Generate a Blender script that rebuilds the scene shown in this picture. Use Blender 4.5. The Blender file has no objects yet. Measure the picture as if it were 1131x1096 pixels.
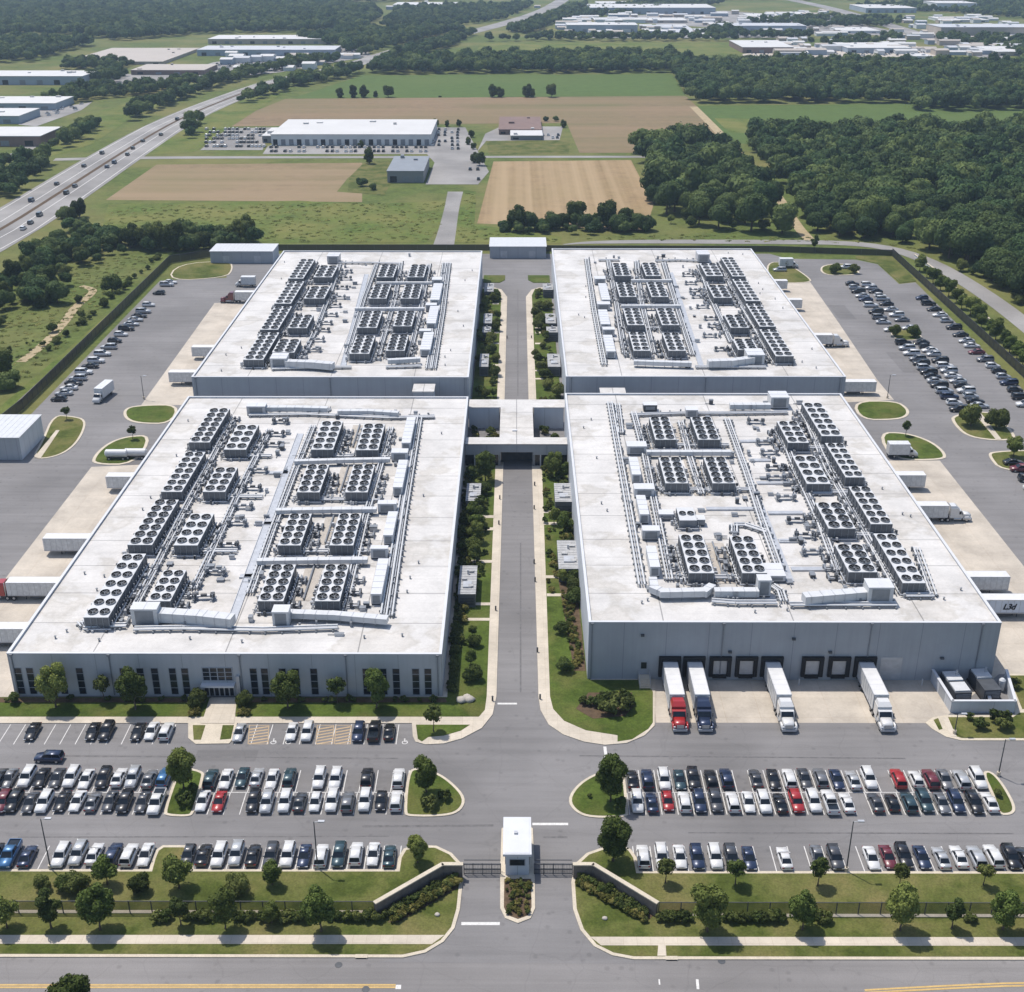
import bpy, math, random
import numpy as np
from mathutils import Vector, Matrix
SC = bpy.context.scene
COL = SC.collection
R = math.radians
rnd = random.Random(7)
# ------------------------------------------------------------------ camera
PW, PH, FPX = 1131.0, 1096.0, 1350.0
PITCH = math.atan(623.0 / FPX)
YAW = math.atan(5.0 / FPX * math.cos(PITCH))
HC = 122.0
cam_d = bpy.data.cameras.new('camera')
cam = bpy.data.objects.new('camera', cam_d)
COL.objects.link(cam)
cam.location = (0, 0, HC)
cam.rotation_euler = (R(90) - PITCH, 0, YAW)
cam_d.sensor_fit = 'HORIZONTAL'
cam_d.sensor_width = 36
cam_d.lens = 36 * FPX / PW
cam_d.clip_start = 1
cam_d.clip_end = 20000
SC.camera = cam
CR = cam.rotation_euler.to_matrix()


def U(x, y, z=0.0):
    """photograph pixel -> world point at height z"""
    d = CR @ Vector(((x - PW / 2) / FPX, -(y - PH / 2) / FPX, -1.0))
    t = (z - HC) / d.z
    return Vector((d.x * t, d.y * t, z))


def UU(pts, z=0.0):
    return [tuple(U(x, y, z)[:2]) for x, y in pts]


# ------------------------------------------------------------------ object helpers
def tag(o, label, cat, group=None, kind=None):
    o['label'] = label
    if cat: o['category'] = cat
    if group: o['group'] = group
    if kind: o['kind'] = kind
    return o


def thing(name, label, cat, loc=(0, 0, 0), rz=0, group=None):
    o = bpy.data.objects.new(name, None)
    COL.objects.link(o)
    o.location = loc
    o.rotation_euler = (0, 0, rz)
    o.empty_display_size = 0.3
    return tag(o, label, cat, group)


def link(name, me, parent=None, loc=(0, 0, 0), rz=0):
    o = bpy.data.objects.new(name, me)
    COL.objects.link(o)
    if parent: o.parent = parent
    o.location = loc
    o.rotation_euler = (0, 0, rz)
    return o


KIDS = {}


def kids(o):
    return [c for c in KIDS.get(o.name, [])]


def reg(parent, *cs):
    KIDS.setdefault(parent.name, []).extend(cs)


def dup(o, loc, rz, label, group=None, scale=None):
    r = o.copy()
    COL.objects.link(r)
    r.location = loc
    r.rotation_euler = (0, 0, rz)
    if scale: r.scale = scale
    r['label'] = label
    if group: r['group'] = group
    for ch in kids(o):
        c = ch.copy(); COL.objects.link(c); c.parent = r
        reg(r, c)
        for g in kids(ch):
            d = g.copy(); COL.objects.link(d); d.parent = c
    return r


class MB:
    def __init__(s):
        s.v = []; s.f = []; s.m = []; s.sm = []

    def add(s, vs, fs, mi=0, sm=False):
        n = len(s.v)
        s.v += [tuple(p) for p in vs]
        for f in fs:
            s.f.append(tuple(i + n for i in f)); s.m.append(mi); s.sm.append(sm)
        return s

    def box(s, x0, x1, y0, y1, z0, z1, mi=0, bottom=True):
        vs = [(x0, y0, z0), (x1, y0, z0), (x1, y1, z0), (x0, y1, z0), (x0, y0, z1), (x1, y0, z1), (x1, y1, z1), (x0, y1, z1)]
        fs = [(4, 5, 6, 7), (0, 1, 5, 4), (1, 2, 6, 5), (2, 3, 7, 6), (3, 0, 4, 7)]
        if bottom: fs.append((3, 2, 1, 0))
        s.add(vs, fs, mi)
        return s

    def cb(s, cx, cy, z0, sx, sy, h, mi=0):
        return s.box(cx - sx / 2, cx + sx / 2, cy - sy / 2, cy + sy / 2, z0, z0 + h, mi)

    def frust(s, a, b, mi=0, cap=True):
        """a, b: (x0,x1,y0,y1,z) bottom and top rectangles"""
        vs = []
        for (x0, x1, y0, y1, z) in (a, b):
            vs += [(x0, y0, z), (x1, y0, z), (x1, y1, z), (x0, y1, z)]
        fs = [(0, 1, 5, 4), (1, 2, 6, 5), (2, 3, 7, 6), (3, 0, 4, 7)]
        if cap: fs += [(4, 5, 6, 7), (3, 2, 1, 0)]
        s.add(vs, fs, mi)
        return s

    def prism(s, poly, z0, z1, ms=0, mt=None):
        if mt is None: mt = ms
        a = sum(p[0] * q[1] - q[0] * p[1] for p, q in zip(poly, poly[1:] + poly[:1]))
        if a < 0: poly = poly[::-1]
        n = len(poly)
        vs = [(p[0], p[1], z0) for p in poly] + [(p[0], p[1], z1) for p in poly]
        s.add(vs, [(i, (i + 1) % n, n + (i + 1) % n, n + i) for i in range(n)], ms)
        s.add([(p[0], p[1], z1) for p in poly], [tuple(range(n))], mt)
        return s

    def sheet(s, poly, z, mi=0):
        a = sum(p[0] * q[1] - q[0] * p[1] for p, q in zip(poly, poly[1:] + poly[:1]))
        if a < 0: poly = poly[::-1]
        s.add([(p[0], p[1], z) for p in poly], [tuple(range(len(poly)))], mi)
        return s

    def tube(s, p0, p1, r0, r1=None, n=6, mi=0, cap=True):
        if r1 is None: r1 = r0
        p0 = Vector(p0); p1 = Vector(p1)
        d = (p1 - p0)
        if d.length < 1e-6: return s
        d.normalize()
        a = d.orthogonal().normalized(); b = d.cross(a)
        vs = []
        for p, r in ((p0, r0), (p1, r1)):
            for i in range(n):
                t = 2 * math.pi * i / n
                vs.append(p + (a * math.cos(t) + b * math.sin(t)) * r)
        s.add(vs, [(i, (i + 1) % n, n + (i + 1) % n, n + i) for i in range(n)], mi, True)
        if cap:
            s.add(vs[n:], [tuple(range(n))], mi)
            s.add(vs[:n], [tuple(range(n))[::-1]], mi)
        return s

    def path(s, pts, r, n=6, mi=0):
        for a, b in zip(pts, pts[1:]): s.tube(a, b, r, n=n, mi=mi)
        return s

    def loft(s, secs, mi=0, sm=True):
        n = len(secs[0])
        base = len(s.v)
        s.v += [tuple(p) for q in secs for p in q]
        for k in range(len(secs) - 1):
            for i in range(n):
                j = (i + 1) % n
                s.f.append((base + k * n + i, base + k * n + j, base + (k + 1) * n + j, base + (k + 1) * n + i)); s.m.append(mi); s.sm.append(sm)
        s.f.append(tuple(base + i for i in range(n))[::-1]); s.m.append(mi); s.sm.append(False)
        s.f.append(tuple(base + (len(secs) - 1) * n + i for i in range(n))); s.m.append(mi); s.sm.append(False)
        return s

    def mesh(s, name, mats):
        me = bpy.data.meshes.new(name)
        me.from_pydata(s.v, [], s.f)
        for m in (mats if isinstance(mats, (list, tuple)) else [mats]): me.materials.append(m)
        me.polygons.foreach_set('material_index', s.m)
        me.polygons.foreach_set('use_smooth', s.sm)
        me.update()
        return me

    def obj(s, name, mats, parent=None, loc=(0, 0, 0), rz=0):
        o = link(name, s.mesh(name, mats), parent, loc, rz)
        if parent: reg(parent, o)
        return o


def chaikin(pts, n=2):
    for _ in range(n):
        q = []
        for a, b in zip(pts, pts[1:] + pts[:1]):
            q.append((a[0] * .75 + b[0] * .25, a[1] * .75 + b[1] * .25))
            q.append((a[0] * .25 + b[0] * .75, a[1] * .25 + b[1] * .75))
        pts = q
    return pts


def inset(poly, d):
    a = sum(p[0] * q[1] - q[0] * p[1] for p, q in zip(poly, poly[1:] + poly[:1]))
    if a < 0: poly = poly[::-1]
    n = len(poly); out = []
    for i in range(n):
        p0 = Vector(poly[i - 1]); p1 = Vector(poly[i]); p2 = Vector(poly[(i + 1) % n])
        e1 = (p1 - p0); e2 = (p2 - p1)
        if e1.length < 1e-6: e1 = e2
        if e2.length < 1e-6: e2 = e1
        n1 = Vector((-e1.y, e1.x)).normalized(); n2 = Vector((-e2.y, e2.x)).normalized()
        b = n1 + n2
        if b.length < 1e-3: b = n1
        b.normalize()
        k = max(0.35, b.dot(n1))
        q = p1 + b * (d / k)
        out.append((q.x, q.y))
    return out


def inpoly(x, y, poly):
    c = False
    n = len(poly); j = n - 1
    for i in range(n):
        xi, yi = poly[i]; xj, yj = poly[j]
        if (yi > y) != (yj > y) and x < (xj - xi) * (y - yi) / (yj - yi) + xi: c = not c
        j = i
    return c


ORD = 'zeroth first second third fourth fifth sixth seventh eighth ninth tenth eleventh twelfth thirteenth fourteenth fifteenth sixteenth seventeenth eighteenth nineteenth twentieth'.split()


def ordw(i):
    if i <= 20: return ORD[i]
    t = {2: 'twenty', 3: 'thirty', 4: 'forty', 5: 'fifty'}[i // 10]
    if i % 10 == 0: return {2: 'twentieth', 3: 'thirtieth', 4: 'fortieth', 5: 'fiftieth'}[i // 10]
    return t + '-' + ORD[i % 10]


# ------------------------------------------------------------------ materials
def nt(name):
    m = bpy.data.materials.new(name)
    m.use_nodes = True
    t = m.node_tree
    return m, t, t.nodes, t.links, t.nodes['Principled BSDF']


def noise(t, vec, scale, detail=3, rough=.6):
    n = t.nodes.new('ShaderNodeTexNoise')
    n.inputs['Scale'].default_value = scale
    n.inputs['Detail'].default_value = detail
    n.inputs['Roughness'].default_value = rough
    if vec is not None: t.links.new(vec, n.inputs['Vector'])
    return n.outputs['Fac']


def ramp(t, fac, stops):
    r = t.nodes.new('ShaderNodeValToRGB')
    e = r.color_ramp.elements
    while len(e) < len(stops): e.new(.5)
    for i, (p, c) in enumerate(stops):
        e[i].position = p
        e[i].color = (c[0], c[1], c[2], 1) if isinstance(c, (tuple, list)) else (c, c, c, 1)
    t.links.new(fac, r.inputs['Fac'])
    return r.outputs['Color']


def mixc(t, a, b, fac, mode='MIX'):
    m = t.nodes.new('ShaderNodeMix'); m.data_type = 'RGBA'; m.blend_type = mode
    for k, v in ((6, a), (7, b)):
        if isinstance(v, (tuple, list)): m.inputs[k].default_value = (v[0], v[1], v[2], 1)
        else: t.links.new(v, m.inputs[k])
    if isinstance(fac, (int, float)): m.inputs[0].default_value = fac
    else: t.links.new(fac, m.inputs[0])
    return m.outputs[2]


def coords(t, kind='Object', scale=(1, 1, 1), rot=0):
    tc = t.nodes.new('ShaderNodeTexCoord')
    mp = t.nodes.new('ShaderNodeMapping')
    mp.inputs['Scale'].default_value = scale
    mp.inputs['Rotation'].default_value = (0, 0, rot)
    t.links.new(tc.outputs[kind], mp.inputs['Vector'])
    return mp.outputs['Vector']


def bump(t, L, B, h, dist=.05, st=.5):
    b = t.nodes.new('ShaderNodeBump')
    b.inputs['Distance'].default_value = dist; b.inputs['Strength'].default_value = st
    L.new(h, b.inputs['Height']); L.new(b.outputs['Normal'], B.inputs['Normal'])


def sc(c, k): return tuple(min(1, x * k) for x in c)


def mat(name, col, rough=.7, var=.18, scale=.6, spec=.3, metal=0, coat=0, fine=None):
    m, t, N, L, B = nt(name)
    v = coords(t)
    f = noise(t, v, scale, 5)
    c = ramp(t, f, [(.28, sc(col, 1 - var)), (.72, sc(col, 1 + var))])
    if fine:
        g = noise(t, v, fine, 2)
        c = mixc(t, c, ramp(t, g, [(.3, .72), (.7, 1.0)]), .7, 'MULTIPLY')
    L.new(c, B.inputs['Base Color'])
    B.inputs['Roughness'].default_value = rough
    B.inputs['Specular IOR Level'].default_value = spec
    B.inputs['Metallic'].default_value = metal
    B.inputs['Coat Weight'].default_value = coat
    return m


def grass(name, dark, mid, dry, dryness=.6, sc_big=.02, stripes=None):
    m, t, N, L, B = nt(name)
    v = coords(t)
    a = noise(t, v, .55, 4, .65)
    b = noise(t, v, sc_big, 4, .6)
    c = noise(t, v, 3.5, 2)
    e = noise(t, v, .11, 5, .7)
    col = ramp(t, a, [(.3, dark), (.62, mid)])
    col = mixc(t, col, ramp(t, e, [(.32, .62), (.5, 1.0), (.68, 1.25)]), .8 if not stripes else .65, 'MULTIPLY')
    col = mixc(t, col, dry, ramp(t, b, [(dryness - .13, 0), (dryness + .16, 1)]))
    col = mixc(t, col, ramp(t, c, [(.3, .6), (.7, 1.12)]), .75, 'MULTIPLY')
    if stripes:
        sv = coords(t, scale=stripes[0], rot=stripes[1])
        s = noise(t, sv, 1, 2)
        col = mixc(t, col, stripes[2], ramp(t, s, [(.3, 0), (.75, 1)]))
    L.new(col, B.inputs['Base Color'])
    B.inputs['Roughness'].default_value = .9
    B.inputs['Specular IOR Level'].default_value = .1
    return m


def asphalt(name, col, streak=(.03, .6, 1)):
    m, t, N, L, B = nt(name)
    v = coords(t)
    a = noise(t, v, .05, 5, .6)
    s = noise(t, coords(t, scale=streak), 1, 4, .6)
    g = noise(t, v, 6, 2)
    c = ramp(t, a, [(.3, sc(col, .88)), (.7, sc(col, 1.1))])
    c = mixc(t, c, ramp(t, s, [(.35, .8), (.6, 1.06)]), .55, 'MULTIPLY')
    c = mixc(t, c, ramp(t, g, [(.3, .85), (.7, 1.08)]), .6, 'MULTIPLY')
    vo = N.new('ShaderNodeTexVoronoi'); vo.feature = 'DISTANCE_TO_EDGE'; vo.inputs['Scale'].default_value = .11
    wv = N.new('ShaderNodeVectorMath'); wv.operation = 'ADD'
    nn = N.new('ShaderNodeTexNoise'); nn.inputs['Scale'].default_value = .4; L.new(v, nn.inputs['Vector'])
    L.new(v, wv.inputs[0]); L.new(nn.outputs['Color'], wv.inputs[1]); L.new(wv.outputs[0], vo.inputs['Vector'])
    c = mixc(t, c, ramp(t, vo.outputs['Distance'], [(.004, .84), (.012, 1)]), .45, 'MULTIPLY')
    sp = N.new('ShaderNodeTexVoronoi'); sp.inputs['Scale'].default_value = .42; L.new(v, sp.inputs['Vector'])
    c = mixc(t, c, ramp(t, sp.outputs['Distance'], [(.08, .72), (.2, 1)]), .6, 'MULTIPLY')
    bl = noise(t, v, .02, 3)
    c = mixc(t, c, ramp(t, bl, [(.38, .84), (.5, 1), (.62, 1.08)]), .9, 'MULTIPLY')
    L.new(c, B.inputs['Base Color'])
    B.inputs['Roughness'].default_value = .85
    B.inputs['Specular IOR Level'].default_value = .25
    return m


def slabs(name, col, bw, rh, mortar, ms=.03, var=.1, stain=.25, rough=.8, off=0.0, pond=False):
    m, t, N, L, B = nt(name)
    v = coords(t)
    k = N.new('ShaderNodeTexBrick')
    k.offset = off
    k.inputs['Color1'].default_value = (*sc(col, 1 - var / 2), 1)
    k.inputs['Color2'].default_value = (*sc(col, 1 + var / 2), 1)
    k.inputs['Mortar'].default_value = (*mortar, 1)
    k.inputs['Scale'].default_value = 1
    k.inputs['Mortar Size'].default_value = ms
    k.inputs['Mortar Smooth'].default_value = .2
    k.inputs['Bias'].default_value = 0
    k.inputs['Brick Width'].default_value = bw
    k.inputs['Row Height'].default_value = rh
    L.new(v, k.inputs['Vector'])
    a = noise(t, v, .12, 6, .65)
    g = noise(t, v, 2.2, 3)
    c = mixc(t, k.outputs['Color'], ramp(t, a, [(.3, 1 - stain), (.65, 1.04)]), 1, 'MULTIPLY')
    c = mixc(t, c, ramp(t, g, [(.3, .9), (.7, 1.05)]), .7, 'MULTIPLY')
    if pond:
        p = noise(t, v, .085, 5, .62)
        c = mixc(t, c, ramp(t, p, [(.50, (1, 1, 1)), (.57, (.80, .78, .74)), (.60, (.90, .88, .85)), (.72, (.96, .95, .93))]), .85, 'MULTIPLY')
        q = noise(t, coords(t, scale=(.03, .9, 1)), 1, 3)
        c = mixc(t, c, ramp(t, q, [(.3, .86), (.5, 1)]), .6, 'MULTIPLY')
    L.new(c, B.inputs['Base Color'])
    B.inputs['Roughness'].default_value = rough
    B.inputs['Specular IOR Level'].default_value = .25
    return m


def facade(name, col, pw=7.5):
    m, t, N, L, B = nt(name)
    v = coords(t)
    sx = N.new('ShaderNodeSeparateXYZ'); L.new(v, sx.inputs[0])
    def lines(o, per, w):
        d = N.new('ShaderNodeMath'); d.operation = 'DIVIDE'; L.new(o, d.inputs[0]); d.inputs[1].default_value = per
        f = N.new('ShaderNodeMath'); f.operation = 'FRACT'; L.new(d.outputs[0], f.inputs[0])
        g = N.new('ShaderNodeMath'); g.operation = 'GREATER_THAN'; L.new(f.outputs[0], g.inputs[0]); g.inputs[1].default_value = w / per
        return g.outputs[0]
    a = noise(t, v, .15, 4)
    s = noise(t, coords(t, scale=(1.4, 1.4, .05)), 1, 3)
    c = ramp(t, a, [(.3, sc(col, .92)), (.7, sc(col, 1.06))])
    c = mixc(t, c, ramp(t, s, [(.3, .92), (.6, 1.03)]), .6, 'MULTIPLY')
    for o, per in ((sx.outputs[0], pw), (sx.outputs[1], pw)):
        c = mixc(t, c, ramp(t, lines(o, per, .11), [(0, .6), (1, 1)]), .85, 'MULTIPLY')
    L.new(c, B.inputs['Base Color'])
    B.inputs['Roughness'].default_value = .6
    return m


def foliage(name, dark, lite, yellow):
    m, t, N, L, B = nt(name)
    g = N.new('ShaderNodeNewGeometry'); oi = N.new('ShaderNodeObjectInfo')
    at = N.new('ShaderNodeAttribute'); at.attribute_name = 'tint'
    ad = N.new('ShaderNodeMath'); ad.operation = 'ADD'
    L.new(oi.outputs['Random'], ad.inputs[0]); L.new(at.outputs['Fac'], ad.inputs[1])
    fr = N.new('ShaderNodeMath'); fr.operation = 'FRACT'; L.new(ad.outputs[0], fr.inputs[0])
    c = ramp(t, g.outputs['Random Per Island'], [(0, dark), (1, lite)])
    c = mixc(t, c, yellow, ramp(t, fr.outputs[0], [(.4, 0), (.75, .7), (1, .1)]))
    c = mixc(t, c, ramp(t, fr.outputs[0], [(0, .55), (.25, 1.1), (.5, .7), (.75, 1.25), (1, .85)]), 1, 'MULTIPLY')
    L.new(c, B.inputs['Base Color'])
    B.inputs['Roughness'].default_value = .75
    B.inputs['Specular IOR Level'].default_value = .12
    tl = N.new('ShaderNodeBsdfTranslucent'); L.new(c, tl.inputs['Color'])
    mx = N.new('ShaderNodeMixShader'); mx.inputs[0].default_value = .28
    L.new(B.outputs[0], mx.inputs[1]); L.new(tl.outputs[0], mx.inputs[2]); L.new(mx.outputs[0], N['Material Output'].inputs['Surface'])
    return m


M = {}
M['ground'] = grass('rough_grass', (.065, .092, .022), (.11, .14, .036), (.19, .17, .065), .55, .012)
M['meadow'] = grass('meadow_grass', (.06, .092, .02), (.105, .145, .03), (.165, .165, .05), .5, .03)
M['lawn'] = grass('mown_lawn', (.048, .074, .013), (.074, .106, .020), (.135, .132, .042), .60, .09)
M['lawn2'] = grass('dry_lawn', (.060, .080, .016), (.090, .114, .025), (.16, .142, .055), .53, .11)
M['crop'] = grass('green_crop', (.07, .115, .03), (.09, .135, .036), (.12, .15, .045), .6, .004, ((.004, .08, 1), 0, (.075, .11, .028)))
M['straw'] = grass('stubble_field', (.20, .148, .088), (.245, .18, .108), (.17, .15, .07), .5, .02, ((.003, .05, 1), 0, (.25, .185, .115)))
M['straw2'] = grass('striped_stubble', (.22, .155, .08), (.27, .19, .105), (.20, .155, .07), .6, .01, ((.16, .0012, 1), 0, (.34, .255, .155)))
M['brownf'] = grass('brown_field', (.185, .138, .085), (.215, .157, .095), (.14, .135, .06), .5, .008, ((.002, .04, 1), 0, (.225, .16, .098)))
M['dirt'] = mat('dirt', (.36, .29, .18), .9, .2, .3, .1, fine=2)
M['mulch'] = mat('mulch', (.10, .07, .045), .95, .3, 1.2, .1, fine=4)
M['asphalt'] = asphalt('asphalt', (.178, .172, .171))
M['street'] = asphalt('street_asphalt', (.195, .186, .182), (.015, .9, 1))
M['road'] = asphalt('far_asphalt', (.25, .24, .23), (.02, .02, 1))
M['concrete'] = slabs('concrete_apron', (.47, .42, .355), 6, 6, (.42, .36, .29), .05, .08, .3)
M['pave'] = slabs('concrete_pavement', (.50, .445, .365), 1.8, 1.8, (.42, .36, .28), .03, .07, .22)
M['kerb'] = mat('kerb_concrete', (.52, .46, .365), .85, .12, .5, fine=5)
M['white_line'] = mat('white_road_paint', (.60, .59, .57), .7, .12, 1.5, fine=6)
M['yellow_line'] = mat('yellow_road_paint', (.50, .34, .13), .7, .15, 1.0, fine=6)
M['orange_line'] = mat('ochre_road_paint', (.42, .31, .19), .7, .15, 1.0, fine=6)
M['roof'] = slabs('white_roof_membrane', (.55, .535, .515), 23, 11, (.27, .265, .26), .12, .04, .2, .6, pond=True)
M['coping'] = mat('metal_coping', (.52, .53, .55), .5, .05, .4)
M['wall'] = facade('facade_panels', (.48, .505, .54))
M['office_wall'] = facade('office_panels', (.62, .635, .66))
M['wall_white'] = facade('white_cladding', (.52, .54, .57), 3)
M['glass'] = mat('dark_glass', (.012, .017, .024), .12, .3, .5, .35)
M['frame'] = mat('grey_frame', (.30, .32, .35), .5, .1, 1)
M['metal'] = mat('galvanised_metal', (.40, .415, .44), .45, .14, .8, .5, .25)
M['metal_lt'] = mat('white_metal', (.50, .51, .52), .45, .08, .8, .4)
M['metal_mid'] = mat('grey_metal', (.20, .215, .235), .5, .15, .8, .4, .2)
M['metal_dk'] = mat('dark_metal', (.055, .06, .068), .55, .3, .8, .4)
M['black'] = mat('black_rubber', (.014, .014, .016), .7, .2, 1)
M['louvre'] = mat('louvre_panel', (.125, .135, .15), .5, .12, 2, .4, .2, fine=8)
M['beige'] = mat('walk_pad', (.42, .385, .34), .85, .15, .5, fine=3)
M['stone'] = mat('brown_stone_wall', (.17, .145, .125), .85, .25, 1.5, fine=5)
M['bark'] = mat('bark', (.10, .075, .055), .9, .25, 3)
M['leaf'] = foliage('broadleaf_foliage', (.055, .09, .018), (.165, .215, .055), (.22, .24, .065))
M['leafd'] = foliage('dark_foliage', (.038, .060, .018), (.095, .13, .036), (.13, .15, .04))
M['leafs'] = foliage('shrub_foliage', (.045, .070, .018), (.115, .15, .04), (.17, .18, .055))
M['leafy'] = foliage('yellow_shrub_foliage', (.08, .09, .02), (.20, .19, .05), (.30, .26, .09))
M['leaff'] = foliage('far_foliage', (.036, .073, .027), (.084, .136, .046), (.145, .178, .055))
M['leafm'] = foliage('meadow_growth', (.11, .14, .032), (.18, .205, .05), (.26, .235, .085))
# ------------------------------------------------------------------ the setting
def struct(name, mb, m, label):
    o = mb.obj(name, m)
    return tag(o, label, None, kind='structure')


def px_sheet(name, pts, z, m, label, smooth=0):
    if smooth: pts = chaikin(pts, smooth)
    return struct(name, MB().sheet(UU(pts), z), M[m], label)


g_ = MB()
g_.sheet([(-2600, -150), (2600, -150), (2600, 5200), (-2600, 5200)], 0)
struct('ground', g_, M['ground'], 'rough green and yellow open ground around the whole site')

# street and campus asphalt
px_sheet('street', [(-500, 1057), (1700, 1060), (2200, 1400), (-900, 1400)], .02, 'street', 'pale grey public street across the bottom of the picture')
px_sheet('driveway', [(420, 1063), (470, 1040), (500, 1010), (509, 930), (634, 930), (640, 1010), (665, 1040), (730, 1065)], .03, 'asphalt', 'asphalt entry drive between the two gates and the street')
px_sheet('parking_lot', [(-330, 962), (-330, 640), (-120, 545), (0, 507), (14, 478), (36, 456), (177, 310), (250, 307), (253, 291), (300, 291), (308, 280.5), (850, 280.5), (870, 286), (945, 287), (969, 292), (993, 314), (1011, 312),
         (1300, 600), (1460, 640), (1460, 965)], .024, 'asphalt', 'asphalt yards and car parks around the four halls')

# central service road patches (lane seams) and concrete aprons
for nm, pts, lab in (
    ('concrete_apron', [(101, 516), (190, 512), (20, 770), (-190, 770), (-60, 700), (0, 647)], 'concrete truck apron along the front left hall'),
    ('concrete_apron', [(237, 335), (300, 333), (215, 445), (200, 447.6), (156, 447.6)], 'concrete truck apron along the back left hall'),
    ('concrete_apron', [(975, 509), (1038, 509), (1131, 626), (1225, 745), (1095, 745)], 'concrete truck apron along the front right hall'),
    ('concrete_apron', [(845, 312), (895, 312), (926.5, 357), (969, 420), (987.5, 442), (925, 445)], 'concrete truck apron along the back right hall'),
    ('loading_apron', [(722, 746), (1112, 738), (1047, 790), (1038, 792), (1029, 796), (1022, 799), (724, 798.5)], 'concrete apron below the loading docks of the front right hall')):
    px_sheet(nm, pts, .039 if nm == 'loading_apron' else .034, 'concrete', lab)

# lawn blocks: concrete edged slabs with grass on top
def island(pts, label, d=.45, m='lawn', smooth=2, h=.15, raw=False):
    p = UU(chaikin(pts, smooth) if smooth else pts)
    struct('kerb', MB().prism(p, 0, h), M['kerb'], 'pale concrete kerb round ' + label)
    struct('lawn', MB().prism(inset(p, d), .01, h + .03), M[m], label)


def slab(name, pts, z, m, label, smooth=0, z0=.01):
    if smooth: pts = chaikin(pts, smooth)
    return struct(name, MB().prism(UU(pts), z0, z), M[m], label)


# roadside lawns
fl = [(-500, 961), (165, 961), (168, 950), (172, 940), (180, 934.5), (205, 934.5), (212, 940), (214, 961), (438, 961), (440, 948), (446, 938), (460, 934.5), (482, 935), (499, 943), (509, 954), (511, 975), (508, 1005), (502, 1026), (490, 1041), (470, 1053), (445, 1058.5), (-600, 1057)]
island(fl, 'the left roadside lawn', .5, 'lawn2', 0)
fr = [(1650, 964), (706, 963), (703, 948), (697, 939), (690, 936), (668, 936), (648, 943), (635, 955), (631, 975), (633, 1005), (641, 1028), (656, 1046), (676, 1056), (700, 1060.5), (1800, 1062)]
island(fr, 'the right roadside lawn', .5, 'lawn2', 0)
slab('pavement', [(-560, 1034), (491, 1034), (477, 1044), (-570, 1043.5)], .20, 'pave', 'pale concrete pavement across the left roadside lawn', z0=.1)
slab('pavement', [(652, 1036), (1700, 1037), (1720, 1046.5), (664, 1045.5)], .20, 'pave', 'pale concrete pavement across the right roadside lawn', z0=.1)
slab('pavement', [(727, 1044), (735, 1044), (736, 1057), (726, 1057)], .21, 'pave', 'short concrete path from the right pavement to the street', z0=.1)

# car park islands
island([(180, 898), (196, 852), (205, 848), (226, 853), (225, 860), (215, 899), (208, 903), (184, 902)], 'the planted island inside the left car park')
island([(445.5, 898), (449.5, 856), (457, 848), (482, 853), (500, 865), (515, 882), (510, 896), (494, 902.5), (450, 903)], 'the rounded end island of the left car park')
island([(661, 853), (638, 866), (626, 884), (635, 898), (653, 904.5), (694, 903.5), (694, 896), (690, 855), (685, 850)], 'the rounded end island of the right car park')
island([(1083, 853), (1095, 852), (1109, 867), (1123, 893), (1118, 901), (1102, 901), (1096, 880)], 'the narrow outer island of the right car park')

# left front block with paths (office front)
LB = [(-260, 799.5), (455, 799.5), (456, 814), (459, 820), (470, 823), (490, 822), (510, 816.5), (532, 805), (544, 790), (548.3, 770), (555.8, 518), (556.2, 511), (505, 511), (480, 770), (12, 774), (5, 774), (-40, 775)]
struct('kerb', MB().prism(UU(LB), 0, .15), M['pave'], 'pale concrete pavement round the office front lawns and along the service road')
slab('lawn', [(0, 771), (232, 771), (225, 792.5), (-20, 792.5)], .18, 'lawn', 'lawn left of the office entrance path')
slab('lawn', [(261, 771), (494, 771), (500, 690), (513, 560), (517, 514), (547.2, 514), (537.5, 770), (535.5, 785), (529, 792.5), (260, 792.5)], .18, 'lawn', 'lawn right of the office entrance and along the service road')
slab('lawn', [(459.5, 801.5), (519, 801.5), (509, 808), (490, 813.5), (473, 815), (466, 820), (461.5, 817)], .19, 'lawn', 'small corner lawn beside the service road mouth')
slab('pavement', [(208, 799), (262, 799), (259, 815), (253, 822), (216, 822.5), (208, 816)], .152, 'kerb', 'concrete landing of the office entrance path')
slab('planting_bed', [(213, 802), (227, 802), (222, 818), (214, 818)], .19, 'lawn2', 'planted strip left of the entrance path landing')
slab('planting_bed', [(246, 802), (258.5, 802), (255, 817), (243, 818)], .19, 'lawn2', 'planted strip right of the entrance path landing')

RB = [(587.4, 511), (587.6, 518), (594.8, 770), (597, 785), (606, 801), (622, 812), (645, 820), (668, 823.5), (692, 821.5), (712, 813), (723, 802), (724, 745), (652, 745), (652, 748), (632, 560), (626, 511)]
struct('kerb', MB().prism(UU(RB), 0, .15), M['pave'], 'pale concrete pavement along the right side of the service road')
slab('lawn', [(598.5, 514), (607.5, 770), (611, 784), (623, 797), (647, 807.5), (682, 813), (682, 820), (698, 817.5), (716, 806), (721, 799), (721, 765), (712, 752), (652, 752), (640, 640), (630, 560), (626, 514)], .18, 'lawn', 'lawn between the service road and the front right hall')
SB = [(1022, 799), (1030, 806), (1045, 814.5), (1062, 818.5), (1500, 819), (1500, 745), (1112, 745), (1121, 790), (1047, 790.5), (1030, 793)]
struct('kerb', MB().prism(UU(SB), 0, .13), M['kerb'], 'pale kerb round the lawn below the walled generator yard')
slab('lawn', [(1031, 796), (1036, 794), (1041, 806), (1037, 807)], .16, 'lawn2', 'sliver of lawn left of the narrow yard path')
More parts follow.
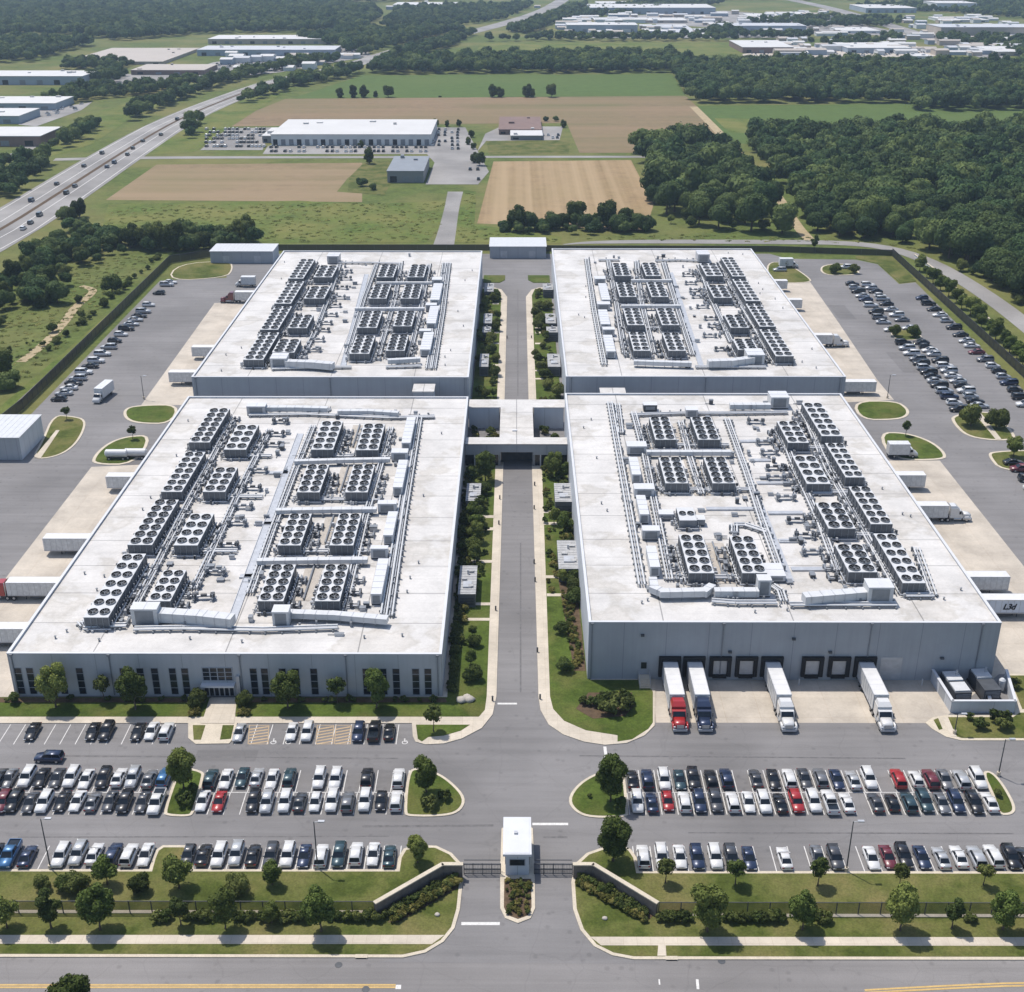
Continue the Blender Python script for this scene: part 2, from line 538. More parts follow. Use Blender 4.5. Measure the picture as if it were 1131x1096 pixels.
slab('lawn', [(1047, 793), (1119, 793), (1126, 788), (1500, 788), (1500, 816.5), (1062, 816), (1056, 814)], .16, 'lawn2', 'lawn below the walled generator yard')
slab('lawn', [(1114, 747), (1500, 747), (1500, 784), (1129, 784)], .16, 'lawn2', 'lawn beside the outer wall of the generator yard')

# back gardens
for sgn, lab in ((-1, 'left'), (1, 'right')):
    x0, x1 = (13.0 if sgn > 0 else -12.6), (.2 + 3.45 * sgn)
    ys, ye = 314.2, 447.0
    p = [(x1, ys), (x1, ye - 8), (x1 + 2.2 * sgn, ye + 2), (x1 + 5 * sgn, ye + 5), (x0, ye + 5), (x0, ys)]
    struct('kerb', MB().prism(p, 0, .15), M['pave'], 'pale pavement along the %s side of the back service road' % lab)
    p = [(x1 + 2.2 * sgn, ys), (x1 + 2.2 * sgn, ye - 6), (x1 + 3.5 * sgn, ye + 3), (x0, ye + 3), (x0, ys)]
    struct('lawn', MB().prism(p, .01, .18), M['lawn'], 'garden strip beside the %s side of the back service road' % lab)
    p = [(x0, 464), (x0, 459), (x1 + 3 * sgn, 459), (x1 + 1 * sgn, 463), (x1 + 1 * sgn, 470), (x0, 470)]
    struct('lawn', MB().prism(p, .01, .18), M['lawn'], 'lawn at the %s of the turning head behind the back halls' % lab)

# short paths from the pavement to the plant along the halls
for (xa, xb, y) in ((524, 546, 571.5), (521, 545.6, 585), (519, 544, 621), (510, 541.5, 668), (503, 541, 685),
                    (600, 618, 566), (600.5, 620, 579), (603, 624, 638), (604, 642, 658)):
    slab('path', [(xa, y - 1.4), (xb, y - 1.4), (xb, y + 1.6), (xa, y + 1.6)], .21, 'pave', 'short concrete path from the service road pavement to the plant', z0=.1)
for y in (336, 363, 368, 380, 404, 410, 419):
    slab('path', [(544, y - .8), (551, y - .8), (551, y + .8), (544, y + .8)], .21, 'pave', 'short concrete path in the back left garden', z0=.1)
    slab('path', [(591, y - .6), (600, y - .6), (600, y + .9), (591, y + .9)], .21, 'pave', 'short concrete path in the back right garden', z0=.1)

# yard islands
island([(60, 506), (34, 508), (46, 488), (58, 459), (80, 460), (96, 464), (92, 480), (80, 496)], 'the lawn beside the left shed', .6, 'lawn2')
island([(200, 447.5), (160, 447.5), (137, 451), (136, 462), (150, 468.5), (190, 469)], 'the upper rounded lawn in the left yard', .8)
island([(170, 481), (140, 482), (118, 490), (103, 504), (101, 514), (150, 514)], 'the lower rounded lawn in the left yard', .8)
island([(940, 443.5), (990, 443), (1004, 452), (1004, 460), (990, 464.5), (950, 464.5)], 'the upper rounded lawn in the right yard', .8)
island([(968, 478), (1000, 478), (1030, 488), (1046, 502), (1043, 509), (985, 509)], 'the lower rounded lawn in the right yard', .8)
island([(1050, 459), (1090, 454), (1105, 462), (1123, 482), (1118, 487), (1092, 487), (1066, 482), (1052, 468)], 'the planted island at the end of the right yard car rows', .8, 'lawn2')
island([(1090, 503), (1096, 499), (1150, 497), (1160, 520), (1105, 521)], 'the planted island at the right edge of the yard', .7, 'lawn2')
island([(905, 300), (908, 293), (935, 291), (950, 300), (948, 304), (915, 305)], 'the planted island at the far end of the right yard', .7, 'lawn2')
island([(845, 290), (868, 290), (893, 306), (898, 313), (850, 313)], 'the far lawn beside the back right hall', .6, 'lawn2')
island([(184, 311), (195, 292), (255, 288), (258, 298), (250, 307)], 'the far lawn in the left yard', .6, 'lawn2')
slab('lawn', [(945, 283), (985, 283), (1012, 311), (994, 313), (970, 291.5), (945, 286)], .14, 'lawn2', 'lawn between the right yard and the far fence corner')
slab('path', [(1075, 456), (1082, 455.5), (1106, 486), (1100, 486.5)], .22, 'pave', 'narrow path across the planted island in the right yard', z0=.1)
slab('path', [(38, 506), (62, 476), (66, 476), (45, 507)], .22, 'pave', 'narrow pale path beside the left shed', z0=.1)
slab('path', [(1040, 793), (1046, 793), (1057, 815), (1050, 814)], .165, 'pave', 'narrow path from the car park up to the generator yard', z0=.1)

# gatehouse island
GI = [(554, 916), (560, 912), (584, 912), (588.5, 916), (590.5, 960), (591, 1004), (586, 1015), (572, 1020.5), (558, 1015), (552.5, 1004), (552.5, 960)]
struct('kerb', MB().prism(UU(GI), 0, .15), M['kerb'], 'pale kerb round the gatehouse island')
slab('planting_bed', [(557, 972), (586.5, 972), (587, 1003), (583, 1012), (572, 1016), (561, 1012), (556.5, 1003)], .2, 'mulch', 'planting bed in front of the gatehouse')

# mulch beds
slab('planting_bed', [(428, 1020), (503, 975), (506, 982), (440, 1020)], .2, 'mulch', 'mulch bed under the shrubs below the left entry wall')
slab('planting_bed', [(639, 975), (646, 972), (722, 1012), (716, 1018)], .2, 'mulch', 'mulch bed under the shrubs below the right entry wall')
slab('planting_bed', [(636, 784), (650, 766), (698, 766), (701, 780), (690, 792), (655, 795)], .2, 'mulch', 'mulch under the shrub clump on the corner lawn')
slab('planting_bed', [(0, 772), (228, 772), (227, 777), (-10, 777)], .2, 'mulch', 'mulch strip along the office wall left of the entrance')
slab('planting_bed', [(262, 772), (492, 772), (494, 777), (262, 777)], .2, 'mulch', 'mulch strip along the office wall right of the entrance')
slab('planting_bed', [(613, 620), (634, 620), (647, 742), (634, 742)], .2, 'mulch', 'mulch strip along the left wall of the front right hall')

# painted markings
mk = MB()
mko = MB()
def line(mb, x0, y0, x1, y1, w, z):
    a = Vector(U(x0, y0)[:2]); b = Vector(U(x1, y1)[:2])
    d = (b - a).normalized(); n = Vector((-d.y, d.x)) * w / 2
    mb.sheet([tuple(a - n), tuple(b - n), tuple(b + n), tuple(a + n)], z)


def stall(mb, x, ya, yb, w=.13):
    c = U(x, (ya + yb) / 2); y0 = U(x, yb).y; y1 = U(x, ya).y
    mb.sheet([(c.x - w / 2, y0), (c.x + w / 2, y0), (c.x + w / 2, y1), (c.x - w / 2, y1)], .034)


for (x0, x1, st, ya, yb, skip) in (
    (-12, 204, 16.8, 800.5, 822.5, None), (263, 452, 17.6, 800.5, 822.5, None),
    (-13, 192, 17.15, 851, 875, None), (225, 452, 17.35, 851, 875, None),
    (-5, 186, 17.35, 876, 900, None), (215, 448, 17.75, 876, 900, None),
    (-8, 168, 18.7, 934.5, 961, None), (216, 442, 18.8, 934.5, 961, None),
    (706.5, 1090, 17.45, 851, 875, None), (694, 1103, 17.7, 876, 900, None),
    (700.5, 1140, 19.2, 935, 963.5, None)):
    x = x0
    while x <= x1 + 1:
        stall(mk, x, ya, yb); x += st
line(mk, -10, 875.5, 182, 875.5, .13, .036); line(mk, 222, 875.5, 446, 875.5, .13, .036); line(mk, 694, 875.5, 1098, 875.5, .13, .036)
for (x0, y0, x1, y1, w) in ((588, 910.5, 627.5, 910.5, .55), (509.5, 1020.5, 552, 1020.5, .55), (549.5, 777.5, 571, 777.5, .5), (668, 825, 669.5, 837, .5),
                            (770, 1082, 771, 1093, .35), (728, 1082, 728.5, 1088, .2)):
    line(mk, x0, y0, x1, y1, w, .042)
line(mk, 437, 1090.5, 443, 1090.5, .7, .042)
struct('road_marking', mk, M['white_line'], 'white painted stall lines and stop bars on the asphalt')
yl = MB()
for (x0, y0, x1, y1) in ((-300, 1088.2, 437, 1088.2), (-300, 1091, 437, 1090.8)):
    line(yl, x0, y0, x1, y1, .28, .042)
pts = [(955, 1094), (1000, 1091.5), (1060, 1088.5), (1108, 1086.5), (1300, 1083)]
for a, b in zip(pts, pts[1:]):
    line(yl, *a, *b, .28, .042); line(yl, a[0], a[1] + 3, b[0], b[1] + 3, .28, .042)
struct('road_marking', yl, M['yellow_line'], 'yellow centre lines on the public street')
for (x0, x1) in ((275.5, 297), (350.5, 368.5), (371, 388)):
    line(mko, x0, 801.5, x1, 801.5, .14, .036); line(mko, x0 - 1.5, 822, x1 - 1, 822, .14, .036)
    line(mko, x0, 801.5, x0 - 1.5, 822, .14, .037); line(mko, x1, 801.5, x1 - 1, 822, .14, .037)
    for k in range(6):
        yy = 804.5 + k * 3.2
        line(mko, x0 - .4, yy + 1.5, x1 - 1, yy - 1.5, .32, .038)
struct('road_marking', mko, M['orange_line'], 'ochre hatched access aisles beside the office parking stalls')
wc = MB()
def wheel_symbol(mb, x, y, s=1.0):
    c = U(x, y)
    bx, by = c.x, c.y
    P = []
    mb.tube((bx - .05 * s, by + .62 * s, .036), (bx - .05 * s, by + .62 * s, .04), .13 * s, n=10)
    mb.box(bx - .11 * s, bx + .03 * s, by - .02 * s, by + .45 * s, .034, .041)
    mb.box(bx + .03 * s, bx + .35 * s, by + .16 * s, by + .27 * s, .034, .041)
    mb.box(bx + .03 * s, bx + .42 * s, by - .02 * s, by + .09 * s, .034, .041)
    mb.box(bx + .33 * s, bx + .45 * s, by - .38 * s, by - .025 * s, .034, .041)
    for k in range(11):
        a0 = R(120 + k * 22); a1 = R(120 + (k + 1) * 22)
        q = [(bx + .02 * s + math.cos(a) * r * s, by - .18 * s + math.sin(a) * r * s) for a, r in ((a0, .42), (a1, .42), (a1, .31), (a0, .31))]
        mb.sheet(q, .0405)
for x in (302, 318.5, 447): wheel_symbol(wc, x, 819.5, 1.15)
struct('road_marking', wc, M['white_line'], 'white wheelchair symbols painted at the head of the accessible stalls')
# repaired seams and patches
pm = MB()
for (x0, y0, x1, y1, w) in ((400, 913, 545, 912, .5), (600, 925, 627, 925, .4), (640, 835, 1000, 838, .35), (40, 835, 440, 838, .35), (575, 600, 575, 765, .3), (572, 320, 572, 438, .3), (760, 920, 1120, 921, .3), (20, 925, 430, 924, .3)):
    line(pm, x0, y0, x1, y1, w, .029)
struct('asphalt_seam', pm, mat('seam_tar', (.125, .12, .12), .7, .3, 1, fine=3), 'darker sealed seams in the car park asphalt')

pm = MB()
for (x0, y0, w, d) in ((60, 600, 9, 18), (150, 520, 8, 12), (1000, 400, 7, 20), (930, 345, 6, 18), (250, 835, 10, 3), (540, 1035, 8, 5)):
    c = U(x0, y0); pm.sheet([(c.x - w / 2, c.y - d / 2), (c.x + w / 2, c.y - d / 2), (c.x + w / 2, c.y + d / 2), (c.x - w / 2, c.y + d / 2)], .0285)
struct('asphalt_patch', pm, asphalt('patched_asphalt', (.148, .143, .142)), 'darker rectangular repair patches in the campus asphalt')

# far fields, roads, lots
Z = .04
for nm, m, pts, lab in (
    ('field', 'straw', [(117, 221), (173, 182), (400, 180), (401, 186), (384, 197), (372, 212), (400, 214), (400, 223.5), (250, 222)], 'tan mown field left beyond the halls'),
    ('field', 'straw2', [(527, 247), (545, 178.6), (697, 177), (722, 226), (713, 255)], 'tan striped stubble field right of the back lane'),
    ('field', 'brownf', [(240, 140), (315, 109.5), (757, 106), (770, 118), (807, 160), (790, 169), (640, 169), (626, 136)], 'wide brown field behind the small works'),
    ('field', 'crop', [(322, 109), (400, 83.5), (742, 82), (758, 106)], 'green crop field in front of the middle wood'),
    ('field', 'crop', [(770, 117), (1300, 112), (1300, 156), (830, 160), (807, 157)], 'green crop field between the two right woods'),
    ('field', 'meadow', [(789, 131), (845, 131.5), (856, 146.5), (806, 147)], 'paler green patch in the right crop field'),
    ('field', 'meadow', [(525, 58), (532, 47.5), (830, 47.5), (830, 60), (745, 62)], 'pale green strip behind the middle wood'),
    ('field', 'meadow', [(60, 150), (90, 128), (150, 112), (185, 113), (150, 128), (100, 160), (40, 178)], 'green verge left of the highway'),
    ('field', 'crop', [(-60, 45), (-60, 39.5), (82, 39.5), (86, 43)], 'narrow green field in the far left wood'),
    ('field', 'meadow', [(110, 262), (120, 226), (330, 222), (400, 226), (492, 222), (488, 250), (470, 268), (310, 268)], 'rough green meadow behind the back left hall'),
    ('field', 'meadow', [(500, 268), (512, 210), (526, 212), (524, 248), (620, 262), (620, 269)], 'green verge right of the back lane'),
    ('field', 'lawn2', [(537, 155), (630, 155), (628, 170), (540, 171)], 'mown lawn in front of the brown roofed works'),
    ('field', 'lawn2', [(386, 196), (404, 178), (470, 178), (430, 205), (425, 216), (384, 212)], 'lawn left of the small dark shed'),
    ('field', 'meadow', [(160, 172), (222, 128), (300, 100), (318, 100), (240, 150), (215, 168)], 'green verge right of the highway')):
    px_sheet(nm, pts, Z, m, lab); Z += .004


def ribbon(name, pts, m, z, label, n=2):
    """pts: (px, py, width in metres)"""
    w = [(Vector(U(x, y)[:2]), k) for x, y, k in pts]
    for _ in range(n):
        q = [w[0]]
        for (a, ka), (b, kb) in zip(w, w[1:]):
            q.append((a * .75 + b * .25, ka * .75 + kb * .25)); q.append((a * .25 + b * .75, ka * .25 + kb * .75))
        q.append(w[-1]); w = q
    mb = MB(); L_ = []; R_ = []
    for i, (p, k) in enumerate(w):
        a = w[max(i - 1, 0)][0]; b = w[min(i + 1, len(w) - 1)][0]
        d = (b - a).normalized(); nn = Vector((-d.y, d.x)) * k / 2
        L_.append(p + nn); R_.append(p - nn)
    for i in range(len(w) - 1):
        mb.add([(*R_[i], z), (*R_[i + 1], z), (*L_[i + 1], z), (*L_[i], z)], [(0, 1, 2, 3)])
    return struct(name, mb, M[m], label)


HW = [(-120, 318, 35), (0, 255, 35), (60, 217, 35), (117, 180, 34), (180, 141, 31), (226, 119, 27), (300, 91, 24), (388, 73, 24), (440, 55, 24), (510, 38, 26), (555, 27, 26), (600, 13, 26), (622, 0, 26), (640, -14, 26)]
ribbon('highway', HW, 'road', .12, 'pale grey divided highway crossing the left side')
ribbon('median', [(x, y, 2.2) for x, y, k in HW[:8]], 'mulch', .16, 'dark strip between the two carriageways of the highway')
ribbon('highway', [(1260, 105, 30), (1131, 74, 30), (1049, 49, 28), (978, 27, 26), (929, 12, 26), (885, 2, 26), (840, -6, 26)], 'road', .12, 'distant pale highway crossing the top right corner')
hwl = []
for off in (-13, -5.2, 5.2, 13):
    q = []
    for x, y, k in HW[:8]:
        q.append((x, y, .35))
    w = [Vector(U(x, y)[:2]) for x, y, k in q]
    mb = MB()
    o_ = []
    for i, p in enumerate(w):
        a = w[max(i - 1, 0)]; b = w[min(i + 1, len(w) - 1)]
        d = (b - a).normalized(); o_.append(p + Vector((-d.y, d.x)) * off * HW[i][2] / 30)
    for a, b in zip(o_, o_[1:]):
        d = (b - a).normalized(); n = Vector((-d.y, d.x)) * .22
        mb.sheet([tuple(a - n), tuple(b - n), tuple(b + n), tuple(a + n)], .17)
    struct('road_marking', mb, M['white_line'], 'pale lane line along the highway')
ribbon('country_road', [(60, 176.5, 9), (159, 174.2, 9), (400, 174, 7), (560, 173.5, 7), (705, 173.5, 7), (800, 173.5, 7)], 'road', .10, 'straight country road behind the tan fields')
ribbon('perimeter_road', [(622, 270.5, 1), (650, 268, 5), (720, 267, 7), (831, 267.5, 8), (930, 268, 8), (985, 274, 8), (1032, 291, 8), (1082, 321, 8), (1131, 357, 8), (1230, 440, 8)], 'road', .10, 'pale perimeter road curving round the back right corner')
ribbon('lane', [(490, 271, 9), (494, 255, 8), (499, 230, 7), (503, 212, 8)], 'road', .10, 'pale lane from the works down to the site fence')
ribbon('track', [(812, 165, 5), (840, 195, 5), (862, 220, 5), (880, 250, 5), (895, 266, 5)], 'dirt', .06, 'pale track through the right wood')
ribbon('track', [(766, 118, 6), (790, 142, 6), (812, 165, 6)], 'dirt', .06, 'pale track along the edge of the right crop field')
ribbon('track', [(23, 400, 3.2), (45, 384, 3.2), (72, 356, 3.2), (82, 340, 3.4), (100, 326, 3), (104, 320, 3), (90, 316, 2.4)], 'dirt', .05, 'sandy footpath through the meadow left of the site fence')
ribbon('track', [(-20, 475, 4), (30, 430, 4), (100, 370, 4), (165, 312, 4), (185, 293, 4)], 'meadow', .05, 'green mown strip outside the left fence')
for nm, m, pts, lab in (
    ('parking_lot', 'road', [(221, 166), (252, 142), (300, 141), (290, 166)], 'works car park left of the long grey works'),
    ('parking_lot', 'road', [(296, 161.5), (474, 161.5), (474, 170.5), (290, 170.5)], 'narrow car park along the front of the long grey works'),
    ('parking_lot', 'road', [(472, 171), (478, 141), (514, 141), (528, 168), (540, 190), (528, 204), (470, 204), (480, 180)], 'asphalt yard between the long grey works and the brown roofed works'),
    ('parking_lot', 'road', [(527, 168), (536, 148), (553, 140), (622, 140), (618, 155), (537, 156)], 'asphalt yard round the brown roofed works'),
    ('parking_lot', 'road', [(200, 80), (236, 69), (400, 49), (410, 62), (310, 80), (250, 86)], 'far car park beside the long white warehouses'),
    ('parking_lot', 'road', [(20, 138), (45, 122), (102, 113), (90, 122), (40, 140)], 'pale yard between the left roadside warehouses'),
    ('parking_lot', 'road', [(20, 166), (60, 145), (80, 146), (40, 172), (0, 176)], 'pale yard by the nearest roadside warehouse'),
    ('parking_lot', 'road', [(100, 92), (140, 82), (240, 78), (236, 86), (110, 98)], 'pale yard round the tan roofed warehouses'),
    ('parking_lot', 'concrete', [(820, 60), (876, 52), (1010, 50), (1040, 62), (880, 66), (822, 66)], 'pale yards in front of the right business park'),
    ('parking_lot', 'road', [(620, 38), (770, 36), (900, 34), (890, 42), (640, 42)], 'pale yards in the far business park'),
    ('parking_lot', 'road', [(650, 20), (800, 12), (930, 22), (1010, 40), (900, 38), (700, 25)], 'pale roads in the far business park')):
    px_sheet(nm, pts, Z, m, lab); Z += .004
# ------------------------------------------------------------------ halls
def hall(name, label, x0, x1, y0, y1, H, detail=True):
    t = thing(name, label, 'building', ((x0 + x1) / 2, y0, 0))
    W = (x1 - x0) / 2; D = y1 - y0
    w = MB()
    T = .35
    w.box(-W, W, 0, T, 0, H - .12); w.box(-W, W, D - T, D, 0, H - .12)
    w.box(-W, -W + T, T, D - T, 0, H - .12); w.box(W - T, W, T, D - T, 0, H - .12)
    w.obj('wall', M['office_wall'] if H < 9 else M['wall'], t)
    MB().box(-W + T, W - T, T, D - T, H - .9, H - .45).obj('roof', M['roof'], t)
    c = MB()
    c.box(-W - .06, W + .06, -.06, T + .1, H - .12, H); c.box(-W - .06, W + .06, D - T - .1, D + .06, H - .12, H)
    c.box(-W - .06, -W + T + .1, T + .1, D - T - .1, H - .12, H); c.box(W - T - .1, W + .06, T + .1, D - T - .1, H - .12, H)
    c.obj('parapet_cap', M['coping'], t)
    return t


HFL = hall('data_hall', 'front left white roofed hall with tall narrow windows and an office entrance', -88, -12.8, 180.2, 309, 8.8)
HFR = hall('data_hall', 'front right white roofed hall with a row of loading docks', 12.9, 85.3, 185.7, 303, 12)
HBL = hall('data_hall', 'back left white roofed hall behind the office hall', -89.2, -13, 318.5, 465, 11)
HBR = hall('data_hall', 'back right white roofed hall behind the loading dock hall', 13.8, 90.8, 319.2, 469, 11)

# windows of the office front
wx = [22, 35, 54.4, 69.5, 89.7, 138, 156.5, 172.4, 192, 205.6, 281, 293.3, 313, 327.6, 347.5, 405, 423.7, 438, 459.5, 473]
for x in wx:
    X = U(x, 753, 3).x
    lx = X - HFL.location.x
    f = MB()
    f.box(lx - .68, lx + .68, -.05, -.003, .35, .45); f.box(lx - .68, lx + .68, -.05, -.003, 5.75, 5.85)
    f.box(lx - .68, lx - .58, -.05, -.003, .45, 5.75); f.box(lx + .58, lx + .68, -.05, -.003, .45, 5.75)
    fo = f.obj('window', M['frame'], HFL)
    p = MB().box(lx - .58, lx + .58, -.028, -.004, .45, 5.75)
    for zz in (1.7, 3.1, 4.6): p.box(lx - .58, lx + .58, -.04, -.0281, zz, zz + .1, 1)
    po = p.obj('pane', [M['glass'], M['frame']], fo)
# entrance
ex0, ex1 = U(226, 757, 2).x - HFL.location.x, U(259, 757, 2).x - HFL.location.x
e = MB()
e.box(ex0 - .3, ex1 + .3, -1.2, -.01, 2.5, 2.85)
e.obj('canopy', M['coping'], HFL)
e = MB()
n = 6
for k in range(n + 1):
    xx = ex0 + (ex1 - ex0) * k / n
    e.box(xx - .1, xx + .1, -.12, -.005, .15, 2.5)
e.box(ex0, ex1, -.1, -.006, 2.2, 2.35)
fo = e.obj('entrance_door', M['metal'], HFL)
MB().box(ex0, ex1, -.06, -.007, .15, 2.48).obj('pane', M['glass'], fo)
e = MB()
e.box(ex0 - .1, ex1 + .1, -.1, -.005, 3.2, 3.35); e.box(ex0 - .1, ex1 + .1, -.1, -.005, 5.85, 6.0)
for k in range(5):
    xx = ex0 + (ex1 - ex0) * k / 4
    e.box(xx - .09, xx + .09, -.1, -.006, 3.35, 5.85)
e.box(ex0, ex1, -.095, -.006, 4.1, 4.2); e.box(ex0, ex1, -.095, -.006, 4.95, 5.05)
fo = e.obj('window', M['frame'], HFL)
MB().box(ex0, ex1, -.05, -.007, 3.35, 5.85).obj('pane', M['glass'], fo)
e = MB().box(ex1 + .6, ex1 + 1.2, -.5, -.01, 0, 4.4).obj('downpipe_casing', M['metal'], HFL)
px_sheet('path', [(233.5, 771.5), (260, 771.5), (261, 781), (258.6, 800), (221.5, 800), (231, 781)], .22, 'pave', 'pale concrete path up to the office entrance')

# docks of the right hall
dk = [740, 767, 796, 825, 853, 898, 927.5, 956]
for x in dk:
    lx = U(x, 738, 3).x - HFR.location.x
    f = MB()
    f.box(lx - 1.95, lx - 1.25, -.5, -.01, .9, 4.3); f.box(lx + 1.25, lx + 1.95, -.5, -.01, .9, 4.3)
    f.box(lx - 1.95, lx + 1.95, -.55, -.01, 4.3, 5.0)
    f.box(lx - 1.25, lx + 1.25, -.35, -.01, .5, 1.2)
    fo = f.obj('dock_seal', M['black'], HFR)
    d = MB().box(lx - 1.24, lx + 1.24, -.05, -.012, 1.21, 4.29)
    for k in range(1, 4): d.box(lx - 1.24, lx + 1.24, -.07, -.0501, 1.2 + k * .77, 1.24 + k * .77)
    d.obj('dock_door', M['metal'], fo)
lx = U(984, 736, 3).x - HFR.location.x
d = MB().box(lx - 1.9, lx + 1.9, -.06, -.01, .1, 4.8)
for k in range(1, 8): d.box(lx - 1.9, lx + 1.9, -.08, -.0601, k * .6, .05 + k * .6)
d.obj('roller_door', M['metal'], HFR)
lx = U(711.5, 738, 3).x - HFR.location.x
fo = MB().box(lx - .75, lx + .75, -.08, -.01, 1.2, 4.0).obj('door', M['frame'], HFR)
MB().box(lx - .5, lx + .5, -.11, -.081, 2.4, 3.7).obj('pane', M['glass'], fo)
s = MB()
s.box(lx - .9, lx + 1.0, -1.6, -.12, .15, 1.2)
for k in range(6): s.box(lx - .9, lx + 1.0, -1.6 - .3 * (k + 1), -1.6 - .3 * k, .15, 1.02 - .17 * k)
for sx in (-.9, 1.0):
    s.tube((lx + sx, -.2, 2.2), (lx + sx, -1.6, 2.2), .035, mi=1); s.tube((lx + sx, -1.6, 2.2), (lx + sx, -3.4, 1.2), .035, mi=1)
    for q, zt in ((-.2, 2.2), (-1.6, 2.2), (-3.4, 1.2)): s.tube((lx + sx, q, .1), (lx + sx, q, zt), .035, mi=1)
s.obj('steps', [M['kerb'], M['metal']], HFR)
for x, z in ((878, 8.5), (711, 9.2), (1030, 4.6), (803, 5.8), (912, 5.8)):
    lx = U(x, 710, z).x - HFR.location.x
    MB().box(lx - .3, lx + .3, -.45, -.01, z, z + .35).obj('wall_lamp', M['metal_dk'], HFR)
b = MB()
for x in (882, 1018):
    q = U(x, 757)
    bo = MB().tube((0, 0, 0), (0, 0, 1.3), .12, n=8).tube((0, 0, 1.3), (0, 0, 1.36), .12, .05, n=8)
    o = bo.obj('bollard', M['metal_lt'], loc=(q.x, q.y, 0))
    tag(o, 'white steel bollard %s' % ('between the middle dock and the next open docks' if x < 900 else 'right of the grey roller door by the generator yard'), 'bollard')
b = MB()
# stained strip of base panels at the dock wall
for hall_, xs in ((HFL, (-36.9, -20, 2.6, 21, 36.9)), (HFR, (-35.6, -12.5, 13.5, 33)), (HBL, (-37, 0, 37)), (HBR, (-37, 0, 37))):
    hh = {HFL: 8.8, HFR: 12}.get(hall_, 11)
    for x in xs:
        d_ = MB().box(x - .09, x + .09, -.2, -.012, .3, hh - .5); d_.box(x - .25, x + .25, -.32, -.012, hh - .5, hh - .15)
        d_.obj('downpipe', M['metal_mid'], hall_)
# bridge
def part_box(par, name, m, *bx):
    mb = MB()
    for q in bx: mb.box(*q)
    return mb.obj(name, M[m], par)


BR = thing('link_bridge', 'white roofed H-shaped bridge linking the front and back halls over the service road', 'building', (0.2, 282, 0))
part_box(BR, 'wall', 'wall', (-12.85, -4.2, 0.02, .3, 3.2, 5.85), (4.2, 12.65, 0.02, .3, 3.2, 5.85), (-4.2, 4.2, .02, .3, 3.9, 5.85), (-12.85, -4.6, 4.2, 4.5, 0, 5.85), (4.6, 12.65, 4.2, 4.5, 0, 5.85), (-4.25, -3.95, 4.5, 26, 3.9, 5.85), (3.95, 4.25, 4.5, 26, 3.9, 5.85),
         (-12.85, -4.6, 26, 26.3, 0, 5.85), (4.6, 12.65, 26, 26.3, 0, 5.85), (-12.85, 12.9, 31.7, 32, 3.9, 5.85))
part_box(BR, 'pier', 'metal_mid', (-4.6, -4.0, .1, 4.4, 0, 3.9), (4.0, 4.6, .1, 4.4, 0, 3.9), (-4.6, -4.0, 26.1, 31.6, 0, 3.9), (4.0, 4.6, 26.1, 31.6, 0, 3.9))
part_box(BR, 'roof', 'roof', (-12.85, 12.65, -.05, 4.55, 5.85, 6.1), (-4.3, 4.3, 4.55, 25.95, 5.85, 6.1), (-12.85, 13.2, 25.95, 32.05, 5.85, 6.1))
part_box(BR, 'window', 'glass', (-12.8, -4.65, .35, .6, .15, 3.2), (4.65, 12.6, .35, .6, .15, 3.2))
part_box(BR, 'door', 'metal_dk', (-3.95, 3.95, 4.0, 4.2, 0.02, 3.9))  # dark panel across the open road passage, standing in for its shade
part_box(BR, 'column', 'coping', *[(x - .15, x + .15, .02, .34, .15, 3.2) for x in (-10.5, -8, -6, 6, 8, 10.5)])
MB().cb(-.5, 9, 6.1, 1.2, .8, .25).obj('roof_hatch', M['coping'], BR)

# sheds
def shed(name, label, x0, x1, y0, y1, H, wallm='wall_white', doors=2, roofm='metal_lt'):
    t = thing(name, label, 'shed', ((x0 + x1) / 2, y0, 0))
    W = (x1 - x0) / 2; D = y1 - y0
    MB().box(-W, W, 0, D, 0, H - .2).obj('wall', M[wallm], t)
    r = MB().box(-W - .25, W + .25, -.25, D + .25, H - .2, H)
    k = -W
    while k < W:
        r.box(k, k + .06, -.25, D + .25, H, H + .04); k += 1.5
    r.obj('roof', M[roofm], t)
    for i in range(doors):
        x = -W + (i + .5) * 2 * W / doors
        MB().box(x - 1.3, x + 1.3, -.06, -.005, .05, min(3.0, H - .8)).obj('door', M['metal'], t)
    return t


a = U(233, 291); b = U(302, 291)
shed('storage_shed', 'long white roofed shed at the far left corner of the yard', a.x, b.x, a.y, a.y + 13, 5.0, 'wall')
a = U(541, 285.5); b = U(603, 285.5)
shed('gate_shed', 'white roofed shed closing the far end of the service road', a.x, b.x, a.y, a.y + 16, 5.0, 'wall')
a = U(-60, 508); b = U(25, 508)
shed('storage_shed', 'white roofed shed on the left edge of the left yard', a.x, b.x, a.y, U(25, 459, 6).y, 6.2, 'wall_white', 1)

M['roof_box'] = mat('grey_box_roof', (.36, .365, .37), .6, .2, .8, fine=3)
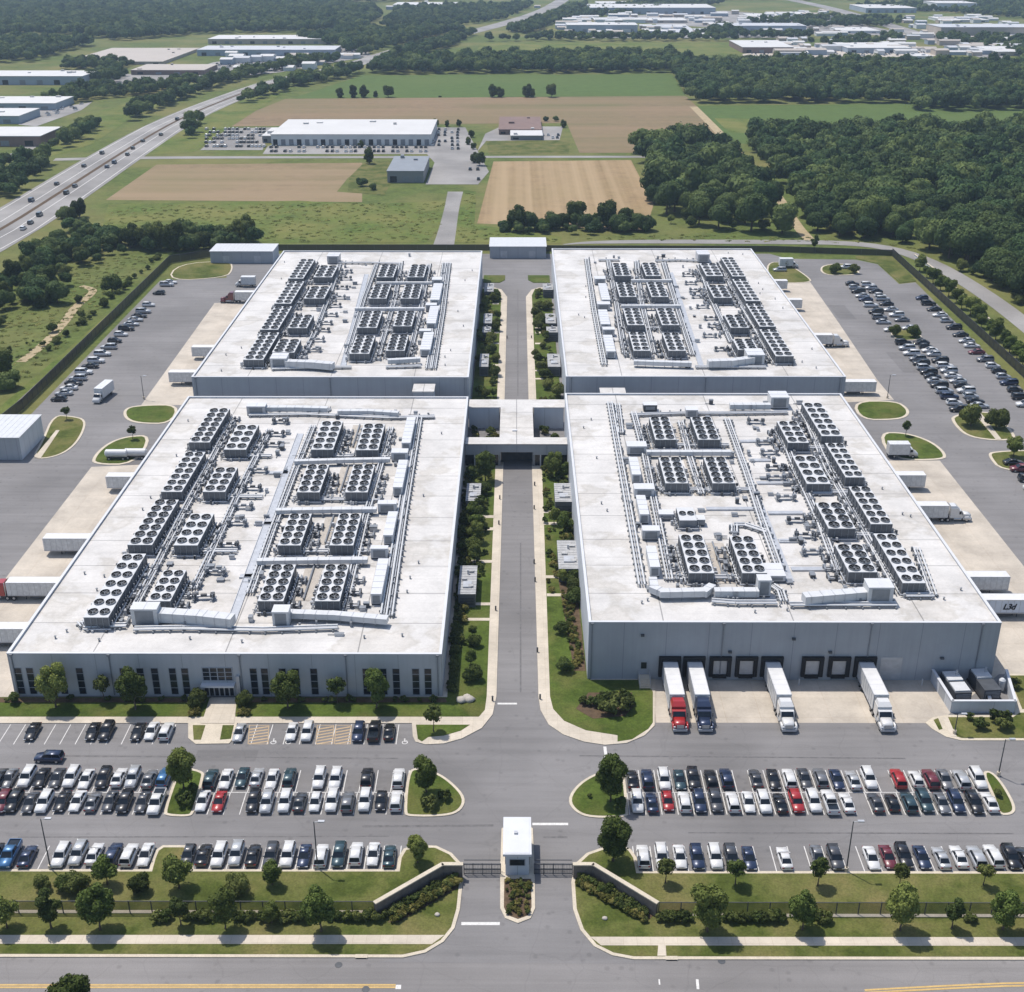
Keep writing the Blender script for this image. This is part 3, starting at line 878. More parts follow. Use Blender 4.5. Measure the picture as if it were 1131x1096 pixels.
# plant enclosures in the gardens
def enclosure(x0, x1, yt0, yt1, H, label):
    """px of the roof rectangle (top yt0, near edge yt1)"""
    a = U(x0, yt1, H); b = U(x1, yt1, H); c = U((x0 + x1) / 2, yt0, H)
    t = thing('generator_enclosure', label, 'generator', ((a.x + b.x) / 2, a.y, .18))
    W = (b.x - a.x) / 2; D = c.y - a.y; h = H - .18
    MB().box(-W, W, 0, D, 0, h - .1).obj('casing', M['louvre'], t)
    r_ = MB().box(-W - .08, W + .08, -.08, D + .08, h - .1, h)
    k = .5
    while k < D: r_.box(-W - .08, W + .08, k, k + .07, h, h + .05); k += 1.1
    for q in (.25, .5, .78): r_.cb(W * .4 * (1 if q != .5 else -1), D * q, h, W * .55, .9, .35)
    r_.obj('roof', M['roof_box'], t)
    g = MB()
    for k in range(3): g.box(-W * .8, W * .8, -.05, -.004, .5 + k * .6, .9 + k * .6)
    g.obj('vent_grille', M['metal_dk'], t)
    g = MB().tube((0, D * .7, h), (0, D * .7, h + .9), .22, n=10); g.box(-W * .5, W * .5, D * .2, D * .4, h, h + .3)
    g.obj('exhaust_stack', M['metal'], t)


for i, q in enumerate(((514.5, 530, 534, 553), (506, 525, 625, 656))):
    enclosure(*q, 3.2, 'grey louvred plant enclosure beside the front left hall, %s of two' % ('farther', 'nearer')[i])
for i, q in enumerate(((613.5, 633, 534, 554), (617.5, 641, 597, 628))):
    enclosure(*q, 3.4, 'grey louvred plant enclosure beside the front right hall, %s of two' % ('farther', 'nearer')[i])
for i, q in enumerate(((535, 545, 313, 322), (534, 543, 346.5, 357), (533, 542, 361, 367), (529.5, 539, 391, 405))):
    enclosure(*q, 3.2, 'plant enclosure beside the back left hall, %s from the far end' % ordw(i + 1))
for i, q in enumerate(((600, 611, 313.5, 320), (603, 614, 346.5, 357), (604, 616, 361, 367), (605.5, 619, 391, 405))):
    enclosure(*q, 3.2, 'plant enclosure beside the back right hall, %s from the far end' % ordw(i + 1))

# generator yard with walls
def run_wall(name, label, pts, h, th, m, cap=None, cat='wall', z=0):
    P = [Vector(p) for p in pts]
    t = thing(name, label, cat, (P[0].x, P[0].y, z))
    w = MB(); c = MB()
    for a, b in zip(P, P[1:]):
        d = (b - a).normalized(); n = Vector((-d.y, d.x)) * th / 2
        q = [a - n - P[0], b - n - P[0], b + n - P[0], a + n - P[0]]
        w.prism([tuple(p) for p in q], 0, h)
        n2 = Vector((-d.y, d.x)) * (th / 2 + .1)
        q = [a - n2 - P[0] - d * .1, b - n2 - P[0] + d * .1, b + n2 - P[0] + d * .1, a + n2 - P[0] - d * .1]
        c.prism([tuple(p) for p in q], h, h + .18)
    w.obj('wall', m, t)
    if cap: c.obj('coping', cap, t)
    return t


p1, p2, p3, p4 = UU([(1031, 757), (1050, 787), (1119, 787), (1106, 757)])
Y0 = 185.4
run_wall('yard_wall', 'white topped wall round the generator yard beside the loading docks', [(p1[0], Y0), p2, p3, (p4[0] + 1.0, Y0)], 2.3, .3, M['wall'], M['coping'])
for i, x in enumerate((1054, 1086)):
    q = U(x, 766 - i * 3)
    t = thing('generator', ('dark generator with two pale top panels at the left of the walled yard', 'dark generator with one pale top panel at the right of the walled yard')[i], 'generator', (q.x, q.y, .04), R(4))
    MB().box(-1.7, 1.7, -3.6, 3.6, 0, .4).obj('skid', M['black'], t)
    MB().box(-1.5, 1.5, -3.3, 3.3, .4, 2.3).obj('casing', M['metal_dk'], t)
    g = MB().box(-1.35, 1.35, .3, 3.1, 2.3, 2.6)
    if i == 0: g.box(-1.35, 1.35, -2.9, -.2, 2.3, 2.5)
    g.obj('top_panel', M['metal_lt'], t)
    g = MB()
    for k in range(5): g.box(-1.3, 1.3, -3.36, -3.31, .6 + .3 * k, .78 + .3 * k)
    g.obj('radiator_grille', M['metal_mid'], t)
    MB().tube((.8, 2, 2.3), (.8, 2, 3.5), .2, n=10).obj('exhaust_stack', M['metal'], t)
q = U(1096, 783, 0)
t = thing('spare_wheel_reel', 'small white hose reel on the floor of the generator yard', 'hose reel', (q.x, q.y + 2.2, .04))
MB().tube((-.35, 0, .6), (.35, 0, .6), .55, n=14).obj('drum', M['metal_lt'], t)
MB().tube((-.45, 0, .6), (-.36, 0, .6), .7, n=14).tube((.36, 0, .6), (.45, 0, .6), .7, n=14).obj('flange', M['black'], t)
MB().box(-.5, .5, -.5, .5, 0, .12).obj('stand', M['metal_mid'], t)
q = U(1111, 752)
t = thing('air_tank', 'white upright tank in the far corner of the generator yard', 'tank', (p4[0] - .8, Y0 - 3, .04))
MB().tube((0, 0, .3), (0, 0, 2.2), .6, n=14).tube((0, 0, 2.2), (0, 0, 2.5), .6, .3, n=14).obj('shell', M['metal_lt'], t)
MB().box(-.5, .5, -.5, .5, 0, .3).obj('stand', M['metal_mid'], t)

# entry walls
run_wall('entry_wall', 'brown stone entry wall with pale coping left of the gatehouse', UU([(511, 970), (489, 970), (415, 1013)]), 2.3, .45, M['stone'], M['kerb'], z=.15)
run_wall('entry_wall', 'brown stone entry wall with pale coping right of the gatehouse', UU([(633, 970), (655, 970), (725, 1013)]), 2.3, .45, M['stone'], M['kerb'], z=.15)

# gatehouse
q0 = U(557.5, 969.5); q1 = U(585, 969.5)
gx = (q0.x + q1.x) / 2; gw = (q1.x - q0.x) / 2; GH = 4.2
gy1 = U(571, 902.5, GH).y
t = thing('gatehouse', 'flat white roofed gatehouse on the island between the two gates', 'gatehouse', (gx, q0.y, .15))
D = gy1 - q0.y
MB().box(-gw + .1, gw - .1, .4, D - .5, 0, GH - .55).obj('wall', M['wall'], t)
r_ = MB().box(-gw - .25, gw + .25, 0, D, GH - .55, GH - .15); r_.box(-gw, gw, .25, D - .25, GH - .15, GH - .1)
r_.obj('roof', M['coping'], t)
f = MB().box(-1.15, 1.15, .34, .397, 1.7, 2.9).obj('window', M['frame'], t)
MB().box(-1.03, 1.03, .31, .339, 1.8, 2.8).obj('pane', M['glass'], f)
for sx in (-1, 1):
    f = MB().box(min(sx * (gw - .1), sx * (gw - .04)) + .001 * sx, max(sx * (gw - .1), sx * (gw - .04)) + .001 * sx, 1.2, 4.6, 1.2, 2.9).obj('window', M['glass'], t)
MB().box(gw - .099, gw - .04, 5.2, 6.2, 0, 2.4).obj('door', M['metal_dk'], t)
MB().cb(-.2, D * .55, GH - .1, .5, .5, .25).obj('roof_vent', M['metal'], t)

# sliding gates
for (xa, xb, lab) in ((512.5, 553, 'black barred sliding gate left of the gatehouse'), (590, 632, 'black barred sliding gate right of the gatehouse')):
    a = U(xa, 966); b = U(xb, 966)
    t = thing('sliding_gate', lab, 'gate', (a.x, a.y, .03))
    L_ = b.x - a.x
    f = MB()
    for yy in (-.05, .75):
        f.box(0, L_, yy - .04, yy + .04, .15, .3); f.box(0, L_, yy - .04, yy + .04, 1.9, 2.0); f.box(0, L_, yy - .03, yy + .03, 1.05, 1.12)
        if yy > 0: continue
        for k in range(5): f.box(k * L_ / 4 - .05, k * L_ / 4 + .05, yy - .05, yy + .05, 0.02, 2.05)
    f.obj('gate_frame', M['metal_dk'], t)
    f = MB(); k = .15
    while k < L_ - .1:
        f.box(k - .02, k + .02, -.07, -.03, .3, 1.9); k += .22
    f.obj('bars', M['metal_dk'], t)

# fences
def fence_mat(op):
  fm, ft, fN, fL, fB = nt('fence_mesh')
  fB.inputs['Base Color'].default_value = (.014, .015, .016, 1)
  tr = fN.new('ShaderNodeBsdfTransparent'); mx = fN.new('ShaderNodeMixShader'); mx.inputs[0].default_value = op
  fL.new(tr.outputs[0], mx.inputs[1]); fL.new(fB.outputs[0], mx.inputs[2]); fL.new(mx.outputs[0], fN['Material Output'].inputs['Surface'])
  return fm


FM1 = fence_mat(.55); FM2 = fence_mat(.93)
POST = MB().box(-.06, .06, -.06, .06, 0, 1.0).mesh('post', M['metal_dk'])


def fence(label, pts, h, step, strip=None, rail=True, fm=None):
    P = [Vector(p) for p in pts]
    O = P[0]
    t = thing('security_fence', label, 'fence', (O.x, O.y, 0))
    pm_ = MB(); rm = MB(); st = MB()
    tot = sum((b - a).length for a, b in zip(P, P[1:])); step = max(step, tot / 98)
    for a, b in zip(P, P[1:]):
        d = b - a; n = max(1, round(d.length / step)); u = d.normalized(); w = Vector((-u.y, u.x))
        pm_.add([(*(a - O), .1), (*(b - O), .1), (*(b - O), h - .05), (*(a - O), h - .05)], [(0, 1, 2, 3)])
        for z0 in (.08, h - .06):
            rm.prism([tuple(q - O) for q in (a - w * .04, b - w * .04, b + w * .04, a + w * .04)], z0, z0 + .08)
        if strip: st.prism([tuple(q - O) for q in (a - w * .45 - w * .05, b - w * .45 - w * .05, b + w * .05, a + w * .05)], .1, .24)
        for k in range(n):
            o = link('post', POST, t, (*(a - O + d * (k / n)), 0)); o.scale = (1, 1, h + .05)
    pm_.obj('mesh_panel', FM1 if strip else FM2, t); rm.obj('rail', M['metal_dk'], t)
    if strip: st.obj('mow_strip', M['kerb'], t)


fence('dark mesh fence across the left roadside lawn behind the street trees', UU([(414, 1010), (-420, 1009)]), 2.3, 3, True)
fence('dark mesh fence across the right roadside lawn behind the street trees', UU([(727, 1011), (1560, 1012)]), 2.3, 3, True)
for dd in (0,):
    fence('long dark fence between the left yard and the meadow', UU([(-40, 505), (26, 452), (188, 291), (233, 284)]), 3.2, 4)
    fence('long dark fence between the back halls and the meadows', UU([(302, 277), (541, 277), (620, 278), (850, 278.5), (985, 283)]), 2.6, 6)
    fence('long dark fence between the right yard and the perimeter road', UU([(985, 283), (1131, 418), (1230, 520)]), 3.2, 4)
run_wall('boundary_wall', 'low white wall between the perimeter road and the young trees', UU([(1010, 284), (1032, 300), (1131, 391), (1200, 455)]), 1.0, .4, M['wall_white'], M['kerb'])
run_wall('hedge_bank_wall', 'low brown retaining wall outside the left fence by the shed', UU([(20, 447), (60, 410), (100, 372)]), .9, .4, M['stone'], None)
# ------------------------------------------------------------------ roof plant
M['void'] = mat('fan_interior', (.007, .0075, .008), .9, .2, 1, 0)
M['blade'] = mat('fan_blade', (.06, .064, .07), .6, .3, 2, .3)


def fan_mesh():
    mb = MB(); n = 14
    for k in range(n):
        a0 = 2 * math.pi * k / n; a1 = 2 * math.pi * (k + 1) / n
        def P(r, a, z): return (math.cos(a) * r, math.sin(a) * r, z)
        mb.add([P(1, a0, 0), P(1, a1, 0), P(1, a1, .28), P(1, a0, .28)], [(0, 1, 2, 3)], 0, True)
        mb.add([P(1, a0, .28), P(1, a1, .28), P(.95, a1, .28), P(.95, a0, .28)], [(0, 1, 2, 3)], 0)
        mb.add([P(.95, a0, .28), P(.95, a1, .28), P(.95, a1, .03), P(.95, a0, .03)], [(0, 1, 2, 3)], 1, True)
    mb.add([(math.cos(2 * math.pi * k / n) * .95, math.sin(2 * math.pi * k / n) * .95, .03) for k in range(n)], [tuple(range(n))], 1)
    mb.tube((0, 0, .03), (0, 0, .2), .16, n=8, mi=2)
    for k in range(5):
        a = 2 * math.pi * k / 5
        c, s = math.cos(a), math.sin(a)
        q = [(.2, -.1, .1), (.82, -.2, .08), (.82, .16, .17), (.2, .12, .17)]
        mb.add([(x * c - y * s, x * s + y * c, z) for x, y, z in q], [(0, 1, 2, 3)], 3)
    for a in (.3, 1.87):
        c, s = math.cos(a), math.sin(a)
        q = [(-.95, -.018), (.95, -.018), (.95, .018), (-.95, .018)]
        mb.add([(x * c - y * s, x * s + y * c, .27) for x, y in q], [(0, 1, 2, 3)], 2)
    return mb.mesh('fan', [M['metal_mid'], M['void'], M['metal_mid'], M['blade']])


FAN = fan_mesh()
ROOFZ = {'front left': 8.8 - .45, 'front right': 12 - .45, 'back left': 11 - .45, 'back right': 11 - .45}
rp = random.Random(3)
LAST = []


def pipework(W, D, rng):
    """manifolds, valves and supports round a chiller of half width W and length D"""
    mb = MB()
    for sx in (-1, 1):
        x = sx * (W + .45)
        mb.tube((x, .2, .7), (x, D - .2, .7), .16, n=6, mi=rng.choice((0, 0, 1)))
        mb.tube((x + sx * .5, -.4, .35), (x + sx * .5, D + .2, .35), .1, n=5, mi=2)
        y = .6
        while y < D - .3:
            mb.tube((x, y, .7), (x, y, 1.3 + rng.random() * .5), .11, n=5, mi=rng.choice((0, 1, 2)))
            if rng.random() < .7: mb.cb(x + sx * .1, y, .1, .35, .35, .35 + rng.random() * .7, rng.choice((1, 2, 0, 3)))
            if rng.random() < .5: mb.tube((x, y, .5), (x + sx * (.7 + rng.random() * .5), y, .5), .09, n=5, mi=rng.choice((1, 2)))
            if rng.random() < .35: mb.cb(x + sx * .8, y + .3, 0, .5, .4, .3 + rng.random() * .8, rng.choice((0, 1, 3)))
            y += .9 + rng.random() * .9
    mb.tube((-W - .4, -.5, .5), (W + .4, -.5, .5), .14, n=6, mi=1)
    for k in range(3): mb.cb(rng.uniform(-W, W), -.75, 0, .4, .4, .4 + rng.random() * .6, rng.choice((1, 2, 3)))
    return mb


def chiller(label, pts, rz_, nrow, cat='chiller', h=2.7, dark=False, group='rooftop chillers'):
    zt = rz_ + h + .35
    fl_, fr_, nr_, nl_ = [U(x, y, zt) for x, y in pts]
    W = (abs(fr_.x - fl_.x) + abs(nr_.x - nl_.x)) / 4
    y0 = (nl_.y + nr_.y) / 2; y1 = (fl_.y + fr_.y) / 2
    cx = (fl_.x + fr_.x + nl_.x + nr_.x) / 4
    D = y1 - y0
    t = thing('chiller', label, cat, (cx, y0, rz_), 0, group)
    c = MB()
    c.box(-W + .06, W - .06, .06, D - .06, .36, h - .12, 0)
    n = max(2, round(D / 2.4))
    for k in range(n + 1):
        y = .09 + (D - .18) * k / n
        for sx in (-1, 1): c.box(sx * W - .07, sx * W + .07, y - .08, y + .08, .3, h - .12, 1)
    for x in (-W * .5, 0, W * .5): c.box(x - .06, x + .06, -.01, .055, .36, h - .12, 1)
    c.box(-W - .03, W + .03, -.03, D + .03, h - .12, h, 2)
    c.obj('casing', [M['louvre'] if not dark else M['metal_mid'], M['metal_mid'], M['metal_lt']], t)
    b = MB().box(-W - .15, W + .15, -.15, D + .15, 0, .16)
    b.box(-W, W, 0, D, .16, .35, 1)
    b.obj('base_frame', [M['metal'], M['metal_dk']], t)
    rad = min(W / 2, D / nrow / 2) * .82
    for i in range(nrow):
        for sx in (-1, 1):
            o = link('fan', FAN, t, (sx * W * .49, D * (i + .5) / nrow, h + .001), rp.random() * 6)
            ry = min(1.2, D / nrow / 2 * .84 / rad)
            o.scale = (rad * min(1.1, W / 2 * .84 / rad), rad * ry, 1)
            if ry > 1.02: o.rotation_euler = (0, 0, 0)
    pipework(W, D, rp).obj('pipework', [M['metal_lt'], M['metal'], M['metal_mid'], M['metal_dk']], t)
    LAST.append((cx, y0, W, D, rz_, label))
    return t


def rows(hall, zr, specs, fmt, nrow):
    for i, p in enumerate(specs):
        chiller(fmt % ordw(i + 1), p, zr, nrow)


Q = lambda a, b, c, d, yf, yn: [(a, yf), (b, yf), (d, yn), (c, yn)]   # far-left x, far-right x, near-left x, near-right x
# front left
z = ROOFZ['front left']
rows('', z, [Q(227, 251, 214, 234, 450, 487), Q(204, 226, 179, 201, 498, 541.5), Q(167, 193, 146, 172, 550.5, 600), Q(134, 158.5, 95, 121.7, 610, 680)],
     'long grey chiller bank, %s from the back, outer edge of office hall roof', 7)
rows('', z, [Q(262, 284, 247.6, 273, 468, 495), Q(239, 261, 223.5, 249.6, 515, 541.5), Q(211, 235.4, 192, 218.5, 565.7, 600.5), Q(184, 205, 160, 188, 628, 662)],
     'eight-fan grey chiller, %s from the back, beside the outer bank, office hall roof', 4)
rows('', z, [Q(354, 377.4, 345.4, 369, 464, 495), Q(340, 362, 327.6, 354, 512, 542), Q(321, 344.6, 306, 331, 566, 600.5), Q(301, 326, 283.5, 313, 622, 662)],
     'ten-fan chiller, %s from the back, left inner column, office hall roof', 5)
rows('', z, [Q(400.7, 425, 394.4, 417.6, 467, 495.5), Q(391, 414, 380.7, 405.6, 512, 542), Q(374.7, 399, 364, 390, 566, 600.5), Q(361, 385.6, 346, 374.7, 622, 662)],
     'ten-fan chiller, %s from the back, right inner column, office hall roof', 5)
# front right
z = ROOFZ['front right']
rows('', z, [Q(718.4, 738.8, 722.7, 746.5, 459.6, 484), Q(729, 751, 733.7, 760.5, 504, 532), Q(753, 776, 758, 788.6, 589, 631)],
     'ten-fan chiller, %s from the back, left inner column, dock hall roof', 5)
rows('', z, [Q(764, 786, 770, 795, 459.6, 484), Q(778, 801, 786.6, 812, 504, 532), Q(809, 831.5, 817, 847, 590.7, 631)],
     'ten-fan chiller, %s from the back, right inner column, dock hall roof', 5)
rows('', z, [Q(862, 882.5, 867, 891, 464, 487.4), Q(876, 900.5, 891, 917, 502, 532.7), Q(901.7, 928.8, 914.6, 945.5, 553.8, 582), Q(923.6, 950.6, 936.5, 971, 600, 630)],
     'eight-fan grey chiller, %s from the back, beside the outer bank, dock hall roof', 4)
rows('', z, [Q(887.6, 909.5, 906, 927.5, 443.7, 480), Q(912, 931, 934, 954.5, 488, 525.5), Q(937.8, 962, 962, 984, 536, 577), Q(967, 991.8, 995.6, 1018.8, 587.7, 642)],
     'long grey chiller bank, %s from the back, outer edge of dock hall roof', 6)
t = chiller('small two-grille condenser unit on the dock hall roof between the inner chillers', Q(748, 766, 750, 769, 559, 573), z, 1, 'condenser', 2.2, True, None)
# back left
z = ROOFZ['back left']
def lerp(a, b, k): return a + (b - a) * k
def bank(fl_, fr_, nl_, nr_, yf, yn, cuts, fmt, nrow):
    for i, (k0, k1) in enumerate(cuts):
        chiller(fmt % ordw(i + 1), Q(lerp(fl_, nl_, k0), lerp(fr_, nr_, k0), lerp(fl_, nl_, k1), lerp(fr_, nr_, k1), lerp(yf, yn, k0), lerp(yf, yn, k1)), z, nrow)


bank(331, 346.5, 270, 292, 285.5, 396, ((0, .19), (.22, .44), (.47, .70), (.73, 1)), 'long grey chiller bank, %s from the back, outer edge of back left roof', 7)
rows('', z, [Q(352, 372, 348, 368, 292.5, 305), Q(341, 365, 338, 358, 315.6, 328.5), Q(325, 345, 319, 340, 347, 361), Q(307, 331, 302, 326, 374, 388)],
     'eight-fan grey chiller, %s from the back, beside the outer bank, back left roof', 4)
rows('', z, [Q(421, 437.5, 416.5, 436, 291.6, 305), Q(413, 431, 408, 427.6, 313.5, 328.5), Q(401, 422, 395.4, 416.5, 342.7, 360.7), Q(392.4, 413, 387, 409, 369.7, 389.3)],
     'ten-fan chiller, %s from the back, left inner column, back left roof', 5)
rows('', z, [Q(454, 472, 450, 467.6, 291.6, 305), Q(447, 466, 443, 463, 313.5, 328.5), Q(439, 458, 434.5, 455.6, 342.7, 359), Q(432, 451, 426, 447, 368.8, 386)],
     'ten-fan chiller, %s from the back, right inner column, back left roof', 5)
# back right
z = ROOFZ['back right']
bank(797, 810.5, 856, 876, 283.5, 392, ((0, .19), (.22, .44), (.47, .70), (.73, 1)), 'long grey chiller bank, %s from the back, outer edge of back right roof', 7)
rows('', z, [Q(676.7, 693, 678.8, 696, 290, 303.6), Q(680.6, 698.6, 684, 702, 311, 326.7), Q(689.6, 707.6, 691.7, 709.7, 339.7, 357.7), Q(695.6, 712.7, 698.6, 717, 365.8, 386)],
     'ten-fan chiller, %s from the back, left inner column, back right roof', 5)
rows('', z, [Q(709.7, 724.8, 712, 729, 289.5, 303.6), Q(715, 732, 718.8, 738, 311, 326.7), Q(726, 744, 730, 749, 339.7, 357.7), Q(732, 750, 738, 757, 366.7, 386)],
     'ten-fan chiller, %s from the back, right inner column, back right roof', 5)
rows('', z, [Q(774, 792, 779, 797, 290, 303.6), Q(782, 801, 788, 808, 314, 327.6), Q(801, 819.5, 806, 827, 347, 360.7), Q(810, 831.5, 815, 837.5, 373.6, 385)],
     'eight-fan grey chiller, %s from the back, beside the outer bank, back right roof', 4)


# ducts, boxes, racks
def ahu(label, x0, x1, yf, yn, rz_, h, m='metal_lt', legs=True):
    """box whose top face is the px rectangle x0..x1 (at its near edge), yf..yn"""
    a = U(x0, yn, rz_ + h); b = U(x1, yn, rz_ + h); c = U((x0 + x1) / 2, yf, rz_ + h)
    W = (b.x - a.x) / 2; D = max(.8, c.y - a.y)
    t = thing('air_handler', label, 'air handler', ((a.x + b.x) / 2, a.y, rz_))
    MB().box(-W, W, 0, D, .3, h - .08).obj('casing', M[m], t)
    c_ = MB().box(-W - .06, W + .06, -.06, D + .06, h - .08, h)
    n = max(1, round(2 * W / 2.5))
    for k in range(1, n): c_.box(-W + 2 * W * k / n - .04, -W + 2 * W * k / n + .04, -.06, D + .06, h, h + .05)
    n = max(1, round(D / 2.5))
    for k in range(1, n): c_.box(-W - .06, W + .06, D * k / n - .04, D * k / n + .04, h, h + .05)
    c_.obj('top_panel', M['coping'], t)
    g = MB().box(-W * .7, W * .7, -.05, -.003, .5, h - .4)
    g.obj('grille', M['metal_mid'], t)
    MB().box(-W + .05, W - .05, .05, D - .05, 0, .3).obj('base_frame', M['metal_dk'], t)
    return t


def duct(label, pts, rz_, w, h, zb=.7, m='metal_lt', rib=2.2, joints=True):
    """rectangular duct along the px polyline of its top centre line"""
    P = [U(x, y, rz_ + zb + h) for x, y in pts]
    O = P[0]
    t = thing('air_duct', label, 'duct', (O.x, O.y, rz_))
    d_ = MB(); f = MB(); s = MB()
    for i, (a, b) in enumerate(zip(P, P[1:])):
        a = Vector((a.x - O.x, a.y - O.y)); b = Vector((b.x - O.x, b.y - O.y))
        u = (b - a)
        if u.length < .3: continue
        L_ = u.length; u.normalize(); n = Vector((-u.y, u.x)) * w / 2
        e0 = a - (u * w / 2 if i else u * 0); e1 = b
        zz = .004 * i
        d_.prism([tuple(q) for q in (e0 - n, e1 - n, e1 + n, e0 + n)], zb + zz, zb + h + zz)
        k = rib / 2
        while k < L_:
            c = a + u * k; m2 = n * (1 + .12 / w)
            f.prism([tuple(q) for q in (c - m2 - u * .06, c - m2 + u * .06, c + m2 + u * .06, c + m2 - u * .06)], zb - .04, zb + h + .05)
            for sg in (-1, 1):
                q = c + n * sg * .8
                s.box(q.x - .06, q.x + .06, q.y - .06, q.y + .06, 0, zb)
            if rp.random() < .45:
                q = c + n * 1.6 * rp.choice((-1, 1)); s.cb(q.x, q.y, 0, .4, .4, .3 + rp.random() * .7)
            k += rib
    d_.obj('duct', M[m], t); f.obj('flange', M['metal'], t); s.obj('stand', M['metal_mid'], t)
    return t


def rack(label, pts, rz_, step=2.4, rng=rp):
    """pipe rack: parallel pipes on sleepers along the px polyline"""
    P = [U(x, y, rz_ + .6) for x, y in pts]
    O = P[0]
    t = thing('pipe_rack', label, 'pipes', (O.x, O.y, rz_))
    p_ = MB(); s = MB()
    for a, b in zip(P, P[1:]):
        u = (b - a); u.z = 0; L_ = u.length; u.normalize(); n = Vector((-u.y, u.x, 0))
        a = a - O; b = b - O; a.z = b.z = 0
        for off, r, zz, mi in ((-.55, .2, .62, 0), (0, .13, .55, 1), (.5, .2, .62, 0)):
            p_.tube(a + n * off + Vector((0, 0, zz)), b + n * off + Vector((0, 0, zz)), r, n=7, mi=mi)
        for off in (-.8, .8):
            q0 = a + n * off; q1 = b + n * off
            s.prism([(x.x, x.y) for x in (q0 - n * .05, q1 - n * .05, q1 + n * .05, q0 + n * .05)], .1, .3)
        k = .5
        while k < L_:
            c = a + u * k
            q0 = c - n * 1.05; q1 = c + n * 1.05
            s.prism([tuple((x.x, x.y)) for x in (q0 - u * .13, q0 + u * .13, q1 + u * .13, q1 - u * .13)], 0, .38)
            if rng.random() < .5: s.cb(c.x + n.x * .9, c.y + n.y * .9, .38, .35, .35, .5 + .5 * rng.random())
            k += step
    p_.obj('pipe', [M['metal_lt'], M['metal']], t); s.obj('rack_frame', M['metal_mid'], t)
    return t


def skid(label, x, y, rz_, rng, grp):
    q = U(x, y, rz_ + .5)
    t = thing('pump_skid', label, 'pump', (q.x, q.y, rz_), rng.uniform(-.1, .1), grp)
    b = MB().box(-2.0, 2.0, -.3, .3, 0, .14)
    for sx in (-1, 1): b.box(sx * 1.7 - .5, sx * 1.7 + .5, -1.1, 1.1, 0, .13)
    b.obj('base_frame', M['metal_mid'], t)
    p = MB().tube((-1.9, 0, .8), (1.9, 0, .8), .22, n=7)
    for sx in (-1, 1):
        p.tube((sx * 1.7, -1.1, .6), (sx * 1.7, 1.1, .6), .18, n=7, mi=1)
        p.tube((sx * 1.7, -.6, .14), (sx * 1.7, -.6, 1.4), .15, n=6, mi=1); p.tube((sx * 1.7, .6, .14), (sx * 1.7, .6, 1.1 + rng.random() * .7), .15, n=6)
    p.obj('pipe', [M['metal'], M['metal_mid']], t)
    m = MB()
    for sx in (-1, 1): m.cb(sx * 1.7, rng.uniform(-.3, .3), .7, .8, .9, .7, 0)
    m.tube((-.5, 0, 1.0), (.6, 0, 1.0), .3, n=8)
    m.obj('motor', M['metal_mid'] if rng.random() < .6 else M['metal_dk'], t)


z = ROOFZ['front left']
H = 'office hall roof'
ahu('grey air handler box at the back edge of the office hall roof', 272, 292.5, 445, 449, z, 2.6, 'metal')
duct('white duct along the back of the office hall roof', [(293, 449), (330, 449), (362, 450)], z, 1.6, 1.2)
duct('second white duct along the back of the office hall roof', [(373, 453), (409, 453), (440, 455)], z, 1.5, 1.0)
rack('low pipe rack along the back of the office hall roof', [(275, 458), (340, 457), (430, 461), (480, 460)], z)
duct('white duct behind the first inner chillers of the office hall roof', [(325, 508.5), (375, 507), (431, 506)], z, 1.3, .9)
duct('white duct behind the second row of inner chillers on the office hall roof', [(305, 562.5), (360, 561.5), (416, 561)], z, 1.4, .9)
duct('white duct behind the third row of inner chillers on the office hall roof', [(284, 618), (345, 617), (406, 616.5)], z, 1.4, .9)
duct('white duct across the front of the inner chillers of the office hall roof', [(316, 675), (370, 677), (428, 682)], z, 1.6, 1.1)
ahu('white air handler tower at the front of the inner chillers of the office hall roof', 300, 318, 668, 676, z, 3.4)
ahu('big white air handler box at the front left of the office hall roof', 143.5, 172.5, 665, 673, z, 3.6)
duct('long white duct at the front left of the office hall roof', [(173, 674), (220, 677), (257, 681)], z, 2.2, 1.9)
rack('pipe rack along the front of the office hall roof', [(148, 694), (200, 693), (290, 695), (373, 692)], z, 3)
rack('short pipe rack round the front end of the outer bank, office hall roof', [(89, 686), (93, 691), (140, 690)], z, 2)
for i, (a, b, c, d) in enumerate(((443.5, 453, 461, 489), (434, 444, 508, 538), (423.5, 433.5, 565, 591), (409.5, 421, 617, 656))):
    ahu('long white air handler, %s from the back by the right rack, office hall roof' % ordw(i + 1), a, b, c, d, z, 2.4)
for i, (a, b, c, d) in enumerate(((432, 450, 495.5, 500), (417, 437.5, 552.5, 556.5), (409, 428, 602.5, 606))):
    ahu('short white air handler, %s crosswise from the back, office hall roof' % ordw(i + 1), a, b, c, d, z, 2.4)
rack('long pipe rack down the right side of the office hall roof', [(463.6, 461.5), (446, 570), (430, 680)], z)
rack('long pipe rack outside the air handlers of the office hall roof', [(459, 462), (442, 566), (424, 678)], z)
rack('cross rack at the back right of the office hall roof', [(440, 461), (480, 459)], z)
for i, (x, y) in enumerate(((310, 466), (305, 480), (301, 491.6), (286, 520), (279, 539.5), (269, 560), (262, 578), (253, 602.5), (238, 632.5), (225, 660))):
    skid('small grey pump skid, %s from the back in the aisle of the office hall roof' % ordw(i + 1), x, y, z, rp, 'pump skids on the office hall roof')
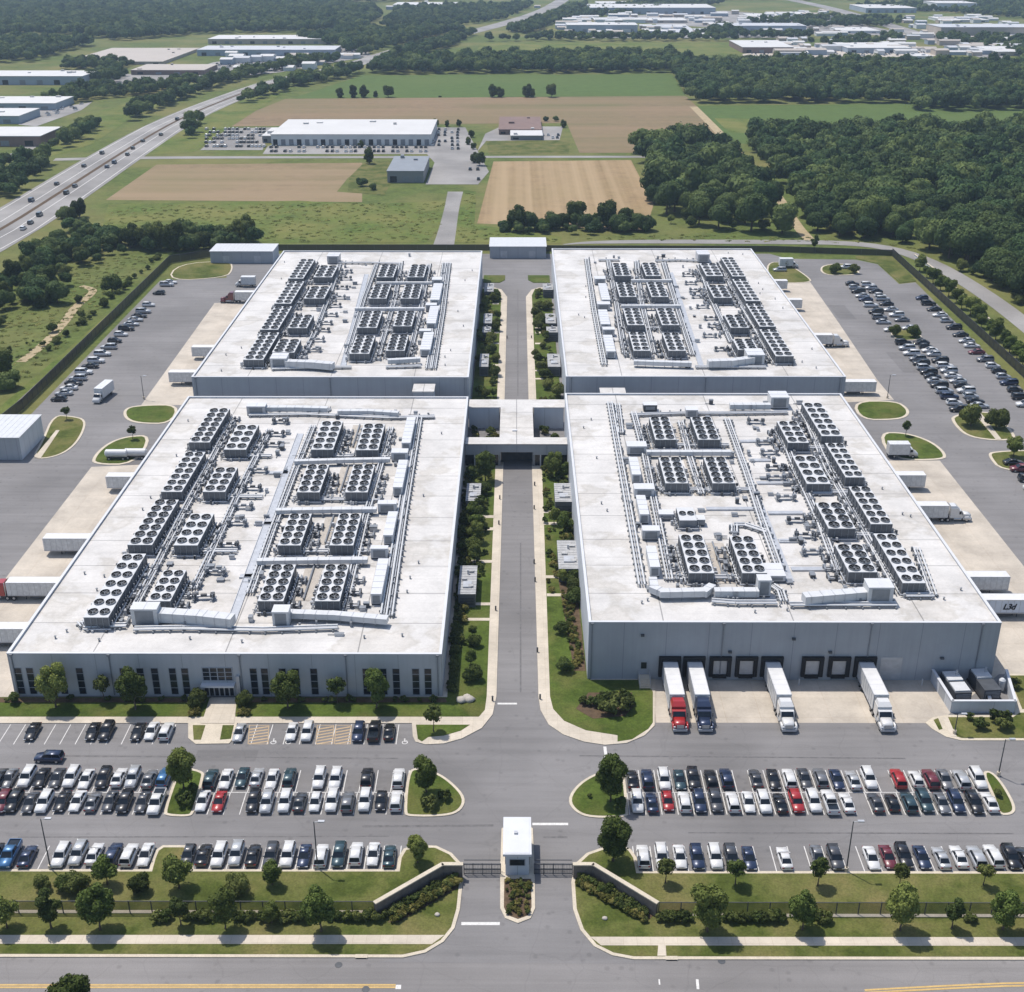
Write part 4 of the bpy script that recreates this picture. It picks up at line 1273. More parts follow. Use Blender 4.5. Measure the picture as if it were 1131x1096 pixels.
for i, (x0, y0, x1, y1, r) in enumerate(((400, 470, 389, 495, 0), (389, 515, 374, 545, 0), (373, 570, 357, 602, 0), (352, 625, 333, 664, 0))):
    c0 = U((x0 + x1) / 2 - 3, y1, z); c1 = U((x0 + x1) / 2, y0, z)
    cx = (U(x0, y0, z).x + U(x1, y1, z).x) / 2 - .2
    t = thing('walk_pad', 'beige walkway pad between the inner chillers of the office hall roof, %s from the back' % ordw(i + 1), 'walkway', (cx, c0.y, z))
    MB().box(-1.7, 1.7, 0, c1.y - c0.y, .002, .07).obj('pad', M['beige'], t)
    MB().tube((0, .2, .35), (0, c1.y - c0.y - .2, .35), .2, n=6).obj('pipe', M['metal_mid'], t)
# grey walkway channel
def channel(label, pts, rz_):
    P = [U(x, y, rz_ + .2) for x, y in pts]
    t = thing('roof_channel', label, 'roof channel', (P[0].x, P[0].y, rz_))
    m_ = MB()
    for a, b in zip(P, P[1:]):
        u = b - a; u.normalize(); n = Vector((-u.y, u.x, 0)) * .75
        a = a - P[0]; b = b - P[0]
        m_.prism([(q.x, q.y) for q in (a - n, b - n, b + n, a + n)], 0, .2)
        m_.prism([(q.x, q.y) for q in (a - n * 1.15, b - n * 1.15, b - n * 1.0, a - n * 1.0)], 0, .34)
    m_.obj('channel', M['metal'], t)


channel('long grey covered channel running the length of the office hall roof', [(332, 479), (256, 686)], z)
for i, (xa, ya, xb, yb) in enumerate(((297, 522, 318, 522), (281, 578, 300, 578), (265, 636, 278, 636))):
    channel('short crosswise channel, %s from the back on the office hall roof' % ordw(i + 1), [(xa, ya), (xb, yb)], z)

z = ROOFZ['front right']
ahu('tall white air handler box at the back edge of the dock hall roof', 852, 872, 432, 439, z, 3.2)
duct('white duct along the back of the dock hall roof', [(806, 446), (830, 446), (851, 446)], z, 1.7, 1.3)
rack('pipe rack along the back of the dock hall roof', [(697, 458), (750, 456), (800, 456), (870, 455)], z)
ahu('grey air handler box behind the inner chillers of the dock hall roof', 758, 771, 449, 453, z, 2.2, 'metal')
ahu('dark grilled box at the back left of the dock hall roof', 711, 726, 444, 447.5, z, 1.8, 'metal_dk')
duct('white duct behind the second inner chillers of the dock hall roof', [(714, 498), (760, 498), (808, 498)], z, 1.4, 1.0)
for i, (a, b, c, d) in enumerate(((693, 714.5, 487.5, 493), (701, 723, 534, 540), (710, 729, 580.5, 586))):
    ahu('short white air handler, %s crosswise from the back, dock hall roof' % ordw(i + 1), a, b, c, d, z, 2.3, 'metal_lt' if i < 2 else 'metal')
for i, (a, b, c, d) in enumerate(((698.5, 708, 505, 524), (707, 717, 547, 568), (718.5, 729, 603, 626))):
    ahu('long white air handler, %s from the back by the left rack, dock hall roof' % ordw(i + 1), a, b, c, d, z, 2.3)
rack('long pipe rack down the left side of the dock hall roof', [(673.6, 444), (690, 535), (709.4, 646)], z)
rack('short pipe rack beside the air handlers at the back of the dock hall roof', [(682, 446), (686, 478)], z)
duct('rounded white duct loop at the front left of the dock hall roof', [(721, 637), (723, 648), (733, 652), (779, 651), (787, 645)], z, 1.5, 1.2)
duct('white duct across the front of the inner chillers of the dock hall roof', [(789, 651), (815, 651), (838, 651)], z, 1.6, 1.2)
rack('pipe rack at the front of the inner chillers on the dock hall roof', [(786, 663), (812, 665), (858, 665)], z)
ahu('tall white air handler tower at the front of the dock hall roof', 838, 852.5, 634.5, 641, z, 3.6)
ahu('low white box beside the tall air handler on the dock hall roof', 848, 868, 622, 636, z, 1.5)
rack('dark pipe cluster at the front middle of the dock hall roof', [(853, 646), (862, 652), (866, 664)], z, 1.2)
duct('long white tapering duct at the front right of the dock hall roof', [(888, 657), (925, 654), (960, 651)], z, 2.0, 1.6)
ahu('big white air handler box at the front right of the dock hall roof', 960, 988, 639, 649, z, 3.6)
rack('pipe rack along the front right of the dock hall roof', [(872, 667), (930, 667), (990, 667)], z, 3)
rack('short rack round the front end of the outer bank on the dock hall roof', [(1000, 657), (1031, 657), (1012, 605)], z, 2)
channel('long grey covered channel running the length of the dock hall roof', [(814, 494), (873, 642)], z)
for i, (xa, ya, xb, yb) in enumerate(((817, 487, 850, 487), (827, 508, 851, 508), (836, 533, 876, 533), (848, 566, 887, 566), (860, 597, 890, 597), (874, 628, 910, 628), (780, 561.5, 838, 561.5))):
    channel('short crosswise channel, %s from the back on the dock hall roof' % ordw(i + 1), [(xa, ya), (xb, yb)], z)
for i, (x, y) in enumerate(((834.6, 466), (845, 489), (850, 500), (856, 517), (868, 550), (880, 575), (889, 592), (897, 610), (857, 528))):
    skid('small grey pump skid, %s in the aisle of the dock hall roof' % ordw(i + 1), x, y, z, rp, 'pump skids on the dock hall roof')
for i, (x0, y0, x1, y1) in enumerate(((752, 468, 758, 494), (765, 507, 774, 548), (790, 600, 802, 645))):
    c0 = U((x0 + x1) / 2, y1, z); c1 = U((x0 + x1) / 2, y0, z)
    cx = (U(x0, y0, z).x + U(x1, y1, z).x) / 2
    t = thing('walk_pad', 'beige walkway pad between the inner chillers of the dock hall roof, %s from the back' % ordw(i + 1), 'walkway', (cx, c0.y, z))
    MB().box(-1.8, 1.8, 0, c1.y - c0.y, .002, .07).obj('pad', M['beige'], t)
    MB().tube((-.4, .2, .35), (-.4, c1.y - c0.y - .2, .35), .2, n=6).obj('pipe', M['metal_mid'], t)
ahu('grey box beside the small condenser on the dock hall roof', 770, 779, 569, 574, z, 1.6, 'metal_mid')
ahu('low grey box left of the small condenser on the dock hall roof', 728, 744, 563, 568, z, 1.5, 'metal')
rack('dark pipe loop above the last right inner chiller on the dock hall roof', [(811, 588), (811, 579), (823, 579), (848, 587)], z, 1.5)

z = ROOFZ['back left']
ahu('grey air handler box at the back edge of the back left roof', 361, 374, 279, 283, z, 3, 'metal')
duct('white duct at the front of the back left roof', [(316, 398), (345, 399), (368, 401)], z, 2.2, 1.8)
ahu('big white air handler box at the front left of the back left roof', 298, 316, 390, 396, z, 3.2)
rack('pipe rack along the front of the back left roof', [(300, 407), (340, 406), (388, 405)], z, 3)
duct('white duct at the front right of the back left roof', [(428, 397), (447, 396), (464, 395)], z, 1.6, 1.2)
rack('pipe rack at the front right corner of the back left roof', [(426, 405), (465, 404)], z)
duct('white duct across the middle of the back left roof', [(392, 340), (430, 340), (469, 340)], z, 1.4, 1.0)
duct('white duct behind the second inner chillers of the back left roof', [(416, 311.5), (450, 311.5), (477, 311.5)], z, 1.2, .9)
rack('pipe rack along the back of the back left roof', [(373, 290), (410, 290), (442, 291)], z)
rack('long pipe rack down the right side of the back left roof', [(496, 290), (489, 345), (479, 407)], z)
rack('long pipe rack inside the right rack of the back left roof', [(491, 290), (483, 345), (473, 407)], z)
for i, (a, b, c, d) in enumerate(((475, 485, 313, 331), (471, 481, 338, 357), (464, 475, 367, 386))):
    ahu('long white air handler, %s from the back by the right rack, back left roof' % ordw(i + 1), a, b, c, d, z, 2.3)
for i, (a, b, c, d) in enumerate(((477, 488, 306, 309), (470, 482, 334.5, 337), (463, 476, 363, 365.5))):
    ahu('short grey air handler, %s crosswise from the back, back left roof' % ordw(i + 1), a, b, c, d, z, 2.3, 'metal')
channel('grey covered channel running the length of the back left roof', [(405, 303), (379, 405)], z)
for i, (x, y) in enumerate(((383, 300), (382, 308), (378, 318), (375, 329), (370, 338), (366, 348), (360, 357), (357, 365), (351, 376), (347, 387))):
    skid('small grey pump skid, %s from the back in the aisle of the back left roof' % ordw(i + 1), x, y, z, rp, 'pump skids on the back left roof')

z = ROOFZ['back right']
ahu('grey air handler box at the back edge of the back right roof', 771, 784, 276.5, 281, z, 3.2, 'metal')
duct('long white duct at the front of the back right roof', [(782, 398), (810, 397), (832, 394)], z, 2.2, 1.8)
ahu('big white air handler box at the front right of the back right roof', 826, 845, 385, 392, z, 3.2)
rack('pipe rack along the front right of the back right roof', [(768, 405), (800, 405), (846, 405)], z, 3)
duct('white duct at the front of the inner chillers of the back right roof', [(700, 398), (730, 399), (764, 400)], z, 1.6, 1.2)
duct('white duct across the middle of the back right roof', [(686, 337), (720, 337), (752, 337)], z, 1.4, 1.0)
duct('white duct behind the second inner chillers of the back right roof', [(697, 309), (720, 309), (742, 309)], z, 1.2, .9)
rack('pipe rack along the back of the back right roof', [(724, 288), (750, 287), (772, 288)], z)
rack('short pipe rack at the back left of the back right roof', [(661, 287), (684, 287)], z)
rack('long pipe rack down the left side of the back right roof', [(648, 285.6), (656, 340), (667.6, 403)], z)
for i, (a, b, c, d) in enumerate(((665, 674, 313, 331), (664, 674, 342, 358), (670, 680, 370, 388))):
    ahu('long white air handler, %s from the back by the left rack, back right roof' % ordw(i + 1), a, b, c, d, z, 2.3)
for i, (a, b, c, d) in enumerate(((657, 669, 305, 308), (660, 674, 333, 336), (666, 679, 361, 364))):
    ahu('short grey air handler, %s crosswise from the back, back right roof' % ordw(i + 1), a, b, c, d, z, 2.3, 'metal')
channel('grey covered channel running the length of the back right roof', [(741, 301), (775, 405)], z)
for i, (x, y) in enumerate(((760, 304), (763, 313), (768, 321), (771, 328), (776, 339), (785, 352), (789, 360), (784, 371), (797, 386))):
    skid('small grey pump skid, %s from the back in the aisle of the back right roof' % ordw(i + 1), x, y, z, rp, 'pump skids on the back right roof')

# branch pipes with valves beside every chiller
def branch(label, x, y, sx, ln, rz_, grp):
    t = thing('branch_pipe', label, 'pipes', (x, y, rz_), 0, grp)
    p_ = MB(); v_ = MB()
    for dy, r, mi in ((-.35, .15, 0), (.35, .15, 1)):
        p_.tube((0, dy, .55), (sx * ln, dy, .55), r, n=6, mi=mi)
        p_.tube((sx * ln, dy, .05), (sx * ln, dy, .9), r * 1.1, n=6, mi=mi)
    p_.tube((sx * ln, -1.0, .75), (sx * ln, 1.0, .75), .2, n=6, mi=1)
    p_.obj('pipe', [M['metal'], M['metal_mid']], t)
    v_.cb(sx * ln * .35, 0, .1, .45, 1.1, .9 + rp.random() * .5); v_.box(min(0, sx * ln) , max(0, sx * ln), -.5, .5, .02, .12)
    v_.cb(sx * ln, .7, .12, .5, .5, .8)
    v_.obj('valve', M['metal_dk'] if rp.random() < .5 else M['metal_mid'], t)


for cx, y0, W, D, rz_, lab in list(LAST):
    if 'condenser' in lab: continue
    roof = lab.split(',')[-1].replace('outer edge of', '').replace('beside the outer bank', '').strip()
    n = max(2, int(D / 3.6))
    for k in range(n):
        sx = 1 if cx < 0 else -1
        branch('short grey branch pipe with a valve between chillers, %s' % roof, cx + sx * (W + 1.0), y0 + (k + .5) * D / n, sx, rp.uniform(1.0, 2.2), rz_, 'branch pipes, %s' % roof)
for zr, xr, yr, nm, n in ((ROOFZ['front left'], (-73, -24), (186, 300), 'office hall roof', 56), (ROOFZ['front right'], (24, 73), (192, 297), 'dock hall roof', 56), (ROOFZ['back left'], (-72, -24), (326, 458), 'back left roof', 50), (ROOFZ['back right'], (26, 74), (326, 460), 'back right roof', 50)):
    k = 0
    while k < n:
        x = rp.uniform(*xr); y = rp.uniform(*yr)
        if any(abs(x - c[0]) < c[2] + 1.6 and c[1] - 2 < y < c[1] + c[3] + 2 for c in LAST): continue
        k += 1
        mb = MB(); w = rp.uniform(.5, 1.6); d = rp.uniform(.5, 1.2); h = rp.uniform(.4, 1.3)
        mb.cb(0, 0, 0, w, d, h * .8); mb.cb(0, 0, h * .8, w * 1.1, d * 1.1, h * .2, 1); mb.tube((w / 2, 0, .2), (w / 2 + rp.uniform(.5, 2), 0, .2), .09, n=5, mi=1)
        o = mb.obj('valve_box', [M[rp.choice(('metal', 'metal_mid', 'metal_lt', 'metal_dk'))], M['metal_mid']], None, (x, y, zr), rp.choice((0, 1.57, 3.14, 4.71)))
        tag(o, 'small metal valve box with a pipe stub on the %s' % nm, 'valve box', 'valve boxes on the %s' % nm)

# longer twin pipe runs between the chiller columns
for zr, nm, runs in ((ROOFZ['front left'], 'office hall roof', (((257, 462), (232, 510), (205, 560), (172, 626), (150, 668)), ((298, 474), (270, 530), (245, 585), (214, 650)), ((346, 470), (326, 520), (303, 580), (276, 655)), ((432, 472), (420, 515), (404, 570), (384, 655)), ((262, 503), (300, 503)), ((237, 548), (290, 548)), ((206, 608), (262, 608)), ((330, 551), (420, 551)), ((345, 503), (432, 503)), ((310, 608), (408, 608)))),
                     (ROOFZ['front right'], 'dock hall roof', (((700, 455), (712, 500), (724, 560), (740, 640)), ((752, 465), (762, 505), (775, 545)), ((803, 462), (824, 520), (842, 575), (862, 630)), ((893, 468), (915, 520), (945, 570), (985, 640)), ((860, 470), (880, 520), (905, 575), (925, 630)), ((722, 491), (805, 491)), ((728, 540), (830, 540)), ((875, 494), (910, 494)), ((895, 543), (940, 543)), ((915, 590), (965, 590)), ((745, 637), (850, 637)))),
                     (ROOFZ['back left'], 'back left roof', (((349, 289), (330, 320), (306, 362), (290, 392)), ((375, 292), (366, 320), (350, 362), (336, 390)), ((416, 292), (402, 330), (384, 390)), ((443, 290), (436, 330), (418, 392)), ((474, 292), (464, 345), (452, 392)), ((340, 310), (372, 310)), ((328, 334), (364, 334)), ((310, 367), (350, 367)), ((408, 333), (466, 333)), ((398, 365), (458, 365)))),
                     (ROOFZ['back right'], 'back right roof', (((672, 288), (680, 330), (690, 390)), ((703, 288), (708, 330), (722, 390)), ((733, 290), (745, 330), (765, 392)), ((795, 289), (812, 325), (848, 385)), ((772, 292), (786, 330), (808, 378)), ((678, 331), (745, 331)), ((688, 362), (755, 362)), ((780, 308), (802, 308)), ((790, 333), (815, 333)), ((805, 366), (835, 366))))):
    for i, pts in enumerate(runs):
        rack('low twin pipe run, %s of the thin runs threading the chillers, %s' % (ordw(i + 1), nm), pts, zr, 1.7)

# small vents and drains along the roof edges
VENT = MB().tube((0, 0, 0), (0, 0, .5), .14, n=7).tube((0, 0, .5), (0, 0, .62), .26, .1, n=7).mesh('roof_vent', M['metal_mid'])
for hall_, nm, n in ((HFL, 'office hall', 26), (HFR, 'dock hall', 22), (HBL, 'back left hall', 16), (HBR, 'back right hall', 16)):
    zr = {HFL: 'front left', HFR: 'front right', HBL: 'back left', HBR: 'back right'}[hall_]
    me = hall_.location
    Wd = {HFL: (37, 127), HFR: (35.5, 116), HBL: (37.8, 146), HBR: (38, 149)}[hall_]
    for k in range(n):
        side = rp.random()
        if side < .4: x = rp.uniform(-Wd[0] + 2, -Wd[0] + 11); y = rp.uniform(4, Wd[1] - 4)
        elif side < .8: x = rp.uniform(Wd[0] - 11, Wd[0] - 2); y = rp.uniform(4, Wd[1] - 4)
        else: x = rp.uniform(-Wd[0] + 4, Wd[0] - 4); y = rp.uniform(2, 9)
        o = link('roof_vent', VENT, None, (me.x + x, me.y + y, ROOFZ[zr]))
        tag(o, 'tiny grey vent pipe on the open roof edge of the %s' % nm, 'vent', 'vent pipes on the %s roof' % nm)
for x0, x1, yf, yn, lab in ((455, 478, 426.5, 431), ) and ((456, 479, 427, 431.5, 'low white box standing between the two left halls'), (663, 690, 425, 430.5, 'low white box standing between the two right halls')):
    a = U(x0, yn, 9.5); b = U(x1, yn, 9.5)
    t = thing('plant_room', lab, 'plant room', ((a.x + b.x) / 2, 311 if x0 < 500 else 308, 0))
    W = (b.x - a.x) / 2
    MB().box(-W, W, 0, 6, 0, 9.2).obj('wall', M['wall_white'], t)
    MB().box(-W - .15, W + .15, -.15, 6.15, 9.2, 9.5).obj('roof', M['roof'], t)
# ------------------------------------------------------------------ vehicles
PAINT = {'white': (.56, .56, .555), 'silver': (.40, .41, .42), 'grey': (.16, .165, .175), 'black': (.012, .012, .014), 'dark blue': (.022, .035, .075), 'blue': (.04, .13, .27),
         'teal': (.03, .062, .075), 'red': (.30, .018, .018), 'maroon': (.12, .02, .028), 'dark grey': (.05, .053, .06), 'tan': (.40, .35, .28)}
PM = {}


def paint(c):
    if c not in PM:
        PM[c] = mat('car_paint_' + c.replace(' ', '_'), PAINT[c], .32, .05, 2, .5, .25 if c in ('silver', 'grey', 'dark blue', 'blue', 'teal') else 0, .6)
    return PM[c]


M['headlight'] = mat('headlight_lens', (.65, .66, .68), .15, .1, 3, .6)
M['taillight'] = mat('taillight_lens', (.25, .01, .01), .2, .1, 3, .6)
M['rim'] = mat('alloy_rim', (.45, .46, .47), .35, .1, 3, .5, .6)
M['plate'] = mat('car_trim', (.03, .03, .034), .5, .2, 3)
KIND = {
    # L, half width, stations (y, hw, zb, zt), glass base (y0,y1), glass top (y0,y1), belt z, roof z, top half width
    'sedan': ([(2.36, .66, .36, .60), (2.25, .80, .26, .70), (1.5, .89, .2, .84), (.95, .91, .2, .93), (-1.35, .91, .2, .97), (-2.1, .87, .24, .98), (-2.32, .78, .34, .86)], (1.05, -1.75), (.25, -1.05), .93, 1.44, .66),
    'hatchback': ([(2.05, .66, .36, .62), (1.95, .79, .26, .74), (1.3, .88, .2, .88), (.85, .90, .2, .96), (-1.3, .90, .2, 1.0), (-1.85, .87, .26, .98), (-2.0, .80, .36, .84)], (.98, -1.9), (.25, -1.55), .95, 1.5, .66),
    'suv': ([(2.38, .72, .42, .76), (2.28, .86, .3, .90), (1.5, .95, .26, 1.04), (1.0, .96, .26, 1.10), (-1.5, .96, .26, 1.13), (-2.2, .93, .3, 1.1), (-2.36, .86, .4, .96)], (1.1, -2.28), (.45, -2.05), 1.06, 1.68, .74),
    'pickup': ([(2.85, .78, .48, .86), (2.75, .92, .36, 1.0), (1.9, .98, .32, 1.14), (1.3, .99, .32, 1.18), (-.95, .99, .32, 1.2), (-2.7, .98, .34, 1.18), (-2.8, .95, .45, 1.1)], (1.4, -.85), (.75, -.7), 1.16, 1.86, .76),
    'van': ([(2.55, .74, .42, .8), (2.45, .9, .3, 1.0), (1.9, .98, .26, 1.16), (1.5, .98, .26, 1.2), (-1.8, .98, .26, 1.22), (-2.45, .97, .3, 1.2), (-2.55, .93, .4, 1.1)], (1.7, -2.5), (1.0, -2.4), 1.18, 2.05, .84)}


def car_meshes(kind, color):
    st, gb, gt, zb, zr, tw = KIND[kind]
    pm = paint(color)
    b = MB(); secs = []
    for y, hw, z0, z1 in st:
        h = z1 - z0
        secs.append([(-hw * .92, y, z0), (-hw, y, z0 + h * .3), (-hw, y, z0 + h * .72), (-hw * .88, y, z1), (hw * .88, y, z1), (hw, y, z0 + h * .72), (hw, y, z0 + h * .3), (hw * .92, y, z0)])
    b.loft(secs[::-1])
    bw = st[3][1] * .86
    # roof panel and pillars
    y0, y1 = gt
    b.loft([[(-tw, y, zr - .05), (-tw * .85, y, zr + (.015 if k in (0, 2) else .05)), (tw * .85, y, zr + (.015 if k in (0, 2) else .05)), (tw, y, zr - .05)] for k, y in ((0, y1), (1, (y0 + y1) / 2), (2, y0))])
    for sx in (-1, 1):
        b.tube((sx * bw, gb[0], zb), (sx * tw, y0, zr - .03), .05, n=4)
        b.tube((sx * bw, gb[1], zb), (sx * tw, y1, zr - .03), .07, n=4)
        ym = (y0 + y1) / 2
        b.tube((sx * (bw + .005), ym, zb), (sx * (tw + .005), ym, zr - .03), .04, n=4)
        b.box(sx * (bw + .12) - .08, sx * (bw + .12) + .08, gb[0] - .42, gb[0] - .25, zb - .02, zb + .14)
    if kind == 'pickup':
        b.box(-.93, -.85, -2.72, -.9, 1.15, 1.34); b.box(.85, .93, -2.72, -.9, 1.15, 1.34); b.box(-.85, .85, -2.74, -2.66, 1.15, 1.33)
    body = b.mesh('body', [pm])
    g = MB()
    g.frust((-bw, bw, gb[1], gb[0], zb - .02), (-tw + .02, tw - .02, y1 + .02, y0 - .02, zr - .04))
    if kind == 'pickup': g.box(-.84, .84, -2.62, -.95, 1.17, 1.2)
    glass = g.mesh('windows', [M['glass']])
    w = MB()
    r = {'sedan': .33, 'hatchback': .31, 'suv': .38, 'pickup': .42, 'van': .37}[kind]
    w.tube((-.11, 0, 0), (.11, 0, 0), r, n=12, mi=0)
    w.tube((-.118, 0, 0), (.118, 0, 0), r * .6, n=8, mi=1)
    wheel = w.mesh('wheel', [M['black'], M['rim']])
    hl = MB().box(-.2, .2, -.07, .07, -.06, .06).mesh('headlight', [M['headlight']])
    tl = MB().box(-.16, .16, -.05, .05, -.09, .09).mesh('taillight', [M['taillight']])
    return body, glass, wheel, r, hl, tl


CARS = {}
DET = {}


def car(kind, color, loc, rz, label, group=None, detail=2):
    key = (kind, color, detail)
    if key in CARS:
        return dup(CARS[key], loc, rz, label, group)
    if (kind, color) not in DET: DET[(kind, color)] = car_meshes(kind, color)
    body, glass, wheel, r, hl, tl = DET[(kind, color)]
    st = KIND[kind][0]
    if detail == 0:
        # far car: one small mesh
        mb = MB()
        for me, mi in ((body, 0), (glass, 1)):
            mb.add([tuple(v.co) for v in me.vertices], [tuple(p.vertices) for p in me.polygons], mi)
        for y in (st[1][0] - .75, st[-2][0] + .75):
            for sx in (-1, 1): mb.tube((sx * .8 - .1, y, r), (sx * .8 + .1, y, r), r, n=8, mi=2)
        o = mb.obj('parked_car', [paint(color), M['glass'], M['black']], None, loc, rz)
        tag(o, label, 'car', group)
        CARS[key] = o
        return o
    t = thing('parked_car', label, 'car', loc, rz, group)
    t.scale = (.96, .97, .97)
    reg(t, link('body', body, t), link('windows', glass, t))
    hw = st[3][1]
    for y in (st[1][0] - .78, st[-2][0] + .72):
        for sx in (-1, 1): reg(t, link('wheel', wheel, t, (sx * (hw - .13), y, r)))
    if detail > 1:
        for sx in (-1, 1):
            reg(t, link('headlight', hl, t, (sx * st[1][1] * .72, st[0][0] - .05, (st[0][2] + st[0][3]) / 2 + .08)))
            reg(t, link('taillight', tl, t, (sx * st[-2][1] * .76, st[-1][0] + .01, st[-1][3] - .12)))
    CARS[key] = t
    return t


CODE = {'w': 'white', 's': 'silver', 'g': 'grey', 'k': 'black', 'n': 'dark blue', 'b': 'blue', 't': 'teal', 'r': 'red', 'm': 'maroon', 'd': 'dark grey'}
TYPE = {'s': 'sedan', 'h': 'hatchback', 'u': 'suv', 'p': 'pickup', 'v': 'van'}
TW = {'sedan': 'sedan', 'hatchback': 'hatchback', 'suv': 'suv', 'pickup': 'pickup truck', 'van': 'van'}
rv = random.Random(21)


def row(y, items, phrase, group, base_rz=0, dy=2.0, detail=2):
    its = items.split()
    for i, q in enumerate(its):
        x, c = q.split(':')
        color = CODE[c[0]]; kind = TYPE[c[1]] if len(c) > 1 else rv.choice(('sedan', 'sedan', 'suv', 'hatchback', 'suv'))
        p = U(float(x), y + dy)
        rz = base_rz + (math.pi if rv.random() < .62 else 0) + rv.uniform(-.02, .02)
        n = len(its)
        o, side = (i + 1, 'left') if i < (n + 1) // 2 else (n - i, 'right')
        car(kind, color, (p.x + rv.uniform(-.08, .08), p.y + rv.uniform(-.25, .25), .024), rz, '%s %s, %s from the %s in %s' % (color, TW[kind], ordw(o), side, phrase), group, detail)


row(809, '36.6:ks 103:ks 119:ku 153:ks 167.6:ws 185:wu', 'the stalls left of the office path', 'cars facing the office front')
row(810, '264.7:ss 323:ws 340:wu 396:nu 413:kp 430:ks', 'the stalls right of the office path', 'cars facing the office front')
row(861, '-16:ks 1.5:ku 10.6:gs 30:wu 46.4:ks 63.7:ds 79.6:wu 96.8:ws 115:ku 131:ws 147:su 166:gs 182.5:bu 233.4:tu 250.7:ws 267.4:ts 284:ss 302:ws 319.7:tu 352.8:wu 371:wu 406:ku 440.4:wu', 'the far middle row, left lot', 'cars in the left car park')
row(887, '4:mu 17:ku 35:ds 50.4:wu 69.5:ks 86:ws 104:gs 122.5:ds 139:ku 158:ds 173.7:wp 224:ws 242.7:rs 280:ku 296:su 315:wu 331.6:ds 349:wh 367.4:wu 384.7:gu 403:wu 421:kh 437.7:wu', 'the near middle row, left lot', 'cars in the left car park')
row(946, '-6:ku 12:bp 31.3:ns 69:wu 87:su 105:ws 126:nu 143:wu 162:ws 209:dh 225.5:ks 243:wu 262:su 280.5:ks 299.8:du 319:wu 337:ns 355.5:wu 375:tu 393:wu 413:ws 431:ts', 'the kerbside row, left lot', 'cars along the left roadside lawn')
row(862, '698:ks 715:nu 732.5:wu 750:ts 766:ku 785:ku 802:nu 835:ds 854:ks 871:wu 888:ds 905.5:gu 923:ns 941:ss 959:wu 991:ru 1010.5:wh 1026.5:mu 1043:gs 1061:su 1080:wu', 'the far middle row, right lot', 'cars in the right car park')
row(887.5, '703:wu 720:ns 737:rh 755.6:wu 772:nu 790:du 808:wu 826:ws 843.5:wu 861:ks 879:ru 898:wu 916:wp 934:ws 967:ds 984:kh 1003:tu 1021:tu 1039:gs 1055:nu 1074.5:ku 1092.4:ws', 'the near middle row, right lot', 'cars in the right car park')
row(948.5, '710:wu 730:wu 751:ws 769.5:nu 790:wu 807.5:du 827:ns 866:ws 903:gs 921.5:du 962:ws 980:ms 998:ku 1018:ns 1038.5:ss 1058:ws 1078:su 1097:wu 1116:ku 1131:ks', 'the kerbside row, right lot', 'cars along the right roadside lawn')
p = U(55, 840)
car('suv', 'dark blue', (p.x, p.y, .024), R(88), 'dark blue estate driving along the aisle below the office front', None)

# yards
def dense(pts, k):
    q = []; n = int(len(pts) * k)
    for i in range(n):
        f = i * (len(pts) - 1) / (n - 1); a = pts[int(f)]; b = pts[min(int(f) + 1, len(pts) - 1)]; f -= int(f)
        q.append((a[0] + (b[0] - a[0]) * f, a[1] + (b[1] - a[1]) * f))
    return q


def yard(pts, phrase, group, rz, cols):
    for i, (x, y) in enumerate(pts):
        c = cols[i % len(cols)]
        color = CODE[c]; kind = rv.choice(('sedan', 'suv', 'suv', 'hatchback', 'sedan'))
        p = U(x, y + 1.5)
        o = car(kind, color, (p.x, p.y, .024), rz + (math.pi if rv.random() < .5 else 0) + rv.uniform(-.03, .03), '%s %s, %s from the near end of %s' % (color, TW[kind], ordw(len(pts) - i), phrase), group, 1)
        o.scale = (1.08, 1.1, 1.1)


lf = [(188, 312), (183, 316), (165, 336), (157, 346.5), (151, 352), (144.6, 359), (136.6, 366.7), (127, 377), (117.5, 387), (107.4, 398.5), (98, 406.5), (88, 417), (81, 424.5), (73, 432), (65.5, 441.5)]
yard(dense(lf, 1.4), 'the row along the left fence', 'cars along the left fence', R(90), 'wskwsksskwkswwk')
def z8(pts): return [(831 + a / 3.77, 250 + b / 3.77) for a, b in pts]
ca = z8([(415, 240), (430, 262), (455, 288), (475, 310), (510, 352), (530, 385), (555, 412), (630, 490), (648, 520), (685, 553), (708, 580), (730, 607), (752, 632), (770, 658), (800, 692), (830, 725), (858, 765)])
cb_ = z8([(480, 245), (500, 262), (530, 288), (545, 308), (570, 342), (603, 375), (635, 402), (705, 490), (730, 510), (752, 533), (790, 572), (812, 600), (838, 630), (868, 660), (890, 690), (918, 722), (945, 750)])
cc = z8([(705, 300), (740, 330), (770, 362), (805, 392), (845, 430), (880, 470), (910, 495), (935, 530), (985, 572), (1020, 600), (1045, 630), (1075, 665), (1110, 705), (1135, 745)])
yard(dense(ca, 1.42), 'the yard column nearest the halls', 'cars in the right yard', R(90), 'ksksnwkgswkswgksk')
yard(dense(cb_, 1.42), 'the middle yard column', 'cars in the right yard', R(90), 'wskwskswgskkwskws')
yard(dense(cc, 1.3), 'the yard column along the right fence', 'cars along the right fence', R(90), 'nkkwskkswmgwks')
yard([(1119, 512), (1127, 519), (1136, 530), (1142, 540)], 'the right edge row', 'cars at the right edge of the yard', R(90), 'kmkw')
for x, y, c, lab in ((934, 297, 'white', 'white suv beside the planted island at the far end of the right yard'), (861, 300, 'silver', 'silver suv at the far corner of the back right hall')):
    p = U(x, y); car('suv', c, (p.x, p.y, .03), R(90), lab, None, 1)


